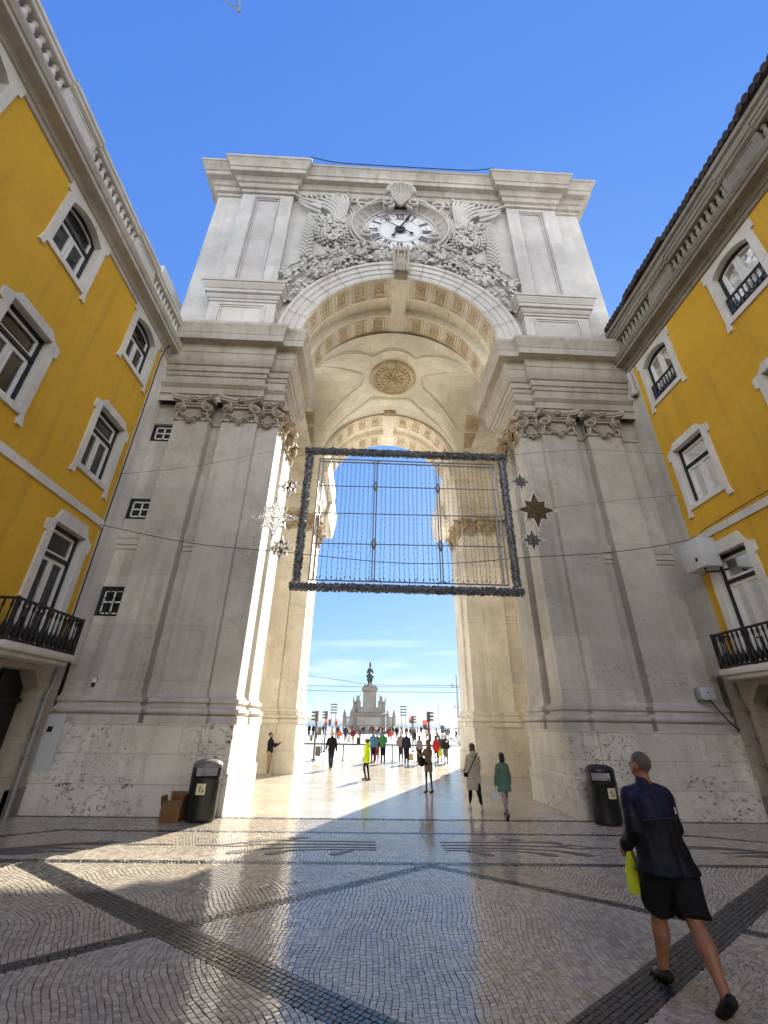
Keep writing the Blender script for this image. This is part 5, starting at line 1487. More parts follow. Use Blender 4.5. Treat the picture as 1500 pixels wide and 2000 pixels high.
def star(x, z, Rr, gold, label, sp=''):
    root = empty('star_decoration', (x, FY + .05, z), label, 'star', 'hanging star decorations')
    ol = []
    for k in range(16):
        a = pi / 2 + k * pi / 8
        r = Rr if k % 4 == 0 else (Rr * .72 if k % 2 == 0 else Rr * .48)
        ol.append((r * cos(a), r * sin(a)))
    b = MB(); n = 16
    for k in range(16):
        p, q = ol[k], ol[(k + 1) % n]; b.tube([(x + p[0], FY + .05, z + p[1]), (x + q[0], FY + .05, z + q[1])], .014, 6)
        b.tube([(x + p[0], FY + .13, z + p[1]), (x + q[0], FY + .13, z + q[1])], .010, 5)
        b.ball((x + p[0], FY + .05, z + p[1]), .017, 6, 4)
    b.build('star_outline', 'whitetube', root, smooth=50)
    # vertical tinsel rods clipped to the outline
    b = MB(); rgs = random.Random(int(abs(x * 100)) + int(z * 10)); step = .034 if gold else .040
    m = int(Rr / step)
    for k in range(-m, m + 1):
        xx = k * step; zs = []
        for i in range(16):
            p, q = ol[i], ol[(i + 1) % 16]
            if (p[0] - xx) * (q[0] - xx) < 0: t = (xx - p[0]) / (q[0] - p[0]); zs.append(p[1] + t * (q[1] - p[1]))
        zs.sort()
        for j in range(0, len(zs) - 1, 2):
            za, zc = zs[j] + .02, zs[j + 1] - .02
            if zc - za < .03: continue
            nseg = max(2, int((zc - za) / .045))
            pts = [(x + xx + rgs.uniform(-.004, .004), FY + .06, z + za + (zc - za) * i / nseg) for i in range(nseg + 1)]
            b.tube(pts, [rgs.uniform(.014, .019) for _ in pts], 5)
    b.build('tinsel_rod', 'gold' if gold else 'silver', root)
    b = MB(); b.tube([(x - Rr * .9, FY + .09, z), (x + Rr * .9, FY + .09, z)], .008, 4); b.tube([(x, FY + .09, z - Rr * .9), (x, FY + .09, z + Rr * .9)], .008, 4); b.build('brace', 'steel', root)
    if Rr > .5:
        sg = 1 if x < 0 else -1
        b = MB()
        for p, q in (((x, z + Rr), (x + sg * .12, z + 1.0 - .2)), ((x + sg * .4, z + .42), (x + sg * .52, z + .86)), ((x + sg * .3, z - .44), (x + sg * .5, z - .78)), ((x, z - Rr), (x + sg * .08, z - .80))): b.tube([(p[0], FY + .06, p[1]), (q[0], FY + .06, q[1])], .006, 4)
        b.build('wire', 'whitetube', root)
star(-3.43, 8.26, .35, True, 'small gold star, uppermost of the three left of the light frame')
star(-3.75, 7.24, .66, False, 'large silver star left of the light frame, between two gold ones')
star(-3.46, 6.29, .37, True, 'small gold star, lowest of the three left of the light frame')
star(3.58, 8.70, .35, False, 'small silver star, uppermost of the three right of the light frame')
star(3.92, 7.74, .65, True, 'large gold star right of the light frame, between two silver ones')
star(3.68, 6.76, .37, False, 'small silver star, lowest of the three right of the light frame')

def cable(pts, r, label, name='support_cable', group=None, mat='cable', n=8):
    b = MB(); b.tube(crv(pts, n), r, 5, cap=True); return tag(b.build(name, mat, smooth=60), label, 'cable', group)
cable([(-8.78, 11.4, 8.67), (-6.5, 11.25, 8.95), (-4.0, 11.1, 9.55), (-3.0, 11.02, 9.6)], .005, 'thin wire from the left yellow wall to the top of the light frame')
cable([(-8.78, 11.4, 6.98), (-6.0, 11.3, 6.45), (-3.4, 11.12, 6.2), (-.5, 11.1, 5.98), (1.5, 11.1, 6.02), (3.5, 11.15, 6.27), (6.0, 11.3, 6.55), (8.5, 11.4, 7.05), (8.72, 10.6, 7.2), (8.74, 8.6, 7.25), (8.74, 4.0, 7.2)], .011, 'long black cable sagging across the light frame to the right balcony')
cable([(8.78, 11.4, 10.2), (6.0, 11.2, 10.1), (3.0, 11.05, 9.62)], .005, 'upper thin wire from the right yellow wall to the light frame')
cable([(8.78, 11.4, 8.63), (6.0, 11.2, 8.15), (3.06, 11.02, 7.6)], .005, 'lower thin wire from the right yellow wall to the light frame side')
cable([(-3.43, FY + .05, 8.6), (-3.43, FY + .05, 9.2), (-2.95, FY + .02, 9.45)], .006, 'short wire holding the stars on the left of the light frame')
cable([(3.58, FY + .05, 9.04), (3.5, FY + .05, 9.3), (3.06, FY + .02, 9.5)], .006, 'short wire holding the stars on the right of the light frame')
for x0, z0, x1, z1, side in ((-3.6, 7.95, -3.72, 7.85, 'upper left'), (-3.2, 8.05, -3.35, 7.5, ''), (-3.55, 6.75, -3.5, 6.6, ''), (3.4, 8.45, 3.6, 8.1, ''), (3.75, 8.4, 3.88, 8.3, ''), (3.55, 7.5, 3.6, 7.05, '')):
    pass
# the tip of another hanging decoration high above the street
root = empty('hanging_decoration', (-3.5, 6.0, 14.4), 'tip of a small metal decoration hanging high above the street, cut by the frame', 'decoration')
def at_px(u, v, Y):
    d = _f + _r2 * ((u - 750) / F_PX) - _u2 * ((v - 1000) / F_PX); return Vector((-0.997, 0, 2.0)) + d * (Y / d.y)
b = MB(); A, B_, C_ = at_px(468, 24, 3.5), at_px(470, -40, 3.5), at_px(430, -4, 3.5)
b.tube([A, B_], .018, 6); b.build('rod', 'grey', root)
b = MB(); b.tube([A, at_px(458, 14, 3.5), C_, at_px(410, -40, 3.5)], .016, 6); b.tube([at_px(460, 10, 3.5), at_px(470, 12, 3.5)], .014, 5); b.build('brace', 'grey', root)

cable([(-8.6, 3.5, B_.z + .6), (B_.x, 3.5, B_.z), (1.5, 3.5, B_.z + .25), (8.6, 3.5, B_.z + 1.5)], .008, 'thin wire high across the street carrying the small hanging decoration')
# traffic lights
def signal_head(root, x, y, zt, side, L=.58, depth=.2):
    b = MB(); b.box(x - .10, x + .10, y - depth / 2, y + depth / 2, zt - L, zt, .02)
    for k in range(3):
        z = zt - L * (k + .5) / 3
        vs = []; n = 10
        for i in range(n + 1):
            a = pi * i / n; vs += [(x + side * .10, y + .11 * cos(a), z + .10 * sin(a) - .02), (x + side * .30, y + .11 * cos(a), z + .085 * sin(a) - .02)]
        b.add(vs, [(2 * i, 2 * i + 2, 2 * i + 3, 2 * i + 1) for i in range(n)]); b.box(x + side * .10, x + side * .28, y - .1, y + .1, z + .05, z + .075)
    return b.build('signal_head', 'signgrey', root, smooth=40)
def ped_box(root, x, y, z0, z1, w=.2, lit=False, name='pedestrian_signal'):
    b = MB(); b.box(x - w / 2, x + w / 2, y - .1, y + .1, z0, z1, .02); h = b.build(name, 'signgrey', root, smooth=40)
    if lit:
        b = MB(); zz = z0 + (z1 - z0) * .52; b.box(x - w * .42, x + w * .42, y - .115, y - .1, zz, z1 - .02); b.build('red_lamp', 'red', h)
        b = MB(); zc = (zz + z1) / 2; b.box(x - .022, x + .022, y - .122, y - .116, zc - .07, zc + .04); b.lathe((x, y - .118, zc + .065), [(0, -.003), (.025, 0)], 8, axis='y'); b.build('lit_figure', flat('pale_lit_figure', (0.9, 0.6, 0.55), 0.5), h)
def traffic_light(x, y, top, side, label, ped=(), tilt=0):
    root = empty('traffic_light', (x, y, 0), label, 'traffic light', 'traffic lights at the crossing')
    b = MB(); b.tube([(x, y, 0), (x, y, .06)], .13, 10); b.tube([(x, y, .05), (x, y, top - .5)], .055, 10); b.build('pole', 'signgrey', root, smooth=50)
    signal_head(root, x, y, top, side)
    for p in ped: ped_box(root, x + p[0], y - .02, p[1], p[2], p[3], p[4])
    return root
T = traffic_light(-3.84, 28.5, 2.58, -1, 'tall dark traffic light beside the left pier, with a grey plate on its pole', [(.25, 1.29, 1.72, .2, False), (-.22, .98, 1.30, .14, False)])
b = MB(); b.box(-3.76, -3.46, 28.42, 28.48, .22, .72, .01); b.build('plate', 'signgrey', T); b = MB(); b.tube([(-3.84, 28.5, 1.35), (-3.6, 28.5, 1.35)], .03, 6); b.build('arm', 'signgrey', T)
traffic_light(-3.86, 36, 2.74, -1, 'second dark traffic light behind the left one, red pedestrian signal under its head', [(0, 1.75, 2.2, .2, True), (.29, 1.73, 2.18, .19, False)])
traffic_light(2.94, 38, 2.55, 1, 'far dark traffic light right of the monument, red pedestrian signal at its left', [(-.2, 2.02, 2.45, .17, True)])
T = traffic_light(2.93, 28.5, 2.66, 1, 'tall dark traffic light on the right kerb, large red pedestrian signal at its left', [(-.23, 1.66, 2.18, .24, True), (.06, 1.04, 1.45, .16, False)])
root = empty('pedestrian_light', (-3.31, 40, 0), 'small pedestrian light showing red on a thin pole left of the monument', 'pedestrian light')
b = MB(); b.tube([(-3.31, 40, 0), (-3.31, 40, 2.0)], .04, 8); b.build('pole', 'signgrey', root); ped_box(root, -3.31, 39.95, 1.78, 2.22, .2, True)
root = empty('pedestrian_light', (4.83, 35, 0), 'unlit dark pedestrian light on a thin pole in front of the white cart', 'pedestrian light')
b = MB(); b.tube([(4.83, 35, 0), (4.83, 35, 1.5)], .035, 8); b.build('pole', 'signgrey', root); ped_box(root, 4.83, 34.95, 1.38, 1.9, .28)
# bollards
one = None
for i, (x, y, lab) in enumerate(((-2.13, 28.2, 'slim dark bollard left of the woman in the yellow jacket'), (.72, 28.3, 'slim dark bollard in the middle, right of the person in green'), (2.19, 28.5, 'slim dark bollard behind the woman in grey'), (-3.98, 35.2, 'slim dark bollard beside the left traffic lights'), (2.6, 52, 'slim dark bollard far off beyond the crossing'), (-.6, 28.25, 'slim dark bollard behind the woman in the yellow jacket'))):
    if one is None:
        b = MB(); b.lathe((0, 0, 0), [(.055, 0), (.055, .04), (.036, .06), (.034, .72), (.045, .73), (.045, .80), (.03, .83), (0, .84)], 10)
        one = b.build('bollard', 'signgrey', smooth=40, org=(0, 0, 0)); o = one
    else: o = one.copy(); COL.objects.link(o)
    o.location = (x, y, 0 if y < 29.05 or y > 48 else -.02); tag(o, lab, 'bollard', 'slim bollards at the kerb')

# white electric cart
def cart():
    X, Y = 8.3, 50.0
    root = empty('electric_cart', (X, Y, 0), 'white open-sided electric sightseeing cart with a flat roof, beyond the crossing', 'cart')
    b = MB(); P = lambda a, c, d: (X + a, Y + d, c)
    b.poly([(-1.7, .32), (1.45, .32), (1.6, .5), (1.5, .72), (.95, .86), (.6, .95), (.45, .7), (-.3, .62), (-.4, .95), (-1.0, .98), (-1.1, .7), (-1.75, .7)], [], P, .65, -.65, True); b.build('body', 'whitepaint', root)
    b = MB(); b.box(X - 1.9, X + .55, Y - .68, Y + .68, 1.66, 1.74, .03); b.build('roof', 'whitepaint', root, smooth=40)
    for x, yy in ((-1.75, -.6), (-1.75, .6), (-.45, -.6), (-.45, .6)):
        b = MB(); b.tube([(X + x, Y + yy, .7), (X + x, Y + yy, 1.67)], .03, 6); b.build('roof_post', 'grey', root)
    for yy in (-.6, .6):
        b = MB(); b.tube([(X + .85, Y + yy, .85), (X + .48, Y + yy, 1.67)], .03, 6); b.build('roof_post', 'grey', root)
    for x0 in (-.35, -1.5):
        b = MB(); b.box(X + x0 - .05, X + x0 + .4, Y - .58, Y + .58, .55, .75, .05); b.box(X + x0 - .12, X + x0 + .02, Y - .58, Y + .58, .72, 1.2, .05); b.build('seat', 'signgrey', root, smooth=40)
    for x in (.95, -1.25):
        for yy in (-.66, .66):
            b = MB(); b.lathe((X + x, Y + yy, .31), [(.18, -.09), (.30, -.08), (.31, 0), (.30, .08), (.18, .09)], 24, axis='y'); w = b.build('wheel', 'rubber', root, smooth=40)
            b = MB(); s = -1 if yy < 0 else 1
            b.lathe((X + x, Y + yy, .31), [(.185, -.05), (.185, .05)], 20, axis='y')
            for k in range(6):
                a = k * pi / 3; b.tube([(X + x, Y + yy + s * .07, .31), (X + x + .18 * cos(a), Y + yy + s * .07, .31 + .18 * sin(a))], .028, 5)
            b.build('rim', 'silver', w)
    b = MB(); b.tube([(X + .45, Y - .3, .8), (X + .25, Y - .3, 1.02)], .02, 6); b.lathe((X + .25, Y - .3, 1.02), [(.14, -.01), (.17, 0), (.14, .01)], 16, axis='x'); b.build('steering_wheel', 'black', root)
    b = MB(); b.ball((X + 1.5, Y - .5, .62), (.06, .09, .07), 8, 6); b.build('headlight', 'silver', root)
cart()

# lamp posts and tall masts on the square
def lamp_post(x, y, h, label, k=1.0):
    root = empty('lamp_post', (x, y, 0), label, 'lamp post', 'twin-globe lamp posts on the square')
    b = MB(); b.lathe((x, y, 0), [(.30 * k, 0), (.30 * k, .3), (.2 * k, .5), (.16 * k, 1.2), (.09 * k, h * .7), (.06 * k, h), (0, h + .2)], 10); b.build('pole', 'grey', root, smooth=50)
    zl = h * .84
    for s in (1, -1):
        b = MB(); b.tube(crv([(x, y, zl - .35), (x + s * .35, y, zl - .15), (x + s * .58, y, zl - .3)], 5), .03, 6); a = b.build('arm', 'grey', root)
        b = MB(); b.tube([(x + s * .58, y, zl - .35), (x + s * .58, y, zl - .22)], [.05, .12], 8); b.ball((x + s * .58, y, zl), (.22, .22, .26), 10, 8); b.tube([(x + s * .58, y, zl + .22), (x + s * .58, y, zl + .4)], [.1, .02], 8); b.build('lamp_globe', flat('frosted_globe', (0.42, 0.43, 0.42), 0.4) if 'frosted_globe' not in bpy.data.materials else bpy.data.materials['frosted_globe'], root, smooth=60)
lamp_post(11.15, 60, 7.8, 'tall lamp post with two globes left of the right pier', 1.2)
lamp_post(17.2, 90, 6.0, 'smaller distant lamp post with two globes close to the right pier', .9)
def mast(x, y, h, n, label):
    root = empty('light_mast', (x, y, 0), label, 'mast', 'slender masts on the square')
    b = MB(); b.tube([(x, y, 0), (x, y, h)], [.10, .05], 6)
    if n: b.tube([(x + .8, y, 0), (x + .8, y, h)], [.09, .05], 6)
    b.build('pole', 'grey', root)
    for k in range(n):
        b = MB(); z = h - .2 - k * .55; b.box(x - .3, x + 1.1, y - .1, y + .1, z - .10, z + .10); b.build('floodlight', 'silver', root)
mast(-7.85, 100, 5.6, 4, 'paired floodlight mast left of the monument'); mast(7.0, 100, 5.4, 4, 'paired floodlight mast right of the monument'); mast(15.0, 100, 6.1, 0, 'plain slender mast near the right lamp post')
for z0, z1, zz, lab in ((5.75, 5.05, 5.0, 'uppermost tram wire sagging in front of the monument'), (5.0, 4.86, 4.86, 'middle tram wire in front of the monument'), (4.62, 4.48, 4.46, 'lowest tram wire in front of the monument')):
    cable([(-40, 38, z0 + 2.6 * (z0 - z1) / .7 if z0 > 5.5 else z0 + .25), (-6.2, 38, z0 - .3), (-.7, 38, z1 - .18), (7.2, 38, zz - .1), (40, 38, zz + .2)], .014, lab, 'tram_wire', 'tram wires over the road')
# ------------------------------------------------------------------ the monument on the square
MY = 100.0
MON = empty('monument', (0, MY, 0), 'stone monument crowned by a dark bronze rider, in the middle of the sunlit square', 'monument')
def mbox(name, x0, x1, y0, y1, z0, z1, bev=.08, mat='monstone'):
    b = MB(); b.box(x0, x1, MY + y0, MY + y1, z0, z1, bev); return b.build(name, mat, MON, smooth=40)
mbox('step', -5.0, 5.3, -3.2, 6, 0, .5, .03); mbox('plinth', -3.3, 3.5, -1.6, 5, .5, 3.3)
b = MB(); b.box(-3.5, 3.7, MY - 1.8, MY + 5.1, 3.3, 3.75, .1); b.box(-2.4, 2.6, MY - 1.2, MY + 4.4, 3.75, 4.6, .2); b.build('plinth_cornice', 'monstone', MON, smooth=40)
b = MB(); b.box(-2.4, 2.6, MY - 1.63, MY - 1.61, 1.5, 3.0); b.build('relief_panel', stone('monument_relief', (0.36, 0.34, 0.31), joint=False, pits=.6, stain=1), MON)
b = MB(); b.box(-2.4, 2.6, MY - 1.75, MY - 1.62, 1.25, 1.42); b.build('plinth_band', 'dirtystone', MON)
b = MB(); P0 = [(1.75, 4.6), (1.6, 4.9), (1.45, 5.1), (1.42, 8.0), (1.5, 8.15), (1.75, 8.4), (1.8, 8.7), (1.55, 8.85), (1.3, 9.3), (.4, 9.45)]
vs = []
for r, z in P0: vs += [(.1 - r, MY + 1 - r, z), (.1 + r, MY + 1 - r, z), (.1 + r, MY + 1 + r, z), (.1 - r, MY + 1 + r, z)]
b.add(vs, [(4 * j + k, 4 * j + (k + 1) % 4, 4 * j + 4 + (k + 1) % 4, 4 * j + 4 + k) for j in range(len(P0) - 1) for k in range(4)]); b.build('pedestal', 'monstone', MON)
# posts and railing
for x in (-5.0, -3.6, 3.9, 5.2):
    b = MB(); b.box(x - .32, x + .32, MY - 3.3, MY - 2.7, .3, 3.2, .05); b.box(x - .42, x + .42, MY - 3.4, MY - 2.6, 3.2, 3.4, .05); b.lathe((x, MY - 3, 3.4), [(.12, 0), (.28, .2), (.3, .4), (.15, .6), (.1, .7), (.2, .85), (0, 1.05)], 10); b.build('post', 'monstone', MON, smooth=40)
for x0, x1 in ((-4.7, -3.9), (4.2, 4.9)):
    b = MB()
    for z in (1.2, 2.9): b.box(x0, x1, MY - 3.05, MY - 2.95, z, z + .15)
    for k in range(4): x = x0 + (x1 - x0) * (k + .5) / 4; b.box(x - .05, x + .05, MY - 3.05, MY - 2.95, .3, 2.9)
    b.build('railing', 'bronze', MON)
# allegorical groups at both sides
def fuse(b, voxel, smooth_n=6):
    me = bpy.data.meshes.new('tmp'); me.from_pydata(b.v, [], b.f); o = bpy.data.objects.new('tmp', me); COL.objects.link(o)
    r = o.modifiers.new('r', 'REMESH'); r.mode = 'VOXEL'; r.voxel_size = voxel
    if smooth_n:
        s_ = o.modifiers.new('s', 'SMOOTH'); s_.factor = .5; s_.iterations = smooth_n
    dg = bpy.context.evaluated_depsgraph_get(); dg.update()
    m2 = bpy.data.meshes.new_from_object(o.evaluated_get(dg)); bpy.data.objects.remove(o); bpy.data.meshes.remove(me)
    out = MB(); out.v = [tuple(v.co) for v in m2.vertices]; out.f = [tuple(p.vertices) for p in m2.polygons]; out.m = [0] * len(out.f); bpy.data.meshes.remove(m2)
    return out
def group(x, s, name):
    b = MB(); y = MY
    b.ball((x, y, 4.6), (.85, .8, .6), 12, 8); b.cap((x, y - .2, 4.2), (x - s * .1, y, 5.9), .55, .45); b.cap((x, y, 5.8), (x + s * .15, y - .3, 6.6), .45, .34)
    b.cap((x + s * .15, y - .3, 6.6), (x + s * .2, y - .4, 7.0), .22, .24); b.cap((x + s * .1, y - .2, 6.5), (x + s * .55, y - .5, 5.8), .18, .14); b.cap((x, y - .2, 6.5), (x + s * -.35, y - .3, 7.4), .16, .08)
    b.cap((x - s * .35, y - .3, 7.3), (x - s * .5, y - .3, 8.0), .08, .03)
    b.cap((x + s * .8, y, 4.2), (x + s * .75, y, 5.6), .38, .30); b.ball((x + s * .8, y - .2, 5.95), (.28, .35, .32), 8, 6)
    for k in (-.35, .3): b.cap((x + k, y - .5, 3.7), (x + k, y - .4, 4.8), .2, .3)
    b.cap((x + s * .95, y - .2, 5.5), (x + s * 1.05, y - .2, 6.9), .2, .1)
    fuse(b, .07, 3).build(name, 'monstone', MON, smooth=60)
group(-2.3, -1, 'allegorical_group'); group(2.45, 1, 'allegorical_group')
b = MB(); b.ball((-3.2, MY - 1, 4.3), (.4, .5, .7), 8, 6); b.ball((-3.3, MY - 1.2, 5.0), (.22, .25, .28), 8, 6); fuse(b, .08, 3).build('seated_figure', 'monstone', MON, smooth=60)
# bronze rider seen from behind
b = MB(); y = MY + 1
b.ball((.05, y, 11.0), (.50, 1.3, .70), 14, 10); b.ball((.05, y - 1.0, 11.2), (.54, .6, .72), 12, 8); b.ball((.05, y - 1.1, 10.6), (.5, .4, .6), 10, 8)
for sx, yy in ((-.32, -1.1), (.36, -1.2), (-.3, 1.0)): b.cap((sx + .05, y + yy, 10.6), (sx * .75 + .05, y + yy + .1, 9.9), .3, .16); b.cap((sx * .75 + .05, y + yy + .1, 9.9), (sx * .7 + .05, y + yy, 9.4), .15, .17)
b.cap((.3, y + 1.1, 10.6), (.45, y + 1.5, 10.1), .26, .14); b.cap((.05, y - 1.5, 11.3), (.1, y - 1.75, 9.7), .18, .1)
b.cap((.05, y + 1.2, 11.4), (.05, y + 1.8, 12.6), .42, .3); b.cap((.05, y + 1.8, 12.6), (.05, y + 2.4, 12.4), .24, .16)
b.cap((.05, y - .1, 11.3), (.05, y - .05, 12.3), .46, .36); b.ball((.05, y, 12.55), (.48, .38, .45), 12, 8); b.cap((-.34, y, 12.75), (-.55, y + .2, 12.0), .19, .16); b.cap((.4, y, 12.75), (.74, y + .3, 12.0), .19, .15); b.cap((.74, y + .3, 12.0), (.95, y + .6, 11.95), .13, .08)
b.ball((-.58, y - .4, 11.3), (.26, .6, .30), 8, 6); b.ball((.72, y - .4, 11.2), (.24, .6, .32), 8, 6)
for sx in (-1, 1): b.cap((.05 + sx * .44, y + .1, 11.3), (.05 + sx * .50, y + .4, 10.4), .22, .14)
b.cap((.05, y, 12.8), (.05, y + .02, 13.3), .2, .16); b.ball((.05, y + .03, 13.55), (.27, .3, .34), 10, 8); b.ball((.05, y, 13.95), (.22, .3, .32), 10, 8); b.ball((.05, y - .05, 14.25), (.13, .35, .2), 8, 6)
fuse(b, .06, 3).build('bronze_rider', 'bronze', MON, smooth=60)
b = MB(); rg = random.Random(2)
for k in range(14): b.ball((rg.uniform(-1, 1.2), MY + 1 + rg.uniform(-1.2, 1.2), 9.42), (.3, .3, rg.uniform(.08, .2)), 7, 5)
b.build('rock_base', 'bronze', MON, smooth=60)
# ------------------------------------------------------------------ people
from mathutils import noise as mnoise
SKIN = flat('skin', (0.42, 0.24, 0.16), 0.55, var=0.08, vscale=20)
SKINT = flat('tanned_skin', (0.30, 0.135, 0.075), 0.5, var=0.10, vscale=25)
CM = {}
def cloth(name, col, rough=0.85):
    if name not in CM: CM[name] = flat(name, col, rough, var=0.14, vscale=9, bump=0.25, spec=0.25)
    return CM[name]
def wrinkle(b, amp, sc, seed):
    """fold the cloth a little: noise stretched along the body"""
    me = bpy.data.meshes.new('t'); me.from_pydata(b.v, [], b.f); me.update()
    out = []
    for v in me.vertices:
        p = v.co; n = mnoise.noise(Vector((p.x * sc + seed, p.y * sc, p.z * sc * .45))) + .5 * mnoise.noise(Vector((p.x * sc * 2.3, p.y * sc * 2.3 + seed, p.z * sc * 1.3)))
        out.append(tuple(p + v.normal * amp * n))
    bpy.data.meshes.remove(me); b.v = out
    return b
def etube(b, rings, n=16):
    """elliptical tube through (centre, rx, ry) rings, closed"""
    vs = []
    for c, rx, ry in rings:
        for k in range(n): a = 2 * pi * k / n; vs.append((c[0] + rx * cos(a), c[1] + ry * sin(a), c[2]))
    m = len(rings); fs = [(j * n + k, j * n + (k + 1) % n, (j + 1) * n + (k + 1) % n, (j + 1) * n + k) for j in range(m - 1) for k in range(n)]
    fs += [tuple(range(n))[::-1], tuple((m - 1) * n + k for k in range(n))]; b.add(vs, fs)

class Pose:
    def __init__(s, h=1.65, legs=((0, 0), (0, 0)), arms=((0, .12, .15), (0, .12, .15)), lean=0.0, head=(0, 0), woman=False, lat=(0, 0)):
        """legs: (swing fwd, knee bend) left,right; arms: (fwd, out, elbow); head: (pitch up, turn left)"""
        s.h = h; k = s.k = h / 1.75; s.woman = woman
        hw = .085; J = s.J = {}
        hipz = .93
        for i, sx in ((0, -1), (1, 1)):
            th, kn = legs[i]; hip = Vector((sx * hw, 0, hipz)); la = lat[i]
            knee = hip + .44 * Vector((sin(la), sin(th) * cos(la), -cos(th) * cos(la))); ank = knee + .41 * Vector((sin(la), sin(th - kn) * cos(la), -cos(th - kn) * cos(la)))
            J['hip', i], J['knee', i], J['ank', i] = hip, knee, ank
        drop = min(J['ank', 0].z, J['ank', 1].z) - .08
        for q in list(J): J[q] = J[q] - Vector((0, 0, drop))
        P = Vector((0, 0, hipz - drop)); s.pel = P
        up = Vector((0, sin(lean), cos(lean))); s.up = up
        s.chest = P + up * .34; s.neck = P + up * .52; s.headc = s.neck + Vector((0, sin(lean * .6 - head[0] * .3), cos(lean * .6))) * .175
        s.hp, s.ht = head
        sw = .165 if woman else .195
        for i, sx in ((0, -1), (1, 1)):
            f, o_, e = arms[i]; sh = s.neck + Vector((sx * sw, 0, -.045))
            d = Vector((sx * sin(o_), sin(f) * cos(o_), -cos(f) * cos(o_))); el = sh + .29 * d
            d2 = Vector((sx * sin(o_) * (1 - min(1, abs(e))) , sin(f + e) , -cos(f + e))).normalized(); wr = el + .245 * d2
            J['sh', i], J['el', i], J['wr', i], J['fd', i] = sh, el, wr, d2
        for q in list(J): J[q] = J[q] * (k if not isinstance(q, tuple) or q[0] != 'fd' else 1)
        for a in ('pel', 'chest', 'neck', 'headc'): setattr(s, a, getattr(s, a) * k)
    def headrot(s): return Matrix.Rotation(s.ht, 3, 'Z') @ Matrix.Rotation(s.hp, 3, 'X')
    def body(s, fine=True, fingers=True, lt=1.0):
        b = MB(); J, k = s.J, s.k; l = lt * k; w = .9 if s.woman else 1
        R_ = s.headrot(); H = lambda x, y, z: s.headc + R_ @ Vector((x, y, z)) * k
        b.ball(H(0, -.012, .02), Vector((.076, .094, .098)) * k, 14, 10, R_); b.ball(H(0, .022, -.045), Vector((.062, .070, .075)) * k, 12, 8, R_)
        b.cap(s.neck - s.up * .05 * k, s.headc - Vector((0, .01, .03)) * k, .062 * k * w, .055 * k * w)
        if fine:
            b.ball(H(0, .098, -.022), Vector((.014, .022, .022)) * k, 8, 6, R_); b.ball(H(0, .086, -.085), Vector((.026, .016, .012)) * k, 8, 6, R_)
            for sx in (-1, 1): b.ball(H(sx * .078, -.012, -.012), Vector((.012, .024, .034)) * k, 8, 6, R_)
        etube(b, [(s.pel + s.up * z * k, rx * k * w, ry * k) for z, rx, ry in ((-.08, .10, .09), (0, .155, .105), (.10, .14, .095), (.22, .138, .095), (.34, .155, .105), (.44, .145, .09), (.50, .09, .06), (.53, .06, .05))])
        for i in (0, 1):
            b.cap(J['hip', i], J['knee', i], .085 * l, .055 * l); b.cap(J['knee', i], J['knee', i].lerp(J['ank', i], .35) + Vector((0, -.012 * k, 0)), .051 * l, .060 * l); b.cap(J['knee', i].lerp(J['ank', i], .35) + Vector((0, -.016 * k, 0)), J['knee', i].lerp(J['ank', i], .72), .058 * l, .040 * l); b.cap(J['knee', i].lerp(J['ank', i], .72), J['ank', i], .040 * l, .034 * l)
            a = J['ank', i]; fd = s.footdir(i); b.cap(a + Vector((0, 0, -.04 * k)), a + fd * .13 * k, .036 * k, .026 * k)
            b.cap(J['sh', i] - Vector((J['sh', i].x * .16, 0, .03 * k)), J['el', i], .046 * k * w, .038 * k * w); b.cap(J['el', i], J['wr', i], .040 * k * w, .028 * k * w)
            s.hand(b, i, fingers)
        return b
    def footdir(s, i):
        sh = (s.J['ank', i] - s.J['knee', i]).normalized(); d = Vector((0, 1, 0)) - sh * sh.y
        f = Vector((0, 1, 0)); t = max(-.9, min(.9, sh.y * 1.0)); return Vector((0, cos(t), t * .9 - .35)).normalized() if abs(t) > .25 else Vector((0, .95, -.3)).normalized()
    def hand(s, b, i, fingers):
        k = s.k; w = s.J['wr', i]; d = s.J['fd', i]; sx = -1 if i == 0 else 1
        side = Vector((0, 1, 0)) - d * d.y; side = side.normalized() if side.length > .2 else Vector((sx, 0, 0))
        nrm = d.cross(side)
        b.ball(w + d * .045 * k, Vector((.022, .040, .045)) * k, 8, 6)
        if not fingers: b.cap(w + d * .06 * k, w + d * .12 * k, .026 * k, .018 * k); return
        for j, (o_, L) in enumerate(((-.03, .060), (-.010, .075), (.011, .080), (.031, .072))):
            p = w + d * .075 * k + side * o_ * k; q = p + (d * .8 + nrm * .3 * -sx * (1 if i else -1)).normalized() * L * .5 * k; r = q + (d * .4 - Vector((sx, 0, 0)) * .6).normalized() * L * .5 * k
            b.cap(p, q, .0105 * k, .0095 * k, 6); b.cap(q, r, .0095 * k, .008 * k, 6)
        p = w + d * .03 * k + side * .032 * k; q = p + (side * .8 + d * .6).normalized() * .04 * k; b.cap(p, q, .013 * k, .011 * k, 6); b.cap(q, q + (d * .9 + side * .1).normalized() * .032 * k, .011 * k, .008 * k, 6)
    def top(s, hem=-.05, flare=0.0, fat=1.0, sleeve=1.0, hood=False, collar=True):
        b = MB(); J, k = s.J, s.k; w = (.92 if s.woman else 1.0) * fat
        rings = []
        zs = [(hem, .165 + flare, .125 + flare * .8)]
        if hem < -.2: zs.append((hem * .5, .17 + flare * .6, .128 + flare * .5))
        zs += [(-.02, .172 + flare * .25, .128), (.10, .165 + flare * .15, .122), (.22, .166, .122), (.34, .188, .132), (.43, .198, .122), (.485, .16, .098), (.52, .085, .075)]
        for z, rx, ry in zs:
            c = s.pel + (s.up if z > 0 else Vector((0, 0, 1))) * z * k; rings.append((c, rx * k * w, ry * k * w))
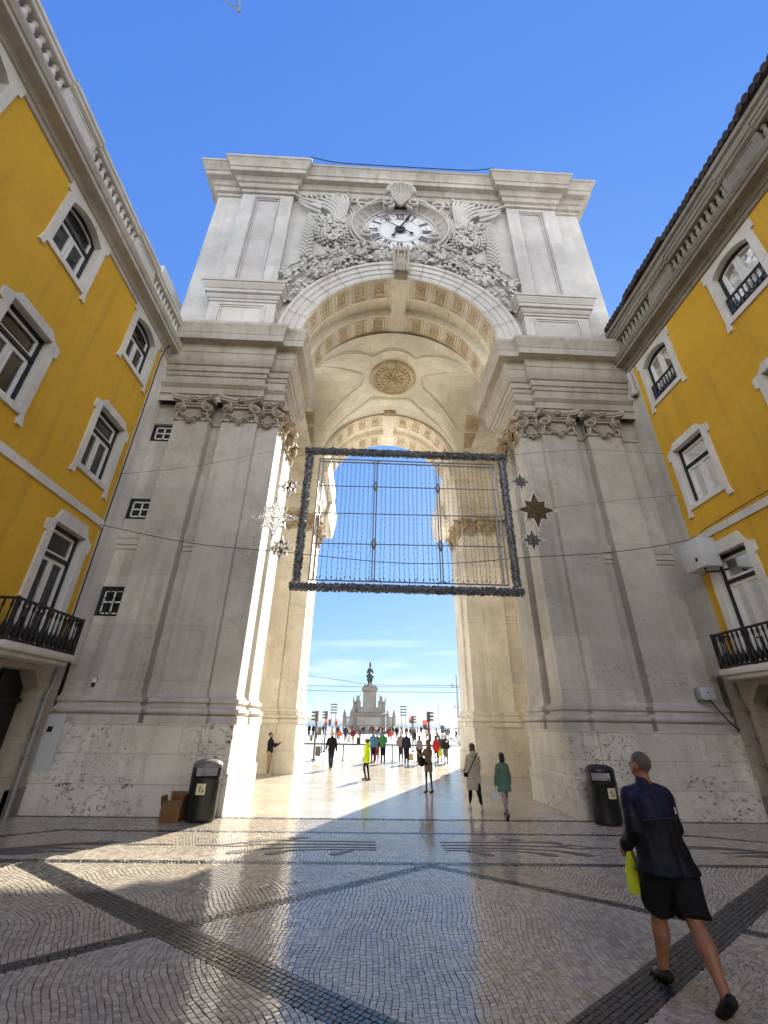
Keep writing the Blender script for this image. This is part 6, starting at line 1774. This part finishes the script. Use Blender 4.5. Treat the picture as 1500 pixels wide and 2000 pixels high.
        etube(b, rings, 20)
        if collar: b.cap(s.neck - s.up * .02 * k, s.neck + s.up * .045 * k, .082 * k, .072 * k)
        if hood: b.ball(s.neck + Vector((0, -.09, .0)) * k, Vector((.12, .075, .10)) * k, 10, 8)
        for i in (0, 1):
            b.cap(J['sh', i] - Vector((0, 0, .035 * k)) - Vector((J['sh', i].x * .10, 0, 0)), J['el', i], .066 * k * w, .056 * k * w); b.cap(s.neck - s.up * .03 * k, J['sh', i] - Vector((J['sh', i].x * .12, 0, .03 * k)), .062 * k * w, .060 * k * w); 
            e = J['el', i].lerp(J['wr', i], .96 * sleeve); b.cap(J['el', i], e, .058 * k * w, .046 * k * w)
        return b
    def trousers(s, length=1.0, loose=1.0, skirt=False):
        b = MB(); J, k = s.J, s.k
        etube(b, [(s.pel + Vector((0, 0, z)) * k, rx * k, ry * k) for z, rx, ry in ((-.10, .13, .11), (-.02, .168, .122), (.06, .160, .115), (.11, .148, .108))])
        for i in (0, 1):
            h, kn, a = J['hip', i], J['knee', i], J['ank', i]
            if length > .62:
                b.cap(h, kn, .10 * k * loose, .070 * k * loose); e = kn.lerp(a, (length - .5) / .5 * .98); b.cap(kn, e, .069 * k * loose, .05 * k * loose)
            else:
                e = h.lerp(kn, length / .5); b.tube([h + Vector((0, 0, .05 * k)), h.lerp(e, .3), h.lerp(e, .7), e], [.10 * k, .110 * k * loose, .104 * k * loose, .100 * k * loose], 16)
        return b
    def shoes(s, i):
        b = MB(); k = s.k
        if True:
            a = s.J['ank', i]; d = s.footdir(i); hl = a - d * .05 * k - Vector((0, 0, .035 * k)); b.cap(hl, a + d * .05 * k - Vector((0, 0, .03 * k)), .045 * k, .047 * k); b.cap(a + d * .04 * k - Vector((0, 0, .035 * k)), a + d * .17 * k - Vector((0, 0, .022 * k)), .046 * k, .034 * k)
        return b
    def hair(s, style):
        b = MB(); k = s.k; R_ = s.headrot(); H = lambda x, y, z: s.headc + R_ @ Vector((x, y, z)) * k
        if style == 'short': b.ball(H(0, -.022, .036), Vector((.083, .094, .092)) * k, 14, 8, R_)
        elif style == 'buzz': b.ball(H(0, -.020, .028), Vector((.079, .093, .094)) * k, 16, 10, R_)
        elif style == 'bob': b.ball(H(0, -.02, .03), Vector((.092, .105, .098)) * k, 14, 8, R_); b.ball(H(0, -.045, -.07), Vector((.095, .075, .10)) * k, 14, 8, R_)
        elif style == 'long': b.ball(H(0, -.02, .03), Vector((.092, .105, .098)) * k, 14, 8, R_); b.ball(H(0, -.055, -.10), Vector((.098, .065, .14)) * k, 14, 8, R_); b.ball(H(0, -.065, -.22), Vector((.08, .05, .12)) * k, 12, 8, R_)
        elif style == 'cap':
            b.ball(H(0, -.01, .045), Vector((.084, .100, .075)) * k, 14, 8, R_); b.ball(H(0, .11, .035), Vector((.062, .06, .012)) * k, 12, 6, R_)
        return b

def person(x, y, rz, pose, label, top, topm, trou, troum, hairs, hairm, shoem, vox=.018, skin=None, group=None, tname='jacket', wr=.008, fingers=True, fine=True):
    root = empty('person', (x, y, 0), label, 'person', group, rz); WORLD[root.name] = Vector((0, 0, 0))
    fuse(pose.body(fine, fingers, .62 * trou.get('loose', 1)), min(vox, .014) if fine else vox, 3).build('body', skin or SKIN, root, smooth=80)
    if troum: wrinkle(fuse(pose.trousers(**trou), vox, 4), wr * .8, 9, 3).build('trousers' if trou.get('length', 1) > .62 else 'shorts', troum, root, smooth=80)
    wrinkle(fuse(pose.top(**top), vox, 4), wr, 8, 1).build(tname, topm, root, smooth=80)
    for i in (0, 1): fuse(pose.shoes(i), min(vox, .016), 3).build('shoe', shoem, root, smooth=80)
    if hairs:
        fuse(pose.hair(hairs), min(vox, .014), 3).build('cap' if hairs == 'cap' else 'hair', hairm, root, smooth=80)
    if fine:
        R_ = pose.headrot()
        for sx in (-1, 1):
            b = MB(); b.ball(pose.headc + R_ @ Vector((sx * .030, .082, .004)) * pose.k, .0085 * pose.k, 8, 6); b.build('eye', 'black', root)
    return root
walkL = ((.42, .12), (-.30, .30)); walkR = ((-.30, .30), (.42, .12))
swingL = ((-.3, .1, .2), (.35, .1, .4)); swingR = ((.35, .1, .4), (-.3, .1, .2))
BLK = cloth('black_cloth', (0.007, 0.007, 0.008)); DGREY = cloth('charcoal_cloth', (0.04, 0.04, 0.045)); NAVY = cloth('navy_cloth', (0.015, 0.018, 0.04)); BROWNH = flat('brown_hair', (0.065, 0.035, 0.02), 0.6, var=.3, vscale=30)
BLACKH = flat('black_hair', (0.012, 0.010, 0.010), 0.5, var=.3, vscale=30); GREYH = flat('grey_hair', (0.30, 0.29, 0.28), 0.7, var=.2, vscale=30); BLOND = flat('auburn_hair', (0.13, 0.05, 0.022), 0.6, var=.3, vscale=30)
DSHOE = flat('dark_shoe', (0.02, 0.02, 0.02), 0.5); PSHOE = flat('pale_shoe', (0.55, 0.48, 0.42), 0.6)
def thing_mesh(b, name, mat, label, cat, smooth=60, group=None): return tag(b.build(name, mat, smooth=smooth), label, cat, group)
def wpt(root, p):
    """local point of a person to the world"""
    return Matrix.Rotation(root.rotation_euler.z, 3, 'Z') @ Vector(p) + Vector(root.location)

# the walking man in the foreground
pm = Pose(h=1.82, legs=((.30, .10), (-.34, .22)), arms=((-.12, .05, 1.0), (.10, .10, .60)), lean=.13, head=(.10, .35), lat=(-.01, -.10))
FX, FYY, FRZ = 1.83, 4.82, R(3)
man = empty('person', (FX, FYY, 0), 'man with cropped grey hair in navy jacket and black shorts walking away in the foreground', 'person', None, FRZ); WORLD[man.name] = Vector((0, 0, 0))
fuse(pm.body(True, True, 1.22), .0095, 3).build('body', SKINT, man, smooth=80)
j = wrinkle(fuse(pm.top(hem=-.11, flare=.06, fat=1.24, sleeve=.97), .012, 5), .020, 7, 2)
zsm = pm.pel.z + .30 * pm.k
j.m = [0 if (sum(j.v[i][2] for i in f) / len(f)) > zsm - .12 * abs(sum(j.v[i][0] for i in f) / len(f)) else 1 for f in j.f]
jk = j.build('jacket', [cloth('navy_shell', (0.008, 0.009, 0.032), 0.55), cloth('dark_navy_shell', (0.004, 0.004, 0.009), 0.6)], man, smooth=80)
def back_pt(x, z):
    y = -.146 * pm.k * 1.22; c = pm.pel + pm.up * ((z - pm.pel.z)); return Vector((x, c.y + y * math.sqrt(max(0, 1 - (x / .255) ** 2)) - .012, z))
b = MB(); b.tube([back_pt(-.2 + .4 * i / 12, zsm - .12 * abs(-.2 + .4 * i / 12)) for i in range(13)], .0035, 5); b.build('seam', DGREY, jk)
b = MB(); b.tube([back_pt(.004 * sin(i), zsm - .02 - .045 * i) - Vector((0, .012 + .002 * i, 0)) for i in range(9)], .0025, 5); b.build('seam', DGREY, jk)
for i in (0, 1):
    b = MB(); w_, d_ = pm.J['wr', i], pm.J['fd', i]; b.tube([w_ - d_ * .035, w_ - d_ * .008], [.052, .048], 14); b.build('cuff', BLK, jk, smooth=60)
b = MB()
for k_ in range(3): b.ball(back_pt(.125, zsm + .035 + .017 * k_), (.007, .004, .011), 6, 4)
b.build('logo_mark', 'sash', jk)
b = MB(); a = pm.J['sh', 0].lerp(pm.J['el', 0], .62); b.tube([a + Vector((-.070, -.035, 0)), a + Vector((-.045, -.066, .002)), a + Vector((-.01, -.078, .002))], .004, 5); b.build('reflective_strip', 'silver', jk)
sh = wrinkle(fuse(pm.trousers(length=.47, loose=1.30), .013, 4), .016, 8, 5); sh.build('shorts', BLK, man, smooth=80)
for i in (0, 1): fuse(pm.shoes(i), .011, 3).build('shoe', cloth('black_shoe', (0.012, 0.012, 0.012), .6), man, smooth=80)
for i in (0, 1):
    b = MB(); a = pm.J['ank', i]; b.cap(a - Vector((0, 0, .03)), a + (pm.J['knee', i] - a).normalized() * .05, .043, .043); fuse(b, .011, 2).build('sock', BLK, man, smooth=80)
hairmat = flat('cropped_grey_hair', (0.10, 0.085, 0.075), 0.75, var=.5, vscale=90, bump=.5)
fuse(pm.hair('buzz'), .010, 3).build('hair', hairmat, man, smooth=80)
for sx in (-1, 1):
    b = MB(); b.ball(pm.headc + pm.headrot() @ Vector((sx * .030, .082, .004)) * pm.k, .0085, 8, 6); b.build('eye', 'black', man)
# his lime bag
h0 = pm.J['wr', 0] + pm.J['fd', 0] * .07 + Vector((.06, .01, .10))
def tote(c, w, h, d, name, mat, label, rot, strap=.18, bottom=.0, cat='bag'):
    root = empty(name, c, label, cat, None, rot); WORLD[root.name] = Vector((0, 0, 0))
    b = MB(); vs = []
    for z, k_ in ((-strap - h, .95), (-strap - h + .03, 1.02), (-strap - h * .6, 1.03), (-strap - h * .2, .9), (-strap, .78)):
        dd = d * (1.0 if z < -strap - h * .3 else .35)
        for x, y in ((-1, -1), (-.3, -1.25), (.4, -1.15), (1, -1), (1, 1), (.3, 1.2), (-.4, 1.2), (-1, 1)): vs.append((y * dd, x * w / 2 * k_, z))
    b.add(vs, [(j_ * 8 + i, j_ * 8 + (i + 1) % 8, (j_ + 1) * 8 + (i + 1) % 8, (j_ + 1) * 8 + i) for j_ in range(4) for i in range(8)] + [tuple(range(8))[::-1]])
    b.build('bag_body', mat, root, smooth=60)
    b = MB()
    for s in (-1, 1): b.tube(crv([(s * d * .3, -w * .22, -strap - .01), (s * .008, -w * .06, -strap * .3), (0, 0, .005), (s * .008, w * .06, -strap * .3), (s * d * .3, w * .22, -strap - .01)], 4), .007, 5)
    b.build('handle', mat, root, smooth=60)
    return root
LIME = flat('lime_fabric', (0.55, 0.62, 0.02), 0.7, var=.15, vscale=7, bump=.3)
tote(wpt(man, h0), .30, .38, .055, 'shopping_bag', LIME, 'lime yellow tote bag carried in the left hand of the walking man', FRZ + R(-35), strap=.03)

# walkers in the passage
p = Pose(1.60, walkL, ((.2, .08, .9), (.25, .12, .5)), .02, woman=True)
w1 = person(1.96, 13.04, R(2), p, 'woman with brown bob in a long pale quilted coat walking away by the right pier', dict(hem=-.36, flare=.05, fat=1.14, hood=True), cloth('pale_quilted_coat', (0.42, 0.38, 0.30)), dict(length=.86, loose=.92), BLK, 'bob', BROWNH, PSHOE, tname='coat', wr=.016)
b = MB(); q = [wpt(w1, (-.02 + .20 * cos(t) * p.k, -.005 - .165 * sin(t) * p.k, p.neck.z - .02 - .42 * (.5 - .5 * cos(t)) )) for t in [i * pi / 10 for i in range(11)]]
b.tube([wpt(w1, v) for v in ((.12, -.10, 1.32), (.02, -.155, 1.2), (-.08, -.165, 1.03), (-.16, -.14, .9), (-.2, -.07, .85))], .012, 6); b.box(*[v for pr in zip([wpt(w1, (-.22, -.02, .80))[i] - .04 for i in range(3)], [wpt(w1, (-.22, -.02, .80))[i] + .05 for i in range(3)]) for v in pr]); thing_mesh(b, 'shoulder_bag', BLK, 'small black shoulder bag on the strap of the woman in the pale coat', 'bag')
p = Pose(1.42, walkR, ((.05, .16, .2), (.1, .14, .3)), .03, woman=True)
w2 = person(2.53, 12.28, R(3), p, 'woman with dark bob in a green knitted coat and patterned leggings by the right pier', dict(hem=-.22, flare=.045, fat=1.15), cloth('green_knit', (0.10, 0.17, 0.125)), dict(length=1.0, loose=.82), flat('patterned_leggings', (0.30, 0.22, 0.24), 0.8, var=.75, vscale=14), 'bob', BLACKH, DSHOE, tname='coat', wr=.014)
hd = wpt(w2, p.J['wr', 0] + p.J['fd', 0] * .08)
pb = flat('white_plastic_film', (0.55, 0.56, 0.54), 0.35, var=.1, vscale=12, bump=.5)
tote(hd, .22, .20, .05, 'plastic_bag', pb, 'crumpled white plastic bag in the hand of the woman in green', R(70), strap=.06)
p = Pose(1.52, ((.08, .05), (-.08, .05)), ((.55, .2, 1.5), (.5, .2, 1.4)), .0, woman=True, head=(-.1, .5))
w3 = person(1.18, 16.16, R(28), p, 'woman with long auburn hair in a khaki dress and black stockings, pausing in the passage', dict(hem=-.26, flare=.02, fat=1.0), cloth('khaki_dress', (0.17, 0.125, 0.075)), dict(length=1.0, loose=.66), cloth('black_stockings', (0.02, 0.013, 0.012), .6), 'long', BLOND, DSHOE, tname='dress', wr=.010)
b = MB(); c = wpt(w3, (-.25, .02, .88)); b.ball(c, (.11, .09, .15), 10, 8); b.tube([c + Vector((0, 0, .12)), wpt(w3, (-.17, -.02, 1.25))], .012, 5); thing_mesh(b, 'handbag', BLK, 'round black handbag at the side of the woman in the khaki dress', 'bag')
p = Pose(1.58, ((0, 0), (.05, .05)), ((.5, .15, 1.6), (.6, .1, 1.5)), -.02, head=(.25, 0))
w4 = person(-4.88, 20.5, R(-100), p, 'person in a dark jacket and beige trousers looking up beside the inner left pier', dict(hem=-.04, fat=1.05), cloth('dark_jacket', (0.012, 0.013, 0.02)), dict(length=.98, loose=1.05), cloth('beige_trousers', (0.33, 0.26, 0.17)), 'short', BLACKH, PSHOE)
p = Pose(1.66, walkL, swingL, .0)
person(-2.5, 23.3, R(176), p, 'man with grey hair in black jacket and trousers walking towards the camera on the left', dict(hem=-.06, fat=1.04), BLK, dict(length=1.0, loose=.95), cloth('black_trousers', (0.013, 0.013, 0.016)), 'short', GREYH, DSHOE)
p = Pose(1.48, ((-.12, .05), (.30, .55)), ((.05, .1, .4), (.0, .1, .5)), .03, woman=True)
w5 = person(-.83, 19.33, R(88), p, 'woman in a neon yellow jacket, black leggings and white cap walking left', dict(hem=-.22, flare=.035, fat=1.18, hood=True), cloth('neon_yellow_shell', (0.58, 0.76, 0.01), .6), dict(length=1.0, loose=.8), BLK, 'cap', flat('white_cap_cloth', (0.7, 0.68, 0.66), .8), flat('dark_red_shoe', (0.16, 0.03, 0.04), .6), wr=.014)
hp = fuse(p.hair('bob'), .014, 3); hp.v = [(x, y, z - .03) for x, y, z in hp.v]; hp.build('hair', BROWNH, w5, smooth=80)
# the group at the kerb
st = ((.03, .03), (-.04, .04))
def kerb(x, y, rz, h, label, topc, trc, hair, hm, woman=False, legs=st, arms=((0, .12, .2), (0, .12, .2)), **kw):
    p = Pose(h, legs, arms, .02, woman=woman)
    return person(x, y, rz, p, label, dict(hem=kw.get('hem', -.08), fat=kw.get('fat', 1.06), flare=kw.get('flare', 0)), topc, dict(length=1.0, loose=kw.get('loose', 1.0)), trc, hair, hm, DSHOE, vox=.024, fine=False, fingers=False, tname=kw.get('tname', 'jacket'))
kerb(-.42, 27.3, R(165), 1.57, 'person in a blue and yellow jacket and black cap facing the camera at the kerb', cloth('blue_jacket', (0.06, 0.16, 0.30)), BLK, 'cap', BLACKH)
kerb(-.19, 28.0, R(175), 1.5, 'person in dark red trousers half hidden between the blue and green jackets', cloth('maroon_top', (0.14, 0.02, 0.03)), cloth('dark_red_trousers', (0.25, 0.02, 0.04)), 'short', BLACKH)
kerb(.12, 26.9, R(10), 1.6, 'person in a green pullover and black trousers seen from behind at the kerb', cloth('green_pullover', (0.03, 0.16, 0.06)), BLK, 'short', BLACKH, arms=((.4, .2, 1.1), (.4, .2, 1.1)))
kerb(1.25, 28.6, R(0), 1.55, 'person in a dusty pink grey top standing just left of the man in dark blue', cloth('dusty_pink_top', (0.25, 0.18, 0.17)), DGREY, 'short', GREYH)
kb = kerb(1.42, 26.8, R(-4), 1.57, 'broad man in a dark blue jacket and black trousers seen from behind at the kerb', NAVY, BLK, 'short', GREYH, fat=1.14, loose=1.12)
tote(wpt(kb, (.26, 0, .62)), .26, .32, .05, 'paper_bag', cloth('beige_paper', (0.48, 0.38, 0.24)), 'beige paper bag held by the broad man in dark blue', R(80), strap=.12)
kerb(2.14, 26.75, R(5), 1.4, 'woman with black hair in a grey hoodie and black trousers at the kerb', cloth('grey_hoodie', (0.20, 0.20, 0.20)), BLK, 'bob', BLACKH, woman=True)
kr = kerb(3.17, 27.5, R(-20), 1.4, 'woman with long black hair in a long red jacket at the kerb', cloth('red_coat', (0.50, 0.02, 0.02)), BLK, 'long', BLACKH, woman=True, hem=-.2, loose=.8)
tote(wpt(kr, (.24, 0, .82)), .24, .30, .05, 'tote_bag', LIME, 'lime tote bag hanging beside the woman in red', R(60), strap=.14)
kw_ = kerb(3.75, 27.6, R(0), 1.45, 'man with white hair, dark jacket and grey trousers at the kerb by the right pier', cloth('dark_green_jacket', (0.012, 0.025, 0.02)), cloth('grey_trousers', (0.10, 0.105, 0.11)), 'short', GREYH)
b = MB(); b.add([(-.02, -.15, 1.05), (.10, -.15, 1.05), (.10, -.15, 1.15), (-.02, -.15, 1.15)], [(0, 1, 2, 3)]); b.build('back_print', 'sash', kw_)
kerb(3.6, 28.9, R(10), 1.4, 'person in a grey skirt mostly hidden behind the white-haired man', DGREY, DGREY, 'short', BLACKH, woman=True, hem=-.3)
# farther walkers beyond the crossing
def far(x, y, rz, h, label, topc, trc, hm, legs=walkL, **kw):
    p = Pose(h, legs, swingL, .02)
    return person(x, y, rz, p, label, dict(hem=kw.get('hem', -.06), fat=kw.get('fat', 1.08)), topc, dict(length=kw.get('len', 1.0)), trc, kw.get('hair', 'short'), hm, DSHOE, vox=.034, fine=False, fingers=False)
f1 = far(-2.0, 47.5, 0, 1.64, 'person in a maroon sweater and beige trousers pulling a suitcase beyond the crossing', cloth('maroon_sweater', (0.13, 0.012, 0.018)), cloth('beige_trousers', (0.33, 0.26, 0.17)), BLACKH)
far(-3.0, 54, 0, 1.76, 'slim person in a dark suit walking away beyond the crossing', cloth('dark_suit', (0.03, 0.03, 0.04)), cloth('dark_suit', (0.03, 0.03, 0.04)), BLACKH)
far(-3.55, 51, 0, 1.35, 'small person in an orange vest beyond the crossing', cloth('orange_vest', (0.60, 0.10, 0.02)), cloth('pale_grey_cloth', (0.4, 0.4, 0.4)), BLACKH)
far(2.02, 52, 0, 1.5, 'person in an orange-red shirt and white shorts beyond the crossing', cloth('orange_red_shirt', (0.50, 0.05, 0.03)), cloth('white_cloth', (0.6, 0.58, 0.55)), BROWNH, len=.55)
far(3.9, 46, 0, 1.56, 'person in black walking away beyond the crossing, right of the monument', BLK, DGREY, BLACKH)
far(-8.7, 68, R(20), 1.7, 'left one of two dark figures standing near the left pier edge', BLK, BLK, BLACKH, legs=st); far(-8.0, 67, R(-20), 1.7, 'right one of two dark figures standing near the left pier edge', BLK, BLK, BLACKH, legs=st)
far(-7.7, 80, 0, 1.7, 'lone dark figure behind the left traffic light', DGREY, BLK, BLACKH)
def suitcase(x, y, mat, label):
    root = empty('suitcase', (x, y, 0), label, 'suitcase')
    b = MB(); b.box(x - .2, x + .2, y - .12, y + .12, .08, .66, .03); b.build('shell', mat, root, smooth=40)
    b = MB(); b.tube([(x - .1, y + .08, .66), (x - .1, y + .08, 1.0), (x + .1, y + .08, 1.0), (x + .1, y + .08, .66)], .012, 5); b.build('handle', 'grey', root)
    for s in (-1, 1): b = MB(); b.lathe((x + s * .15, y, .05), [(.05, -.02), (.05, .02)], 10, axis='x'); b.build('wheel', 'rubber', root)
suitcase(-1.45, 48.2, flat('black_case', (.02, .02, .02), .4), 'black suitcase pulled beside the person in maroon'); suitcase(-2.55, 52.5, flat('silver_case', (.45, .45, .46), .4), 'silver suitcase beside the person in the dark suit')
# the crowd before the monument: four body shapes shared by many people
PROTO = []
for legs, arms, wo in ((walkL, swingL, False), (walkR, swingR, True), (st, ((.1, .12, .3), (.3, .12, 1.2)), False), (((.2, .05), (-.2, .15)), ((.6, .2, 1.4), (-.1, .1, .2)), True)):
    p = Pose(1.66 if not wo else 1.56, legs, arms, .03, woman=wo)
    r = empty('person', (0, 0, 0)); WORLD[r.name] = Vector((0, 0, 0))
    for nm, bb, mt in (('body', p.body(False, False), SKIN), ('jacket', p.top(hem=-.08, fat=1.1), BLK), ('trousers', p.trousers(), BLK), ('shoe', p.shoes(0), DSHOE), ('shoe', p.shoes(1), DSHOE), ('hair', p.hair('bob' if wo else 'short'), BLACKH)):
        fuse(bb, .05 if nm not in ('shoe', 'hair') else .035, 2).build(nm, mt, r, smooth=80)
    PROTO.append(r)
TOPS = [('black', BLK), ('charcoal', DGREY), ('navy', NAVY), ('white', cloth('white_cloth', (0.6, 0.58, 0.55))), ('beige', cloth('beige_cloth', (0.40, 0.32, 0.22))), ('dark red', cloth('maroon_sweater', (0.13, 0.012, 0.018))), ('pale blue', cloth('pale_blue_cloth', (0.22, 0.32, 0.42))), ('brown', cloth('brown_cloth', (0.12, 0.06, 0.03))), ('pale grey', cloth('pale_grey_cloth', (0.4, 0.4, 0.4))), ('pink', cloth('pink_cloth', (0.5, 0.22, 0.25)))]
BOTS = [BLK, DGREY, cloth('blue_jeans', (0.05, 0.08, 0.15)), cloth('grey_trousers', (0.10, 0.105, 0.11)), cloth('beige_trousers', (0.33, 0.26, 0.17))]
HAIRS = [BLACKH, BROWNH, GREYH, BLOND]
rg = random.Random(77); spots = []
for k in range(74):
    for tr in range(40):
        Y = rg.choice((rg.uniform(56, 76), rg.uniform(76, 96), rg.uniform(84, 96)))
        u = rg.gauss(735, 62) if rg.random() < .8 else rg.uniform(605, 890)
        X = .35 * Y / 100 + (u - 722) * .00108 * Y
        if abs(u - 735) < 150 and all(math.hypot(X - a, Y - c) > .75 for a, c in spots): break
    spots.append((X, Y))
spots.sort()
ORD = ['leftmost', 'second', 'third', 'fourth', 'fifth', 'sixth', 'seventh', 'eighth', 'ninth', 'tenth', 'eleventh', 'twelfth', 'thirteenth', 'fourteenth', 'fifteenth', 'sixteenth', 'seventeenth', 'eighteenth']
byc = {}
first = set()
W8 = [4, 3, 3, 3, 3, 2, 2, 2, 2, 1]
for k, (X, Y) in enumerate(spots):
    i = rg.randrange(4); src = PROTO[i]
    if i not in first: first.add(i); o = src
    else: o = copy_tree(src)
    o.location = (X, Y, 0.012); o.rotation_euler = (0, 0, rg.choice((0, pi, rg.uniform(0, 6.28)))); s = rg.uniform(.92, 1.06); o.scale = (s, s, s)
    ci = rg.choices(range(10), W8)[0]; tp = TOPS[ci][1]
    for ch in o.children:
        m = {'jacket': tp, 'trousers': rg.choice(BOTS), 'hair': rg.choice(HAIRS)}.get(ch.name.split('.')[0])
        if m:
            ch.material_slots[0].link = 'OBJECT'; ch.material_slots[0].material = m
    byc.setdefault(ci, []).append((X / Y, o))
for ci, L in byc.items():
    L.sort(key=lambda q: q[0])
    for n, (_, o) in enumerate(L):
        od = ORD[n] if n == 0 else ORD[n] + ' from the left'
        tag(o, od + ' of the far walkers in ' + TOPS[ci][0] + ' tops before the monument', 'person', 'walkers in front of the monument')
# ------------------------------------------------------------------ the air over the river
b = MB(); b.box(-4600, 4600, -120, 4600, -6.0, 130.0)
hz = bpy.data.materials.new('river_haze'); hz.use_nodes = True
ht = hz.node_tree; ht.nodes.clear()
ho = ht.nodes.new('ShaderNodeOutputMaterial'); hv = ht.nodes.new('ShaderNodeVolumePrincipled')
hv.inputs['Color'].default_value = (0.78, 0.87, 1.0, 1); hv.inputs['Density'].default_value = 0.000014; hv.inputs['Anisotropy'].default_value = 0.2
ht.links.new(hv.outputs[0], ho.inputs['Volume'])
tag(b.build('haze', hz), kind='stuff')
scene.cycles.volume_bounces = 0
